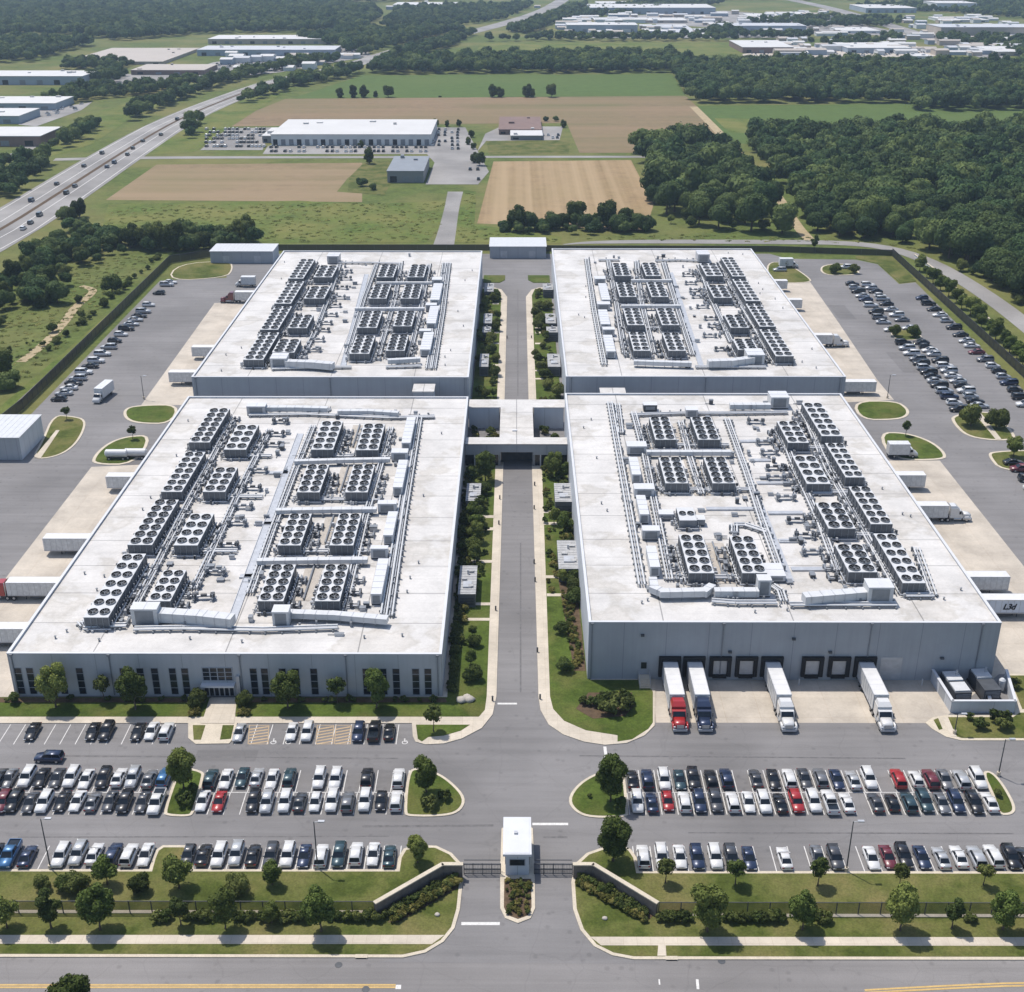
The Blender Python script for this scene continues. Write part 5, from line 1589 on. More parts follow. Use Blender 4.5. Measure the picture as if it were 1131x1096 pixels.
# trucks and trailers
TB = {}
def wheel_pair(r=.5, w=.55):
    key = ('w', r, w)
    if key not in TB:
        m_ = MB().tube((-w / 2, 0, 0), (w / 2, 0, 0), r, n=14, mi=0)
        m_.tube((-w / 2 - .01, 0, 0), (w / 2 + .01, 0, 0), r * .55, n=10, mi=1)
        TB[key] = m_.mesh('wheel', [M['black'], M['rim']])
    return TB[key]


M['trailer'] = mat('trailer_panel', (.60, .61, .615), .4, .06, .5, .4, fine=2)
M['trailer_roof'] = mat('trailer_roof', (.55, .55, .55), .5, .1, .35, .4)


def trailer_parts(t, L_, y0=0, color=None, lettering=None):
    b = MB().box(-1.28, 1.28, y0, y0 + L_, 1.15, 4.05, 0)
    k = y0 + .6
    while k < y0 + L_ - .2:
        for sx in (-1, 1): b.box(sx * 1.295 - .02, sx * 1.295 + .02, k - .03, k + .03, 1.3, 3.95, 1)
        k += 1.2
    for sx in (-1, 1):
        b.box(sx * 1.28 - .04, sx * 1.28 + .04, y0, y0 + L_, 1.08, 1.3, 1); b.box(sx * 1.28 - .04, sx * 1.28 + .04, y0, y0 + L_, 3.97, 4.08, 1)
    b.obj('box_body', [M['trailer'] if color is None else color, M['metal']], t)
    r = MB().box(-1.22, 1.22, y0 + .05, y0 + L_ - .05, 4.051, 4.085)
    k = y0 + 1
    while k < y0 + L_: r.box(-1.22, 1.22, k, k + .08, 4.085, 4.1); k += 1.5
    r.obj('roof', M['trailer_roof'], t)
    d = MB().box(-1.2, 1.2, y0 - .03, y0 - .002, 1.25, 3.95); d.box(-.02, .02, y0 - .05, y0 - .031, 1.25, 3.95, 1)
    d.obj('rear_door', [M['metal_lt'], M['metal_mid']], t)
    f = MB().box(-.5, .5, y0 + .3, y0 + L_ - .6, .85, 1.14)
    for sx in (-1, 1):
        f.box(sx * .8 - .08, sx * .8 + .08, y0 + L_ - 3.6, y0 + L_ - 3.4, .1, 1.14); f.box(sx * 1.1 - .04, sx * 1.1 + .04, y0 + 4.6, y0 + L_ - 4.4, .5, 1.1)
    f.obj('chassis', M['metal_dk'], t)
    for yy in (y0 + 1.6, y0 + 2.9):
        for sx in (-1, 1): reg(t, link('wheel', wheel_pair(), t, (sx * .98, yy, .5)))


def cab_parts(t, y0, color, roof_color=None):
    """conventional tractor; y0 = rear of the sleeper, bonnet forward (+y)"""
    pm = paint(color)
    b = MB()
    b.box(-1.2, 1.2, y0, y0 + 1.9, 1.0, 3.3)          # sleeper
    b.loft([[(-1.15, y, .95), (-1.15, y, z1), (1.15, y, z1), (1.15, y, .95)] for y, z1 in ((y0 + 1.9, 2.9), (y0 + 2.5, 2.75), (y0 + 3.0, 2.0))], sm=False)
    b.loft([[(-w, y, .9), (-w, y, z1 - .2), (-w * .8, y, z1), (w * .8, y, z1), (w, y, z1 - .2), (w, y, .9)] for y, z1, w in ((y0 + 3.0, 2.0, 1.0), (y0 + 4.3, 1.85, .92), (y0 + 4.85, 1.65, .8))])
    b.frust((-1.15, 1.15, y0, y0 + 1.95, 3.3), (-.95, .95, y0, y0 + 1.2, 3.85))   # roof fairing
    for sx in (-1, 1):
        b.loft([[(sx * 1.2 - .22, y, .55), (sx * 1.2 - .22, y, z1), (sx * 1.2 + .06, y, z1 - .1), (sx * 1.2 + .06, y, .55)] for y, z1 in ((y0 + 3.0, 1.15), (y0 + 3.5, 1.4), (y0 + 4.3, 1.4), (y0 + 4.8, 1.0))])
    b.obj('cab', pm, t)
    g = MB().add([(-1.05, y0 + 2.52, 2.74), (1.05, y0 + 2.52, 2.74), (1.05, y0 + 3.02, 2.02), (-1.05, y0 + 3.02, 2.02)], [(0, 1, 2, 3), (3, 2, 1, 0)])
    w = MB()
    w.prism([(-1.04, y0 + 2.55), (1.04, y0 + 2.55), (1.04, y0 + 3.03), (-1.04, y0 + 3.03)], 2.0, 2.03)
    w.add([(-1.0, y0 + 2.56, 2.74), (1.0, y0 + 2.56, 2.74), (1.06, y0 + 3.04, 2.03), (-1.06, y0 + 3.04, 2.03)], [(0, 3, 2, 1)])
    for sx in (-1, 1): w.box(sx * 1.16 - .02, sx * 1.16 + .02, y0 + 2.0, y0 + 2.5, 1.9, 2.6)
    w.obj('windscreen', M['glass'], t)
    MB().box(-.6, .6, y0 + 4.83, y0 + 4.9, .95, 1.6).obj('grille', M['rim'], t)
    MB().box(-1.2, 1.2, y0 + 4.82, y0 + 5.05, .45, .85).obj('bumper', M['metal'] if color != 'black' else M['plate'], t)
    for sx in (-1, 1):
        MB().box(sx * .95 - .15, sx * .95 + .15, y0 + 4.7, y0 + 4.86, 1.0, 1.25).obj('headlight', M['headlight'], t)
        MB().tube((sx * 1.1, y0 - .15, 1.0), (sx * 1.1, y0 - .15, 3.9), .09, n=8).obj('exhaust_stack', M['rim'], t)
        MB().tube((sx * 1.0, y0 + .9, .75), (sx * 1.0, y0 + 2.6, .75), .33, n=12).obj('fuel_tank', M['rim'], t)
        MB().box(sx * 1.42 - .06, sx * 1.42 + .06, y0 + 2.6, y0 + 2.7, 1.8, 2.5).obj('mirror', M['plate'], t)
    MB().box(-.45, .45, y0 - 2.2, y0 + 4.4, .6, .95).obj('chassis', M['metal_dk'], t)
    for yy in (y0 + 3.9,):
        for sx in (-1, 1): reg(t, link('wheel', wheel_pair(.52, .34), t, (sx * 1.02, yy, .52)))
    for yy in (y0 - .4, y0 - 1.7):
        for sx in (-1, 1): reg(t, link('wheel', wheel_pair(), t, (sx * .98, yy, .5)))


def semi(label, loc, rz, color, L_=12.2):
    t = thing('semi_truck', label, 'truck', loc, rz)
    trailer_parts(t, L_)
    cab_parts(t, L_ + .55, color)
    return t


def trailer(label, loc, rz, L_=13, color=None):
    t = thing('semi_trailer', label, 'trailer', loc, rz)
    trailer_parts(t, L_, 0, color)
    return t


for x, c, lab in ((740, 'red', 'white semi truck with red cab backed into a loading dock'), (767, 'dark blue', 'white semi truck with dark blue cab backed into a loading dock'),
                  (853, 'white', 'white cabbed semi truck backed into the middle dock of the hall'), (956, 'white', 'white cabbed semi truck at the rightmost loading dock')):
    p = U(x, 738, 3)
    xt = {740: 750.5, 767: 778, 853: 870, 956: 978}[x]
    pf = U(xt, 806)
    dx = pf.x - p.x
    L_ = 10.2
    semi(lab, (p.x, 185.12, .034), math.pi + math.atan2(dx, 16) * .6, c, L_)

BLUE = mat('blue_white_panel', (.55, .60, .68), .4, .08, .5, .4)
# left yard: (near-end px y of wheels, label, cab colour)
xw = HFL.location.x - 37.3 - .35
for (yb, xo, L_, lab, cab) in ((335, None, 12, 'white semi truck with dark red cab at the far end of the left yard', 'maroon'), (397.5, None, 12, 'white trailer backed against the back left hall, farther of two', None),
                               (426, None, 13, 'white trailer backed against the back left hall, nearer of two', None), (544, None, 9.5, 'short white trailer at the back of the front left hall apron', None),
                               (614, None, 13, 'white trailer in the middle of the front left hall apron', None), (664, None, 13.5, 'white semi truck with red cab at the left edge of the picture', 'red'), (716, None, 13.5, 'white trailer nearest the office front on the left apron', None)):
    y = U(100, yb).y + 1.3
    wall = -89.2 if y > 315 else -88
    loc = (wall - .35, y, .034)
    if cab: semi(lab, loc, R(90), cab, L_)
    else: trailer(lab, loc, R(90), L_)
for (yb, L_, lab, cab) in ((322.5, 10, 'grey white trailer farthest back against the back right hall', None), (344, 10, 'white trailer second from the back against the back right hall', None), (384, 11, 'white semi truck with white cab backed against the back right hall', 'white'),
                           (437, 13, 'white trailer nearest the gap between the two right halls', None), (542.5, 12.5, 'white trailer backed against the front right hall behind the white cabbed truck', None), (577, 12.5, 'white semi truck with white cab backed against the front right hall', 'white'),
                           (657, 14, 'white trailer behind the lettered trailer on the right apron', None)):
    y = U(1000, yb).y + 1.3
    wall = 90.8 if y > 315 else 85.3
    loc = (wall + .35, y, .034)
    if cab: semi(lab, loc, R(-90), cab, L_)
    else: trailer(lab, loc, R(-90), L_)
y = U(1000, 683).y + 1.3
t = trailer('pale blue grey trailer with black lettering on its side nearest the generator yard', (85.3 + .35, y, .034), R(-90), 16, BLUE)
cu = bpy.data.curves.new('lettering', 'FONT'); cu.body = 'L3d'; cu.size = 1.75; cu.extrude = .01; cu.offset = .05; cu.shear = .25; cu.space_character = .9
to = bpy.data.objects.new('lettering_tmp', cu); COL.objects.link(to)
bpy.context.view_layer.update()
lm = bpy.data.meshes.new_from_object(to.evaluated_get(bpy.context.evaluated_depsgraph_get()))
bpy.data.objects.remove(to)
lm.name = 'lettering'; lm.materials.clear(); lm.materials.append(M['black'])
lo = link('lettering', lm, t, (1.335, 9.3, 2.0)); lo.rotation_euler = (R(90), 0, R(90))

# box trucks
def box_truck(label, loc, rz, L_=7.5):
    t = thing('box_truck', label, 'truck', loc, rz)
    MB().box(-1.25, 1.25, -L_ / 2, L_ / 2 - 2.2, 1.0, 3.9).obj('box_body', M['trailer'], t)
    b = MB()
    y0 = L_ / 2 - 2.1
    b.loft([[(-1.05, y, .5), (-1.05, y, z1 - .25), (-.9, y, z1), (.9, y, z1), (1.05, y, z1 - .25), (1.05, y, .5)] for y, z1 in ((y0, 2.6), (y0 + .7, 2.55), (y0 + 1.3, 1.7), (y0 + 2.0, 1.45), (y0 + 2.2, 1.1))])
    b.obj('cab', paint('white'), t)
    w = MB().add([(-.9, y0 + .74, 2.5), (.9, y0 + .74, 2.5), (.98, y0 + 1.32, 1.74), (-.98, y0 + 1.32, 1.74)], [(0, 3, 2, 1)])
    for sx in (-1, 1): w.box(sx * 1.05 - .02, sx * 1.05 + .02, y0 + .1, y0 + .8, 1.6, 2.3)
    w.obj('windscreen', M['glass'], t)
    MB().box(-.5, .5, -L_ / 2, L_ / 2 - .4, .5, .95).obj('chassis', M['metal_dk'], t)
    for yy in (-L_ / 2 + 1.6, L_ / 2 - 1.2):
        for sx in (-1, 1): reg(t, link('wheel', wheel_pair(.45, .4), t, (sx * .9, yy, .45)))


p = U(111, 444)
box_truck('white box truck driving through the middle of the left yard', (p.x, p.y + 3, .024), math.pi - .12, 10)
p = U(998, 508); box_truck('white box truck parked by the rounded lawn of the right yard', (p.x, p.y + 2, .034), R(-90))
p = U(250, 322); box_truck('white box truck behind the red cabbed truck in the left yard', (p.x + 6, p.y + 7, .034), R(90))
p = U(876, 296); box_truck('white box truck at the far corner of the back right hall', (p.x - 2, p.y, .034), R(-90))
# tank units near the left lawn
for i, (x, y) in enumerate(((129, 508), (150, 507))):
    p = U(x, y)
    t = thing('tank_trailer', ('pale tank trailer by the rounded lawn of the left yard, left of two', 'pale tank trailer by the rounded lawn of the left yard, right of two')[i], 'tank trailer', (p.x, p.y + .5, .034), R(90))
    MB().tube((0, -2.6, 1.6), (0, 2.6, 1.6), 1.0, n=14).tube((0, 2.6, 1.6), (0, 2.9, 1.6), 1.0, .6, n=14).tube((0, -2.6, 1.6), (0, -2.9, 1.6), 1.0, .6, n=14).obj('tank', M['metal_lt'], t)
    MB().box(-.5, .5, -2.6, 2.6, .5, .75).obj('chassis', M['metal_dk'], t)
    for yy in (-1.8, 1.8):
        for sx in (-1, 1): reg(t, link('wheel', wheel_pair(.45, .4), t, (sx * .9, yy, .45)))

# highway traffic and far lots: small single-mesh cars
hp = [(35, 223), (63, 204.6), (93, 184.7), (73.6, 214.8), (83, 207), (118.5, 185.7), (126.6, 181), (147, 165), (158, 157), (113, 170.5), (34, 247.6), (26, 254), (44, 239), (178, 150), (141, 172), (196, 133), (212, 128)]
for i, (x, y) in enumerate(hp):
    a = U(x, y); best = min(range(len(HW) - 1), key=lambda k: (U(*HW[k][:2]) - a).length)
    d = U(*HW[best + 1][:2]) - U(*HW[best][:2])
    c = rv.choice(('black', 'black', 'white', 'dark grey', 'dark blue'))
    car('suv' if i % 3 else 'van', c, (a.x, a.y, .12), math.atan2(d.y, d.x) - R(90), 'small dark or pale car driving on the highway', 'cars on the highway', 0)
# ------------------------------------------------------------------ vegetation
def np_mesh(name, V, quads, tris, m, tint=None):
    me = bpy.data.meshes.new(name)
    nq, ntr = len(quads), len(tris)
    me.vertices.add(len(V)); me.vertices.foreach_set('co', np.asarray(V, np.float32).ravel())
    loops = np.concatenate([np.asarray(quads, np.int32).ravel(), np.asarray(tris, np.int32).ravel()]) if ntr else np.asarray(quads, np.int32).ravel()
    me.loops.add(len(loops)); me.loops.foreach_set('vertex_index', loops)
    me.polygons.add(nq + ntr)
    st = np.concatenate([np.arange(nq) * 4, nq * 4 + np.arange(ntr) * 3]).astype(np.int32)
    me.polygons.foreach_set('loop_start', st)
    me.materials.append(m)
    if tint is not None:
        a = me.attributes.new('tint', 'FLOAT', 'FACE'); a.data.foreach_set('value', np.asarray(tint, np.float32))
    me.update(calc_edges=True)
    return me


def crown_np(seed, rx, rz, zc, nleaf, leaf, lobes=13, kind='round', core=True, nj=.42, lr=(.34, .52)):
    """leaf quads spread through lobes; returns V, quads"""
    g = np.random.default_rng(seed)
    cs = []; rs = []
    if kind == 'round':
        for k in range(lobes):
            d = g.normal(size=3); d /= np.linalg.norm(d)
            d[2] = d[2] * .9 + .12
            r = g.uniform(*lr) * rx
            q = d * np.array([rx - r * .8, rx - r * .8, rz - r * .75]) * g.uniform(.65, 1.05)
            cs.append(q + [0, 0, zc]); rs.append(r)
        cs.append(np.array([0, 0, zc])); rs.append(rx * .62)
    elif kind == 'cone':
        for k in range(lobes + 6):
            h = k / (lobes + 5)
            r = rx * (1 - h) * .62 + .12 * rx
            a = k * 2.4 + g.uniform(-.4, .4); off = rx * (1 - h) * .5
            cs.append(np.array([math.cos(a) * off, math.sin(a) * off, zc - rz + 2 * rz * h])); rs.append(r)
    else:   # loose, low
        for k in range(lobes):
            a = g.uniform(0, 6.28); d = math.sqrt(g.uniform(0, 1)) * rx * .75
            r = g.uniform(.3, .45) * rx
            cs.append(np.array([math.cos(a) * d, math.sin(a) * d, zc + g.uniform(-.3, .5) * rz])); rs.append(r)
    cs = np.array(cs); rs = np.array(rs)
    w = rs ** 2; w /= w.sum()
    P = []; N_ = []
    while len(P) < nleaf:
        i = g.choice(len(rs), p=w)
        d = g.normal(size=3); d /= np.linalg.norm(d)
        if d[2] < -.55: continue
        p = cs[i] + d * rs[i] * g.uniform(.78, 1.08)
        if p[2] < .15: continue
        dist = np.linalg.norm(cs - p, axis=1) / rs
        if (dist < .72).any(): continue
        P.append(p); N_.append(d)
    P = np.array(P); N_ = np.array(N_) + g.normal(size=(nleaf, 3)) * nj
    N_ /= np.linalg.norm(N_, axis=1)[:, None]
    A = np.cross(N_, g.normal(size=(nleaf, 3))); A /= np.linalg.norm(A, axis=1)[:, None]
    B = np.cross(N_, A)
    s = g.uniform(.6, 1.25, nleaf)[:, None] * leaf
    up = N_ * s * .22
    V = np.stack([P - A * s * .62, P - B * s * .42 + up, P + A * s * .62, P + B * s * .42 + up], 1).reshape(-1, 3)
    Qd = np.arange(nleaf * 4).reshape(-1, 4)
    if core:
        cv = []; cq = []
        nu, nv = 7, 4
        for c, r in zip(cs, rs):
            b = len(V) + len(cv)
            for j in range(nv + 1):
                t = math.pi * j / nv
                for i in range(nu):
                    a = 2 * math.pi * i / nu
                    rr = r * .78 * g.uniform(.85, 1.1)
                    q = c + np.array([math.sin(t) * math.cos(a), math.sin(t) * math.sin(a), math.cos(t)]) * rr
                    q[2] = max(q[2], .05)
                    cv.append(q)
            for j in range(nv):
                for i in range(nu):
                    cq.append([b + j * nu + i, b + (j + 1) * nu + i, b + (j + 1) * nu + (i + 1) % nu, b + j * nu + (i + 1) % nu])
        V = np.concatenate([V, np.array(cv)]); Qd = np.concatenate([Qd, np.array(cq)])
    return V, Qd


def trunk_mesh(h, r, seed, limbs=4, top=None):
    g = random.Random(seed)
    mb = MB(); p = Vector((0, 0, 0)); k = 5
    pts = [Vector((g.uniform(-.03, .03) * h * (i > 0), g.uniform(-.03, .03) * h * (i > 0), h * i / k)) for i in range(k + 1)]
    for i in range(k): mb.tube(pts[i], pts[i + 1], r * (1 - .14 * i) * (1.25 if i == 0 else 1), r * (1 - .14 * (i + 1)), n=7)
    for i in range(limbs):
        a = 2 * math.pi * i / limbs + g.uniform(-.3, .3); b = pts[3 if i % 2 else 4]
        e = b + Vector((math.cos(a) * h * .35, math.sin(a) * h * .35, h * .35))
        mb.tube(b, e, r * .45, r * .15, n=5)
    return mb.mesh('trunk', M['bark'])


PROTO = {}
def proto(key, n, *spec, leafm='leaf', trunk=(3, .18), **kw):
    PROTO[key] = []
    for s in range(n):
        V, Qd = crown_np(hash((key, s)) % 9999 if False else sum(map(ord, key)) * 7 + s, *spec, **kw)
        PROTO[key].append((np_mesh('crown', V, Qd, [], M[leafm]), trunk_mesh(trunk[0], trunk[1], s) if trunk else None))


proto('lot', 4, 2.5, 3.9, 4.7, 3000, .34, lobes=22, lr=(.34, .48), trunk=(3.4, .16))
proto('small', 3, 1.25, 1.35, 2.7, 420, .30, trunk=(2.2, .09), leafm='leafs')
proto('round', 4, 2.0, 2.2, 2.8, 1600, .30, trunk=(2.2, .14))
proto('cone', 3, 1.7, 3.2, 3.5, 1600, .28, kind='cone', leafm='leafd', trunk=(2.5, .14))
proto('narrow', 4, 1.5, 2.9, 3.4, 1700, .28, lobes=12, leafm='leafd', trunk=(2.5, .13))
proto('oak', 6, 5.6, 4.9, 6.0, 2400, .72, lobes=11, nj=.25, lr=(.38, .58), leafm='leaff', trunk=(6, .4))
proto('dark', 4, 4.2, 5.2, 5.9, 2000, .62, lobes=13, leafm='leafd', trunk=(5, .32))
proto('scrub', 4, 3.0, 2.3, 2.3, 1100, .46, lobes=9, leafm='leafs', trunk=(2, .15))
proto('bush', 4, .8, .55, .58, 320, .22, kind='low', lobes=7, leafm='leafs', trunk=None)
proto('ybush', 2, .8, .5, .55, 260, .24, kind='low', lobes=7, leafm='leafy', trunk=None)
rt = random.Random(11)


def tree(key, p, label, group=None, s=1.0, z=0.0, name='broadleaf_tree', cat='tree'):
    me, tr = rt.choice(PROTO[key])
    k = s * rt.uniform(.92, 1.1)
    if tr is None:
        o = link(name, me, None, (p[0], p[1], z), rt.uniform(0, 6.28)); o.scale = (k * rt.uniform(.9, 1.1), k * rt.uniform(.9, 1.1), k)
        return tag(o, label, cat, group)
    if key == 'lot': k *= .93
    t = thing(name, label, cat, (p[0], p[1], z), rt.uniform(0, 6.28), group)
    t.scale = (k, k, k * rt.uniform(.92, 1.1))
    link('crown', me, t); link('trunk', tr, t)
    return t


def bush(p, label, group, s=1.0, z=.18, key='bush', name='shrub'):
    return tree(key, p, label, group, s, z, name, 'shrub')


BED = []


def bed(p, s, z, key='bush'):
    BED.append((p[0], p[1], z, s, key))


def build_beds():
    Vs = []; Qs = []; T = []; MI = []; n = 0
    cache = {}
    for x, y, z, s, key in BED:
        me = rt.choice(PROTO[key])[0]
        if me.name not in cache:
            v = np.empty(len(me.vertices) * 3, np.float32); me.vertices.foreach_get('co', v)
            q = np.empty(len(me.loops), np.int32); me.loops.foreach_get('vertex_index', q)
            cache[me.name] = (v.reshape(-1, 3), q.reshape(-1, 4))
        V, Qd = cache[me.name]
        a = rt.uniform(0, 6.28); c, d = math.cos(a), math.sin(a)
        W = V.copy(); W[:, 0] = (V[:, 0] * c - V[:, 1] * d) * s + x; W[:, 1] = (V[:, 0] * d + V[:, 1] * c) * s + y; W[:, 2] = V[:, 2] * s + z
        Vs.append(W); Qs.append(Qd + n); n += len(V); T += [rt.random()] * len(Qd); MI += [int(key == 'ybush')] * len(Qd)
    me = np_mesh('bed_planting', np.concatenate(Vs), np.concatenate(Qs), [], M['leafs'], T)
    me.materials.append(M['leafy']); me.polygons.foreach_set('material_index', np.array(MI, np.int32))
    tag(link('bed_planting', me), 'small dense shrubs filling the beds along the halls and gatehouse', 'shrubs', None, 'stuff')


def place(key, x, yb, label, s=1.0, z=.18, name='broadleaf_tree', group=None):
    return tree(key, U(x, yb), label, group, s, z, name)


# office front
for x, y, k, s, lab in ((62, 782, 'lot', 1.02, 'full green tree at the left end of the office front lawn'), (150, 784, 'lot', 1.15, 'tallest green tree on the office front lawn left of the entrance'),
                        (318, 783, 'lot', 1.05, 'full green tree on the office front lawn first right of the entrance'), (416, 783, 'lot', 1.02, 'full green tree near the right end of the office front'),
                        (115, 775, 'small', 1.25, 'small dark tree between two big trees left of the entrance'), (373, 778, 'small', 1.25, 'small open tree between two big trees right of the entrance'),
                        (479, 809, 'small', 1.3, 'young tree on the corner lawn beside the service road mouth'),
                        (203, 872, 'lot', .88, 'green tree on the planted island inside the left car park'), (471, 876, 'lot', .85, 'green tree on the rounded end island of the left car park'),
                        (674, 886, 'lot', 1.0, 'tall green tree on the end island of the right car park'), (677, 952, 'lot', .98, 'green tree by the right entry wall'), (461, 954, 'lot', .72, 'green tree by the left entry wall')):
    place(k, x, y, lab, s)
# roadside rows
row1 = [(57, 1026, 'narrow', 1.15), (111, 1028, 'lot', .95), (200, 1023, 'narrow', .8), (249, 1027, 'lot', .88), (300, 1020, 'round', .75), (355, 1030, 'lot', 1.05), (8, 1026, 'round', .9)]
for i, (x, y, k, s) in enumerate(sorted(row1)):
    place(k, x, y, '%s street tree below the left fence, %s from the left' % ('dark narrow' if k == 'narrow' else 'rounded green', ordw(i + 1)), s)
row2 = [(781, 1030, 'lot', .98), (886, 1028, 'lot', .92), (994, 1029, 'lot', .9), (1051, 1026, 'narrow', .85), (1107, 1028, 'lot', .9), (1140, 1026, 'lot', .8)]
for i, (x, y, k, s) in enumerate(row2):
    place(k, x, y, '%s street tree below the right fence, %s from the left' % ('dark narrow' if k == 'narrow' else 'rounded green', ordw(i + 1)), s)
for i, (x, y, k, s) in enumerate(((119, 978, 'round', .95), (198, 982, 'round', 1.05), (261, 988, 'scrub', .62), (301, 978, 'round', .8), (72, 984, 'scrub', .55), (88, 984, 'scrub', .6), (46, 983, 'scrub', .5), (155, 984, 'scrub', .6))):
    place(k, x, y, '%s on the grass above the left fence, %s in the row' % ('dark round shrub' if k == 'scrub' else 'round green tree', ordw(sum(1 for q in ((119,), (198,), (261,), (301,), (72,), (88,), (46,), (155,)) if q[0] <= x))), s, name='shrub' if k == 'scrub' else 'broadleaf_tree')
for i, (x, y) in enumerate(((735, 976), (812, 978), (903, 979), (993, 980), (1086, 979))):
    place('small', x, y, 'thin young tree on the grass above the right fence, %s from the left' % ordw(i + 1), rt.uniform(.95, 1.15))
place('lot', 84, 1136, 'big tree cut off by the bottom left edge of the picture', 1.1, 0)
# yard trees
for x, y, s, k, lab in ((74, 464, .95, 'small', 'thin dark tree on the lawn beside the left shed'), (147, 486, 1.05, 'small', 'thin dark tree on the lower rounded lawn of the left yard'), (1000, 482, .95, 'small', 'thin tree on the lower rounded lawn of the right yard'),
                        (1072, 471, 1.1, 'scrub', 'green clump on the left half of the planted island in the right yard'), (1100, 473, 1.1, 'scrub', 'green clump on the right half of the planted island in the right yard'), (1119, 505, 1.0, 'round', 'young tree on the planted island at the right edge'),
                        (899, 277, 1.1, 'narrow', 'lone dark tree by the fence behind the back right hall'), (988, 372, .8, 'scrub', 'low clump on the planter between the yard car columns, left'), (1010, 373, .8, 'scrub', 'low clump on the planter between the yard car columns, right'),
                        (921, 302, .9, 'scrub', 'dark clump on the planted island at the far end, left'), (943, 302, .8, 'scrub', 'dark clump on the planted island at the far end, right'), (868, 296, .7, 'scrub', 'dark shrub on the far lawn behind the trailers')):
    place(k, x, y, lab, s, .15, 'conifer' if k == 'cone' else ('shrub' if k == 'scrub' else 'broadleaf_tree'))
island([(981, 366), (1004, 364), (1020, 372), (1016, 376), (990, 377)], 'the small planter between the yard car columns', .5, 'lawn2')

# service road gardens
def garden(px, label, group, keys):
    for i, (x, y, k, s) in enumerate(px):
        if k in ('bush', 'ybush'): bush(U(x, y), label, group, s, .19, k)
        else: place(k, x, y, label, s, .19, 'broadleaf_tree' if k in ('round', 'lot', 'small') else 'shrub', group)


gl = [(536, 532, 'lot', 1.0), (521, 535, 'round', .9), (524, 578, 'round', 1.0), (527, 588, 'round', .95), (526, 600, 'round', .9), (524, 612, 'round', .85), (524, 622, 'round', .8), (514, 583, 'scrub', .7), (513, 597, 'scrub', .7), (512, 610, 'scrub', .65), (535, 546, 'scrub', .6), (530, 566, 'small', 1.0)]
garden(gl, 'green tree in the planting between the front left hall and the service road', 'trees beside the front left hall', None)
gr_ = [(611, 528, 'lot', 1.0), (624, 530, 'round', .9), (612, 580, 'round', .75), (624, 590, 'round', .95), (622, 645, 'round', .6), (633, 655, 'scrub', .7), (636, 668, 'scrub', .7), (634, 646, 'scrub', .65), (620, 561, 'scrub', .5)]
garden(gr_, 'green tree in the planting between the front right hall and the service road', 'trees beside the front right hall', None)
for i, (x, y, k, s) in enumerate(((522, 703, 'round', .42), (524, 714, 'scrub', .5), (520, 736, 'round', .62), (522, 752, 'scrub', .62))):
    place(k, x, y, 'dark round shrub on the lawn by the office hall, %s from the back' % ordw(i + 1), s, .19, 'shrub')
for i, (x, y, k, s) in enumerate(((620, 700, 'scrub', .5), (625, 742, 'scrub', .55))):
    place(k, x, y, 'dark round shrub on the lawn by the dock hall, %s' % ('farther of two', 'nearer of two')[i], s, .19, 'shrub')
for k in range(80):
    f = k / 80
    y = 655 + f * 85
    bed(U(lerp(620, 634, f) + rt.uniform(0, 10), y), rt.uniform(.5, .8), .21, 'ybush' if rt.random() < .55 else 'bush')
for k in range(70):
    y = rt.uniform(690, 765); f = (y - 690) / 75
    bed(U(lerp(503, 497, f) + rt.uniform(-2, 5), y), rt.uniform(.6, 1.1), .19)
for sgn, nm in ((-1, 'left'), (1, 'right')):
    for k in range(46):
        X = .2 + sgn * rt.uniform(6.2, 12.2); Y = rt.uniform(316, 445)
        kk = rt.choice(('bush', 'bush', 'ybush', 'round', 'scrub', 'scrub'))
        if kk in ('round', 'scrub'):
            tree(kk, (X, Y), 'green clump in the planting beside the back %s hall' % nm, 'garden clumps beside the back %s hall' % nm, rt.uniform(.45, .8), .19, 'shrub', 'shrub')
        else: bed((X, Y), rt.uniform(.9, 1.6), .19, kk)
    for k in range(14):
        X = .2 + sgn * rt.uniform(5.5, 11.5); Y = rt.uniform(289, 306)
        bed((X, Y), rt.uniform(1.0, 1.9), .19, rt.choice(('bush', 'bush', 'ybush')))
for k in range(130):
    Y = rt.uniform(196, 281)
    bed((-12.6 + rt.uniform(.4, 2.6), Y), rt.uniform(.7, 1.4), .19, 'ybush' if rt.random() < .2 else 'bush')
    if Y > 228: bed((12.7 - rt.uniform(.4, 2.4), Y), rt.uniform(.7, 1.4), .19, 'ybush' if rt.random() < .25 else 'bush')
    if k % 3 == 0 and Y > 215:
        bed((-7.2 + rt.uniform(-1.6, .8), Y), rt.uniform(.6, 1.2), .19, 'bush'); bed((7.4 + rt.uniform(-.8, 1.6), Y), rt.uniform(.6, 1.2), .19, 'ybush' if rt.random() < .3 else 'bush')
for x, y, k, s, lab in ((218, 780, 'scrub', .62, 'dark round shrub left of the office entrance'), (269, 780, 'scrub', .62, 'dark round shrub right of the office entrance')):
    place(k, x, y, lab, s, .19, 'shrub')
for x, y in ((214, 786), (217, 790), (212, 791), (270, 788), (266, 791), (273, 790)):
    bush(U(x, y), 'pale yellow flowering shrub beside the office entrance path', 'yellow shrubs by the entrance', .95, .19, 'ybush')
for k in range(26):
    x = rt.choice((rt.uniform(5, 225), rt.uniform(268, 490)))
    bed(U(x, 774.5 + rt.uniform(0, 2)), rt.uniform(.6, 1.0), .2)
bush(U(14, 777), 'pale shrub at the left corner of the office front', None, 1.6, .2, 'bush')
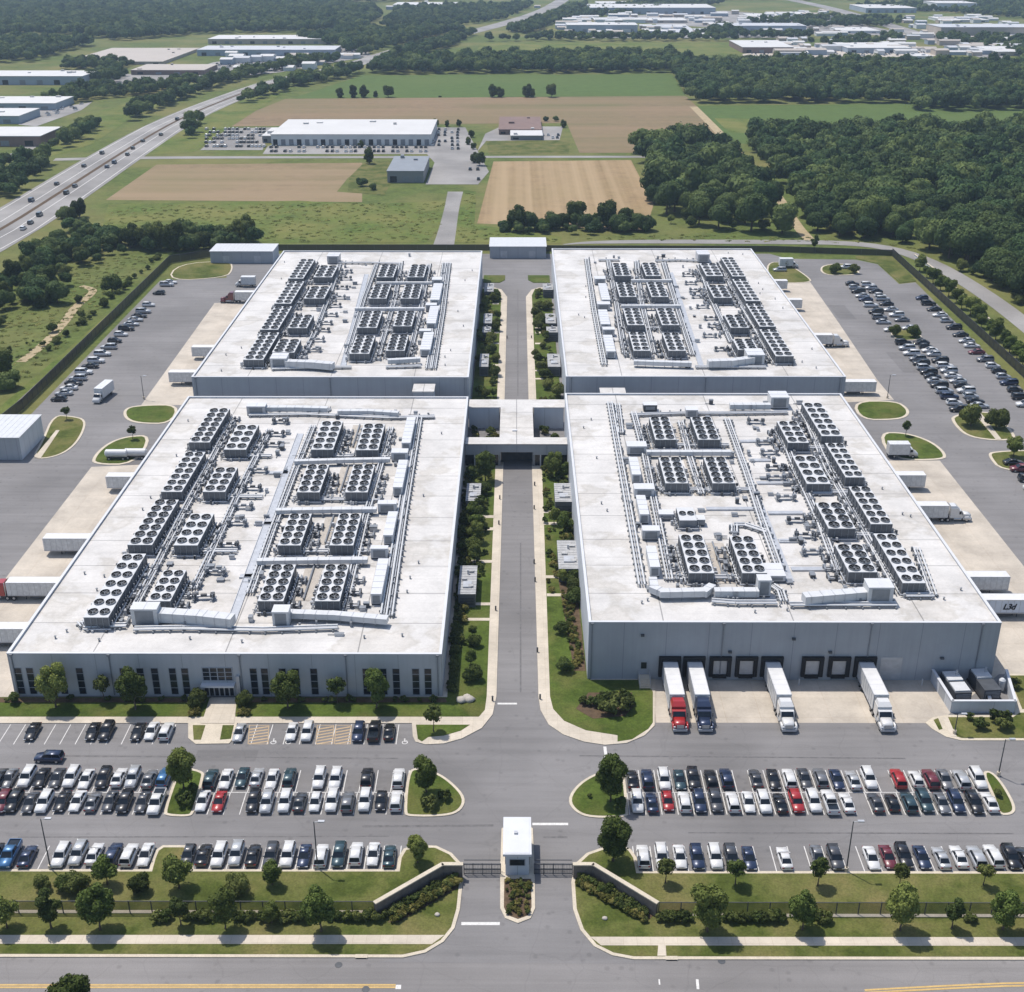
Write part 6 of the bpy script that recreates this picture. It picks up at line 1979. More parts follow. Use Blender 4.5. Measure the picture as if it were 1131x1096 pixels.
# corner clump
for i, (x, y, s) in enumerate(((645, 778, 1.0), (653, 781, 1.3), (662, 783, 1.5), (671, 787, 1.9), (681, 788, 2.0), (690, 784, 1.8), (686, 778, 1.7), (674, 779, 1.6), (664, 776, 1.3), (697, 777, 1.2))):
    bush(U(x, y), 'dense dark shrub in the clump on the corner lawn below the docks', 'corner lawn shrub clump', s * 1.25, .2)
for i, (x, y, s) in enumerate(((1079, 804, 1.6), (1085, 805, 1.5), (1104, 800, 2.2), (1108, 806, 2.0), (1071, 795, 1.0), (1121, 760, 1.4))):
    bush(U(x, y), 'dark shrub on the lawn below the generator yard', 'shrubs below the generator yard', s, .17)
# island shrubs
for x, y, s, lab in ((205, 890, 1.7, 'dark shrub at the near end of the inner left island'), (211, 878, 1.6, 'dark shrub behind the tree of the inner left island'), (474, 893, 1.7, 'dark shrub near the front of the left end island'), (491, 884, 1.4, 'pale shrub on the right of the left end island'),
                     (685, 897, 1.7, 'dark shrub below the tree of the right end island'), (651, 882, .6, 'tiny pale shrub on the right end island'), (1100, 880, 1.0, 'low shrub on the narrow outer island of the right lot')):
    bush(U(x, y), lab, None, s, .19)
# wall beds and fence hedges
for k in range(30):
    f = k / 29
    bush(U(lerp(436, 505, f), lerp(1019, 977, f) + rt.uniform(-1, 1)), 'low yellow green shrub in the row below the left entry wall', 'shrub row below the left entry wall', rt.uniform(.75, 1.0), .2, 'ybush' if rt.random() < .7 else 'bush')
    bush(U(lerp(640, 712, f), lerp(978, 1019, f) + rt.uniform(-1, 1)), 'low yellow green shrub in the row below the right entry wall', 'shrub row below the right entry wall', rt.uniform(.75, 1.0), .2, 'ybush' if rt.random() < .7 else 'bush')
    if k % 2 == 0:
        bush(U(lerp(428, 505, f), lerp(1013, 972, f)), 'dark shrub close under the left entry wall', 'dark shrubs under the left entry wall', rt.uniform(.8, 1.15), .2)
        bush(U(lerp(642, 716, f), lerp(973, 1013, f)), 'dark shrub close under the right entry wall', 'dark shrubs under the right entry wall', rt.uniform(.9, 1.3), .2)
for x in [172, 178, 183] + list(range(205, 240, 6)) + list(range(262, 292, 6)) + list(range(308, 344, 6)) + list(range(366, 424, 6)):
    bush(U(x + rt.uniform(-1, 1), 1017), 'clipped dark hedge shrub below the left roadside fence', 'hedge below the left roadside fence', rt.uniform(1.0, 1.3), .19)
for x in list(range(728, 764, 6)) + list(range(802, 868, 6)) + [905, 909, 1070]:
    bush(U(x + rt.uniform(-1, 1), 1018), 'clipped dark hedge shrub below the right roadside fence', 'hedge below the right roadside fence', rt.uniform(1.0, 1.3), .19)
for k in range(44):
    x = rt.uniform(559, 585); y = rt.uniform(975, 1011)
    c = abs(x - 572) < 2.5
    bed(U(x, y), rt.uniform(.4, .65), .21, 'ybush' if c or rt.random() < .25 else 'bush')

build_beds()

# ------------------------------------------------------------------ woods
FAR = []
for s in range(4):
    V, Qd = crown_np(500 + s, 5.6, 4.6, 6.0, 420, 1.3, lobes=8, nj=.22, lr=(.42, .6))
    FAR.append((V, Qd))


def scatter(pts, poly, gap, jit, rng):
    """points on a jittered grid inside a ground polygon (px list)"""
    P = UU(poly) if pts is None else pts
    xs = [p[0] for p in P]; ys = [p[1] for p in P]
    out = []
    y = min(ys); r = 0
    while y < max(ys):
        x = min(xs) + (gap / 2 if r % 2 else 0)
        while x < max(xs):
            q = (x + rng.uniform(-jit, jit) * gap, y + rng.uniform(-jit, jit) * gap)
            if inpoly(*q, P): out.append(q)
            x += gap
        y += gap * .87; r += 1
    return out


def wood(label, pts, smin, smax, rng, keep=None):
    """many far trees in one mesh"""
    Vs = []; Qs = []; T = []; n = 0
    for x, y in pts:
        V, Qd = FAR[rng.randrange(4)]
        s = rng.uniform(smin, smax); a = rng.uniform(0, 6.28); c, q = math.cos(a), math.sin(a)
        W = V.copy(); W[:, 0] = (V[:, 0] * c - V[:, 1] * q) * s + x; W[:, 1] = (V[:, 0] * q + V[:, 1] * c) * s + y; W[:, 2] = V[:, 2] * s * rng.uniform(.85, 1.2)
        Vs.append(W); Qs.append(Qd + n); n += len(V); T += [rng.random()] * len(Qd)
    if not Vs: return
    me = np_mesh('wood', np.concatenate(Vs), np.concatenate(Qs), [], M['leaff'], T)
    return tag(link('wood', me), label, 'wood', None, 'stuff')


rw = random.Random(5)
# near right wood: individual trees, nearest first
RW = [(706, 166), (735, 160), (800, 166), (835, 152), (1010, 151), (1300, 148), (1500, 300), (1380, 420), (1180, 375), (1131, 338), (1082, 305), (1040, 283), (995, 268), (893, 259), (835, 259), (735, 252), (716, 212)]
pts = scatter(None, RW, 10.8, .36, rw)
def near_track(x, y):
    for (ax, ay), (bx, by) in zip(TR, TR[1:]):
        a = Vector((ax, ay)); b = Vector((bx, by)); p = Vector((x, y))
        k = max(0, min(1, (p - a).dot(b - a) / (b - a).length_squared))
        if (a + (b - a) * k - p).length < 7: return True
    return False


TR = UU([(812, 165), (840, 195), (862, 220), (880, 250), (895, 268)])
pts = [p for p in pts if not near_track(*p)]
def inview(p, m=30):
    v = CR.transposed() @ (Vector((p[0], p[1], 6)) - Vector((0, 0, HC)))
    if v.z > -1: return False
    x = PW / 2 + FPX * v.x / -v.z; y = PH / 2 - FPX * v.y / -v.z
    return -m < x < PW + m and -m < y < PH + m


pts = [p for p in pts if inview(p)]
pts.sort(key=lambda p: p[0] ** 2 + p[1] ** 2)
scr = UU([(735, 185), (845, 178), (885, 255), (735, 255)])
NEAR = 120
for x, y in pts[:NEAR]:
    if inpoly(x, y, scr) and rw.random() < .8:
        tree(rw.choice(('scrub', 'oak', 'round')), (x, y), 'mixed scrub tree in the young left half of the right wood', 'scrub trees in the right wood', rw.uniform(.85, 1.25), 0)
    else:
        tree('oak', (x, y), 'round dark green tree in the wood beyond the perimeter road', 'trees of the right wood', rw.choice((.8, 1.0, 1.15, 1.3, 1.45)), -1)
wood('deep green wood mass beyond the perimeter road on the right', pts[NEAR:], .85, 1.5, rw)
for x, y, s, lab in ((887, 168, 1.75, 'tallest round tree standing above the right wood'), (1013, 160, 1.5, 'second tall round tree standing above the right wood, farther right')):
    place('oak', x, y, lab, s, 0)
# edge trees between fence and wall on the right
for i in range(16):
    f = i / 15
    place('round', lerp(1016, 1131, f) + rt.uniform(-2, 2), lerp(300, 404, f), 'young round tree in the row outside the right fence, %s from the far end' % ordw(i + 1), rt.uniform(1.0, 1.5), 0)
sp_ = scatter(None, [(1058, 300), (1100, 322), (1140, 352), (1200, 360), (1100, 300), (1070, 285)], 7, .4, rw)
for x, y in sp_[:26]: tree('scrub', (x, y), 'low scrub tree between the perimeter road and the right wood', 'scrub by the perimeter road', rw.uniform(.6, 1.1), 0)
# hedge line below the striped field
for i, (x, y, s, k) in enumerate(((570, 255, 1.05, 'dark'), (585, 254, .8, 'oak'), (600, 256, .6, 'oak'), (610, 253, .7, 'oak'), (622, 253, .75, 'dark'), (636, 248, .95, 'dark'), (648, 255, .7, 'oak'), (658, 255, .65, 'oak'), (671, 252, 1.1, 'dark'), (684, 256, .7, 'oak'), (692, 253, .95, 'dark'), (703, 255, .75, 'oak'), (557, 256, .45, 'oak'), (712, 255, .8, 'oak'))):
    place(k, x, y, 'dark tree in the hedge line below the striped field, %s in the row' % ordw(i + 1), s * 1.15, -1.6)
# left trees between meadow and highway
lt = [(72, 241, .7), (79, 244, .75), (88, 240, .9), (82, 252, .6), (30, 300, .8), (46, 288, .8), (58, 283, .8), (14, 312, .9), (28, 306, .9), (44, 300, .8), (60, 292, .7), (75, 288, .75), (66, 272, .7), (100, 270, .8), (112, 268, .7), (122, 272, 1.0), (132, 270, .85), (145, 274, 1.05), (155, 270, .8), (163, 276, 1.1), (176, 276, 1.1), (188, 275, .75), (196, 278, 1.15), (206, 276, .85), (214, 276, .7), (225, 275, .95), (236, 274, .8), (246, 273, .75), (262, 268, 1.0), (274, 268, 1.05), (41, 331, 1.15), (56, 320, .9), (30, 322, .7), (64, 335, .8), (45, 340, .7), (6, 330, .8), (8, 430, .7), (3, 415, .9), (-6, 350, 1.0), (2, 326, .8), (90, 290, .7), (104, 280, .75)]
for i, (x, y, s) in enumerate(lt):
    place('dark' if i % 3 else 'oak', x, y, 'dark broadleaf tree in the belt between the left meadow and the highway', s, -1.6, group='trees of the left belt')
for k in range(50):
    x = rt.uniform(0, 190); y = lerp(300, 470, rt.random())
    q = U(x, y)
    if not inpoly(q.x, q.y, UU([(0, 310), (120, 285), (180, 285), (140, 322), (60, 395), (0, 450)])): continue
    tree(rt.choice(('bush', 'scrub', 'bush')), (q.x, q.y), 'low rough bush dotted about the left meadow', 'bushes on the left meadow', rt.uniform(.4, .9) * (1.6 if rt.random() < .3 else 1), 0, 'shrub', 'shrub')
for k in range(26):
    f = rt.random(); x, y = lerp(60, 182, f), lerp(388, 285, f)
    tree('scrub', U(x - 5 + rt.uniform(-4, 3), y), 'scrubby bush in the strip beside the sandy path', 'bushes beside the sandy path', rt.uniform(.3, .6), 0, 'shrub', 'shrub')
# field trees
for i, (x, y, s) in enumerate(((376, 108, .8), (390, 108, .85), (402, 108, .9), (415, 107.5, .5), (429, 107.5, .95), (544, 107.5, 1.0), (552, 107.5, .85), (583, 107.5, .95), (588, 107.5, .7), (609, 107.5, 1.05), (486, 107.5, .3))):
    place('dark', x, y, 'lone dark tree along the edge of the green crop field, %s from the left' % ordw(sum(1 for q in (376, 390, 402, 415, 429, 486, 544, 552, 583, 588, 609) if q <= x)), s * 1.1, -1.8)
for i, (x, y, s, k) in enumerate(((408, 181, .8, 'dark'), (530, 183, .85, 'dark'), (524, 180, .6, 'dark'), (517, 160, .5, 'dark'), (523, 165, .5, 'dark'), (521, 152, .6, 'dark'), (481, 140, .55, 'dark'), (494, 140, .5, 'dark'), (507, 140, .5, 'dark'), (603, 134, .4, 'oak'), (622, 141, .5, 'dark'), (614, 134, .4, 'oak'), (400, 206, .5, 'oak'), (412, 210, .4, 'oak'), (399, 163, .5, 'dark'))):
    place(k, x, y, 'dark tree among the small works buildings', s, -.9, group='trees among the works')

# far woods and belts: masses
HWC = [(U(x, y), k) for x, y, k in HW]
def off_road(p):
    for (a, ka), (b, kb) in zip(HWC, HWC[1:]):
        a2 = a.xy; b2 = b.xy; v = Vector(p)
        k = max(0, min(1, (v - a2).dot(b2 - a2) / (b2 - a2).length_squared))
        if (a2 + (b2 - a2) * k - v).length < 17.5: return False
    return True


def mass(label, polys, gap, smin, smax, keep=1.0, road=True):
    P = []
    for q in polys: P += [p for p in scatter(None, q, gap, .38, rw) if inview(p) and rw.random() < keep and (not road or off_road(p))]
    return wood(label, P, smin, smax, rw)


mass('long middle wood behind the green crop field', [[(404, 82.5), (420, 74), (520, 68), (640, 64), (745, 66), (748, 81)]], 11, .9, 1.3)
mass('large dark wood right of the middle wood', [[(764, 115), (745, 82), (742, 74), (880, 74), (1131, 77), (1500, 80), (1500, 122), (1017, 123), (993, 114)]], 11, .9, 1.3)
MEAD = [crown_np(900 + s, 1.0, .35, .3, 46, .42, kind='low', lobes=5, core=False) for s in range(4)]
def growth(label, polys, gap, smin, smax, m, keep=.8):
    Vs = []; Qs = []; T = []; n = 0
    for q in polys:
        for x, y in scatter(None, q, gap, .5, rw):
            if rw.random() > keep or not inview((x, y)): continue
            V, Qd = MEAD[rw.randrange(4)]; s = rw.uniform(smin, smax); a = rw.uniform(0, 6.28); c, d = math.cos(a), math.sin(a)
            W = V.copy(); W[:, 0] = (V[:, 0] * c - V[:, 1] * d) * s + x; W[:, 1] = (V[:, 0] * d + V[:, 1] * c) * s + y; W[:, 2] = V[:, 2] * s * rw.uniform(.18, .38)
            Vs.append(W); Qs.append(Qd + n); n += len(V); T += [rw.random()] * len(Qd)
    me = np_mesh('tall_grass', np.concatenate(Vs), np.concatenate(Qs), [], m, T)
    tag(link('tall_grass', me), label, 'grass', None, 'stuff')


growth('rough tussocks of tall grass in the left meadow', [[(0, 312), (60, 290), (130, 282), (182, 284), (140, 318), (60, 392), (0, 446)]], 3.0, .5, 1.3, M['leafm'])
growth('rough tussocks of tall grass in the meadow behind the back halls', [[(112, 262), (122, 228), (330, 225), (490, 224), (486, 252), (470, 268), (310, 268)], [(504, 268), (514, 212), (525, 214), (522, 250), (620, 263), (620, 268)], [(640, 264), (720, 259), (890, 262), (990, 268), (1040, 284), (1030, 280), (980, 270)]], 4.6, .8, 1.7, M['leafm'])
mass('thick undergrowth of the belt between the left meadow and the highway', [[(-30, 345), (10, 304), (45, 276), (72, 252), (92, 246), (96, 256), (130, 258), (200, 262), (282, 262), (284, 275), (190, 281), (130, 284), (92, 298), (66, 332), (30, 346)]], 7, .35, .75, .8)
mass('low hedge growth under the hedge line below the striped field', [[(552, 250), (560, 246), (712, 246), (722, 254), (716, 259), (556, 259)]], 7, .3, .55, .9)
mass('far forest across the top left', [[(-60, 40), (-60, 10), (120, 6), (330, 6), (410, 10), (420, 20), (400, 35), (330, 36), (226, 38), (130, 46), (90, 40)], [(-60, 70), (-60, 47), (60, 48), (110, 50), (80, 56), (40, 69)], [(330, 46), (372, 40), (430, 36), (508, 34), (505, 44), (440, 49), (380, 62), (372, 52)]], 13, .9, 1.35)
mass('tree belts along both sides of the far highway', [[(208, 160), (212, 130), (260, 118), (320, 100), (385, 86), (400, 79), (320, 92), (250, 112), (226, 128)], [(138, 137), (200, 112), (240, 96), (300, 80), (380, 68), (330, 70), (250, 88), (200, 106), (150, 124)], [(560, 36), (600, 22), (630, 8), (650, 6), (610, 28), (585, 38)], [(395, 62), (440, 48), (520, 32), (540, 30), (500, 52), (470, 60), (400, 70)]], 8.5, .6, 1.1, .95)
mass('tree belts among the roadside warehouses on the left', [[(50, 112), (95, 98), (150, 98), (230, 92), (210, 100), (140, 108), (80, 114)], [(55, 166), (75, 150), (110, 136), (118, 140), (90, 156), (66, 168)], [(-20, 215), (-20, 195), (40, 172), (58, 180), (40, 200), (10, 222)], [(64, 78), (140, 76), (150, 72), (80, 70)], [(94, 92), (130, 92), (140, 84), (108, 82)]], 8.5, .5, 1.0, .95)
mass('tree belts in the far business park', [[(525, 46), (620, 42), (770, 42), (830, 46), (770, 46), (640, 46)], [(600, 22), (650, 12), (720, 3), (800, 5), (780, 8), (660, 20)], [(820, 26), (900, 20), (1000, 24), (990, 30), (900, 32)], [(1030, 46), (1060, 36), (1131, 44), (1200, 60), (1131, 64), (1080, 52)], [(890, 50), (990, 42), (1000, 46), (930, 54)], [(940, 8), (1131, 2), (1131, 22), (1040, 14), (980, 12)], [(770, 40), (800, 30), (830, 40), (900, 40), (880, 46)], [(420, 30), (440, 10), (520, 8), (590, 6), (560, 22), (500, 30)]], 12, .6, 1.05, .8)
mass('distant forest along the top of the picture', [[(-200, 7), (-300, -22), (1400, -22), (1300, 1), (1131, 3), (1000, 1), (640, 0), (600, -4), (400, 4)]], 20, 1.1, 1.7, .9)
# ------------------------------------------------------------------ far buildings
WM = {'blue': mat('blue_grey_cladding', (.30, .35, .40), .6, .06, .1), 'white': mat('pale_cladding', (.60, .61, .60), .6, .06, .1), 'tan': mat('tan_cladding', (.42, .36, .30), .7, .08, .1), 'brown': mat('brick_cladding', (.20, .14, .115), .8, .12, .3),
      'grey': mat('grey_cladding', (.22, .225, .23), .6, .08, .1)}
RM = {'white': mat('white_far_roof', (.50, .495, .485), .6, .06, .05), 'grey': mat('grey_far_roof', (.42, .43, .45), .6, .08, .05), 'tan': mat('tan_far_roof', (.37, .335, .30), .8, .08, .02), 'brown': mat('brown_far_roof', (.17, .115, .10), .8, .12, .2), 'dark': mat('dark_metal_roof', (.20, .215, .235), .5, .1, .2)}


def far(x0, x1, yb, yn, yf, wm, rm, label, win=0, cat='warehouse', name='warehouse', extra=None):
    a = U(x0, yb); b = U(x1, yb)
    # height so that the near roof edge projects to yn
    lo, hi = 1.0, 60.0
    for _ in range(40):
        h = (lo + hi) / 2
        if U((x0 + x1) / 2, yn, h).y > a.y: hi = h      # roof line pixel meets height h farther than the wall: h too low/high
        else: lo = h
    hs = []
    k = 0
    best = min((abs(U((x0 + x1) / 2, yn, h / 4).y - (a.y + b.y) / 2), h / 4) for h in range(8, 160))
    h = best[1]
    c = U((x0 + x1) / 2, yf, h)
    D = max(14.0, c.y - a.y)
    W = (b.x - a.x) / 2
    t = thing(name, label, cat, ((a.x + b.x) / 2, a.y, 0))
    MB().box(-W, W, 0, D, 0, h - .4).obj('wall', WM[wm], t)
    r = MB().box(-W - .3, W + .3, -.3, D + .3, h - .4, h)
    g = random.Random(int(x0 * 7 + yb * 13) & 0xffff)
    for k in range(max(2, int(W / 12))):
        xx = g.uniform(-W * .9, W * .9); yy = g.uniform(D * .1, D * .9); r.cb(xx, yy, h, g.uniform(1.5, 4), g.uniform(1.5, 4), g.uniform(.6, 1.6))
    r.obj('roof', RM[rm], t)
    n = win or max(2, min(24, int(W / 7)))
    for k in range(n):
        xx = -W + (k + .5) * 2 * W / n
        w = min(2.6, W / n * .55)
        MB().box(xx - w, xx + w, -.12, -.01, .6 if h < 6 else .3, min(h * .55, 4.2)).obj('loading_door' if win == 0 else 'window', M['metal_mid'] if (k % 3) else M['glass'], t)
    return t


F = far
F(300, 476, 161, 148.5, 132, 'white', 'white', 'long grey works with a pale flat roof and cars along its front', 20, 'factory', 'works_building')
F(290, 318, 158, 150, 141, 'grey', 'white', 'lower wing at the left end of the long grey works', 4, 'factory', 'works_building')
F(428, 468, 202, 189, 172.5, 'grey', 'dark', 'small dark shed with a grey metal roof beside the lane', 3, 'shed', 'metal_shed')
F(551, 598, 149, 143, 129, 'brown', 'brown', 'low brown roofed works among the fields', 5, 'factory', 'works_building')
F(564, 599, 155, 149.5, 142.5, 'grey', 'white', 'small white roofed building in front of the brown roofed works', 3, 'factory', 'works_building')
for (q, lab) in (((230, 370, 49, 43, 38.8, 'tan', 'white'), 'long white warehouse, farther of the stacked pair by the far highway'), ((218, 370, 62, 55, 50.5, 'blue', 'grey'), 'long grey roofed warehouse, nearer of the stacked pair by the far highway'),
                 ((145, 226, 83, 77.5, 71, 'brown', 'tan'), 'tan roofed warehouse with a brick wall left of the far highway'), ((-60, 92, 94, 84, 78, 'blue', 'white'), 'blue grey warehouse on the left edge below the far wood'),
                 ((-60, 62, 122, 114, 106.5, 'blue', 'white'), 'white roofed warehouse on the left edge, farthest of three by the highway'), ((-60, 22, 137, 128, 119.5, 'blue', 'white'), 'white roofed warehouse on the left edge, middle of three by the highway'),
                 ((-60, 46, 162, 150, 140, 'brown', 'white'), 'white roofed brick warehouse on the left edge, nearest of three by the highway'), ((72, 180, 71.5, 68, 53, 'tan', 'tan'), 'very wide tan roofed warehouse in front of the far left forest'),
                 ((434, 504, 8, 5.5, 2.5, 'white', 'white'), 'distant white warehouse at the top middle'), ((626, 704, 36, 27.5, 25, 'blue', 'white'), 'blue walled warehouse at the left of the far business park'),
                 ((657, 759, 25.5, 22.5, 19.5, 'tan', 'white'), 'cream roofed warehouse behind the blue walled one'), ((652, 790, 16, 8.5, 4.5, 'blue', 'white'), 'largest long warehouse at the top of the far business park'),
                 ((738, 772, 38, 36, 27, 'grey', 'grey'), 'grey roofed warehouse right of the blue walled one'), ((798, 890, 36, 28.5, 25.5, 'blue', 'grey'), 'wide office block in the middle of the far business park'),
                 ((820, 876, 59, 52, 44.5, 'brown', 'white'), 'white roofed brick warehouse behind the right wood'), ((830, 873, 20, 18.5, 15, 'white', 'white'), 'white roofed building far behind the wide office block'),
                 ((936, 1006, 59, 53, 47, 'blue', 'white'), 'pale warehouse by the far right highway'), ((956, 1012, 14.5, 9, 5, 'blue', 'white'), 'white roofed warehouse at the top right'),
                 ((1034, 1078, 12.5, 3.5, 1, 'white', 'white'), 'tall pale block at the top right'), ((1038, 1150, 43, 30, 26.5, 'tan', 'grey'), 'long warehouse right of the far right highway'),
                 ((1042, 1092, 25, 22, 18.5, 'white', 'white'), 'low white building above the long right warehouse'), ((930, 972, 37, 34, 30, 'white', 'white'), 'low pale building left of the far right highway'),
                 ((1100, 1145, 62, 57, 51, 'tan', 'white'), 'pale building on the right edge beyond the highway'), ((880, 902, 18, 15.5, 13, 'white', 'white'), 'small pale building near the bend of the far right highway'),
                 ((660, 700, 6, 4, 1.5, 'white', 'white'), 'distant pale warehouse left of the top middle'), ((20, 46, 12, 9.5, 7.5, 'white', 'white'), 'white building alone in the far left forest'), ((1010, 1030, 66, 62, 59, 'white', 'white'), 'small white building between wood and far right highway')):
    far(*q, lab)
rb = random.Random(9)
for (x0, x1, y0, y1, n, lab, grp) in ((620, 930, 13, 41, 120, 'small pale building scattered in the far business park', 'small buildings in the business park'), (985, 1140, 10, 62, 95, 'small pale building scattered beyond the far right highway', 'small buildings at the far right'),
                                      (860, 1010, 46, 62, 34, 'small pale unit among the yards behind the right wood', 'small units behind the right wood'), (236, 400, 64, 79, 22, 'small pale unit among the yards by the stacked warehouses', 'small units by the stacked warehouses'),
                                      (430, 620, 3, 12, 10, 'small pale building at the top middle', 'small buildings at the top')):
    for k in range(n):
        x = rb.uniform(x0, x1); y = rb.uniform(y0, y1)
        q = U(x, y)
        if not off_road((q.x, q.y)): continue
        w = rb.choice((rb.uniform(6, 14), rb.uniform(14, 34))); d = rb.uniform(8, 20); h = rb.uniform(2.8, 5.5)
        mb = MB().box(-w / 2, w / 2, 0, d, 0, h); mb.frust((-w / 2 - .3, w / 2 + .3, -.3, d + .3, h), (-w / 2 - .3, w / 2 + .3, d * .4, d * .6, h + 1.2), 1)
        o = mb.obj('small_building', [WM[rb.choice(('white', 'tan', 'blue', 'white'))], RM[rb.choice(('white', 'white', 'grey', 'tan'))]], None, (q.x, q.y, 0))
        tag(o, lab, 'building', grp)
# far parked vehicles: tiny pale blocks filling the distant yards
def far_cars(label, polys, gap):
    mb = MB()
    for pl in polys:
        for x, y in scatter(None, pl, gap, .3, rb):
            if rb.random() < .6: mb.cb(x, y, .13, 1.9, 4.6, .9, rb.choice((0, 0, 1, 2))); mb.frust((x - .85, x + .85, y - 1.4, y + 1, 1.03), (x - .65, x + .65, y - 1, y + .5, 1.5), 3)
    for x0, x1, ys, n in ((228, 292, (143.5, 147, 150.5, 154, 158, 162.5), 16), (300, 470, (163.5, 168), 34), (478, 506, (144, 147, 150, 153.5, 157, 161, 165), 5), (520, 528, (188, 194, 199), 2), (600, 616, (150, 153), 4)):
        for yy in ys:
            for k in range(n):
                if rb.random() < .25: continue
                p = U(x0 + (x1 - x0) * (k + rb.uniform(-.1, .1)) / max(1, n - 1), yy); x, y = p.x, p.y; z = .13
                c = rb.choice((0, 0, 1, 2, 2, 2))
                mb.frust((x - .9, x + .9, y - 2.3, y + 2.3, z + .2), (x - .85, x + .85, y - 2.2, y + 2.2, z + .95), c); mb.frust((x - .8, x + .8, y - 1.3, y + .9, z + .95), (x - .65, x + .65, y - .9, y + .4, z + 1.4), 3); mb.frust((x - .64, x + .64, y - .9, y + .4, z + 1.4), (x - .6, x + .6, y - .8, y + .3, z + 1.46), c)
    tag(mb.obj('parked_traffic', [paint('white'), paint('silver'), paint('black'), M['glass']]), label, 'cars', None, 'stuff')


far_cars('parked vehicles filling the far yards', [[(205, 79), (236, 70), (395, 52), (405, 60), (310, 78)], [(826, 60), (876, 54), (1005, 52), (1030, 61), (880, 65)], [(640, 41), (770, 37), (890, 36), (880, 41)], [(28, 136), (50, 122), (95, 114), (85, 122)]], 9)

# ------------------------------------------------------------------ street furniture
def lamp(x, yb, label, h=9.0, arm=1):
    p = U(x, yb)
    t = thing('street_lamp', label, 'street lamp', (p.x, p.y, .02))
    MB().tube((0, 0, 0), (0, 0, .75), .3, n=10).obj('base', M['kerb'], t)
    MB().tube((0, 0, .75), (0, 0, h), .11, .07, n=8).obj('pole', M['metal_dk'], t)
    m_ = MB().tube((0, 0, h - .1), (arm * .9, 0, h + .08), .05, n=6)
    m_.box(min(arm * .6, arm * 1.5), max(arm * .6, arm * 1.5), -.2, .2, h, h + .16)
    m_.obj('lamp_head', M['metal'], t)


for x, y, h, lab in ((56, 960, 9, 'tall dark lamp post between the kerbside cars of the left lot'), (351, 960, 8.5, 'lamp post behind the kerbside cars in the middle of the left lot'), (934.5, 963, 9, 'tall dark lamp post in the gap of the kerbside row, right lot'),
                     (1102.5, 857, 7, 'dark lamp post by the narrow outer island of the right lot'), (1054, 811, 4, 'short lamp post by the kerb below the generator yard'), (159, 441, 7, 'lamp post by the upper rounded lawn in the left yard'), (980, 440, 7, 'lamp post by the upper rounded lawn in the right yard')):
    lamp(x, y, lab, h)
# bollard lights along the service road pavement
for i, (x, y) in enumerate(((552, 552), (551, 580), (547.5, 675), (544, 775), (590.5, 537), (590, 563), (590, 623), (591, 643), (593.5, 721), (596.5, 773), (560, 374), (587, 374))):
    p = U(x, y)
    o = MB().tube((0, 0, 0), (0, 0, .9), .16, n=8).tube((0, 0, .9), (0, 0, 1.0), .2, .12, n=8).obj('bollard', M['metal_dk'], None, (p.x, p.y, .15 if y > 500 else .03))
    tag(o, 'short dark bollard on the service road kerb', 'bollard', 'bollards along the service road')
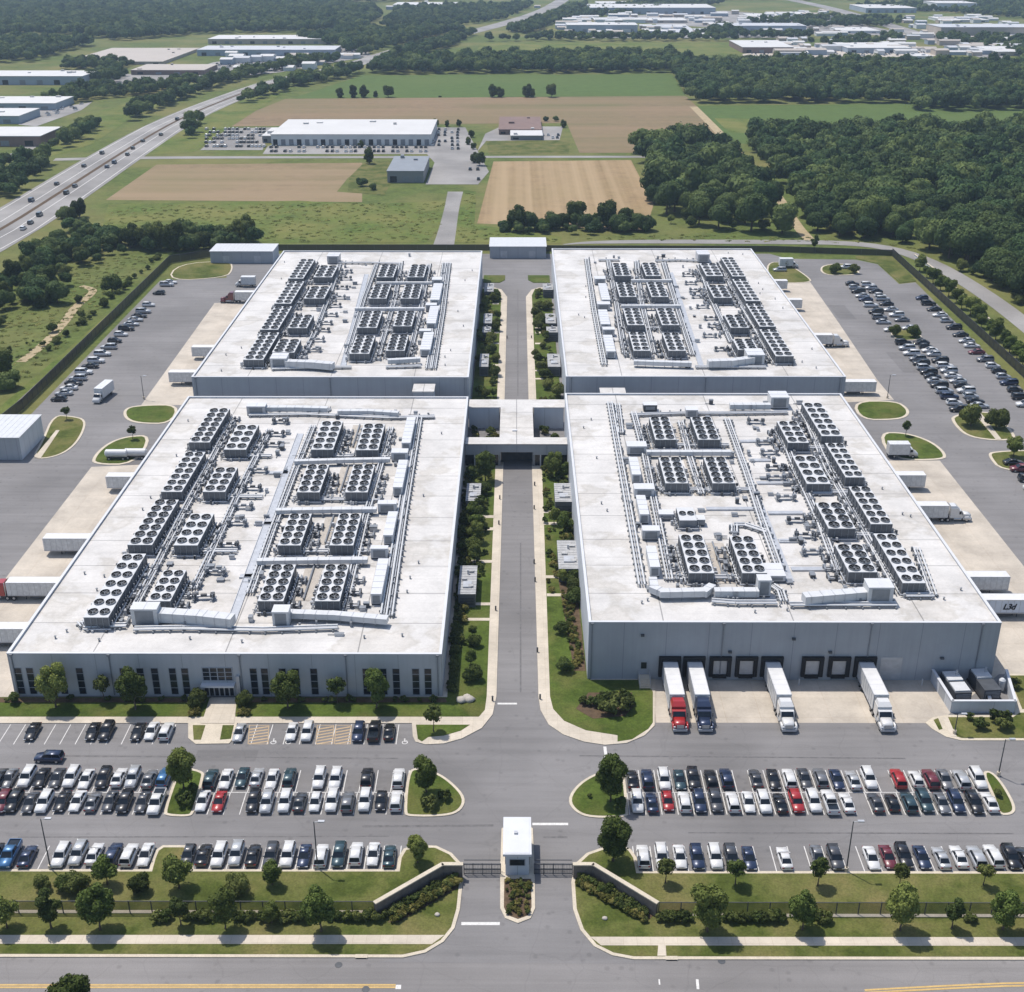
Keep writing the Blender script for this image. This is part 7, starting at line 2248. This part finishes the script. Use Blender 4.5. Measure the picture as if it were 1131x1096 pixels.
# storm drains at the street kerb
for x, y, lab in ((399, 1059.5, 'kerb storm drain at the left end of the roadside lawn'), (742, 1061.5, 'kerb storm drain below the short path on the right')):
    p = U(x, y)
    t = thing('storm_drain', lab, 'drain', (p.x, p.y + .15, .02))
    MB().box(-.8, .8, -.12, .5, 0, .19).obj('frame', M['kerb'], t)
    MB().box(-.65, .65, -.14, -.121, .02, .15).obj('opening', M['black'], t)
for i, (x, y) in enumerate(((374, 1066), (404, 1093), (797, 1062))):
    p = U(x, y)
    o = MB().tube((0, 0, 0), (0, 0, .03), .5, n=14).obj('manhole_cover', M['metal_dk'], None, (p.x, p.y, .021))
    tag(o, 'dark round manhole cover in the public street, %s from the left' % ordw((1, 2, 3)[i]), 'manhole cover')
for x, y, s, lab in ((668, 1016, .5, 'pale boulder on the lawn below the right entry wall'), (483, 1012, .5, 'pale boulder on the lawn below the left entry wall'), (514, 775, 1.3, 'pale rock group on the corner of the office lawn')):
    p = U(x, y); g = np.random.default_rng(int(x))
    mb = MB()
    for k in range(3 if s > 1 else 1):
        ox, oy = (g.uniform(-.8, .8, 2) if s > 1 else (0, 0))
        mb.loft([[(ox + math.cos(a) * r * s * g.uniform(.8, 1.2), oy + math.sin(a) * r * s * g.uniform(.8, 1.2), zz * s) for a in [2 * math.pi * i / 8 for i in range(8)]] for r, zz in ((.7, 0), (.75, .25), (.5, .5), (.2, .6))])
    tag(mb.obj('boulder', M['beige'], None, (p.x, p.y, .18)), lab, 'rock')

# ------------------------------------------------------------------ light and air
SUN = Vector((-.32, .31, 1.0)).normalized()
sl = bpy.data.lights.new('sun', 'SUN'); sl.energy = 4.2; sl.angle = R(.55); sl.color = (1.0, .94, .86)
so = bpy.data.objects.new('sun', sl); COL.objects.link(so)
so.location = (0, 0, 300)
so.rotation_euler = SUN.to_track_quat('Z', 'Y').to_euler()
W = bpy.data.worlds.new('World'); SC.world = W; W.use_nodes = True
wt = W.node_tree
sky = wt.nodes.new('ShaderNodeTexSky'); sky.sky_type = 'NISHITA'; sky.sun_disc = False
sky.sun_elevation = math.asin(SUN.z)
sky.sun_rotation = math.atan2(SUN.x, SUN.y)
sky.altitude = 100; sky.dust_density = 1.5
wt.links.new(sky.outputs[0], wt.nodes['Background'].inputs[0])
wt.nodes['Background'].inputs[1].default_value = .145
HAZE = .95e-4
if HAZE:
    hm, ht, hN, hL, hB = nt('haze')
    hN.remove(hB)
    pv = hN.new('ShaderNodeVolumePrincipled')
    pv.inputs['Color'].default_value = (.60, .78, 1.0, 1)
    pv.inputs['Density'].default_value = HAZE
    pv.inputs['Anisotropy'].default_value = .2
    hL.new(pv.outputs[0], hN['Material Output'].inputs['Volume'])
    h_ = MB().box(-2650, 2650, -200, 5250, -1, HC + 6)
    tag(h_.obj('haze', hm), 'thin pale summer haze filling the air over the whole site', 'haze', None, 'stuff')
SC.view_settings.view_transform = 'Standard'
SC.view_settings.look = 'None'
SC.view_settings.exposure = 0.2
SC.view_settings.gamma = 1
SC.cycles.max_bounces = 5
SC.cycles.diffuse_bounces = 2
SC.cycles.glossy_bounces = 2
SC.cycles.transparent_max_bounces = 8
SC.cycles.volume_bounces = 0
SC.cycles.use_denoising = True
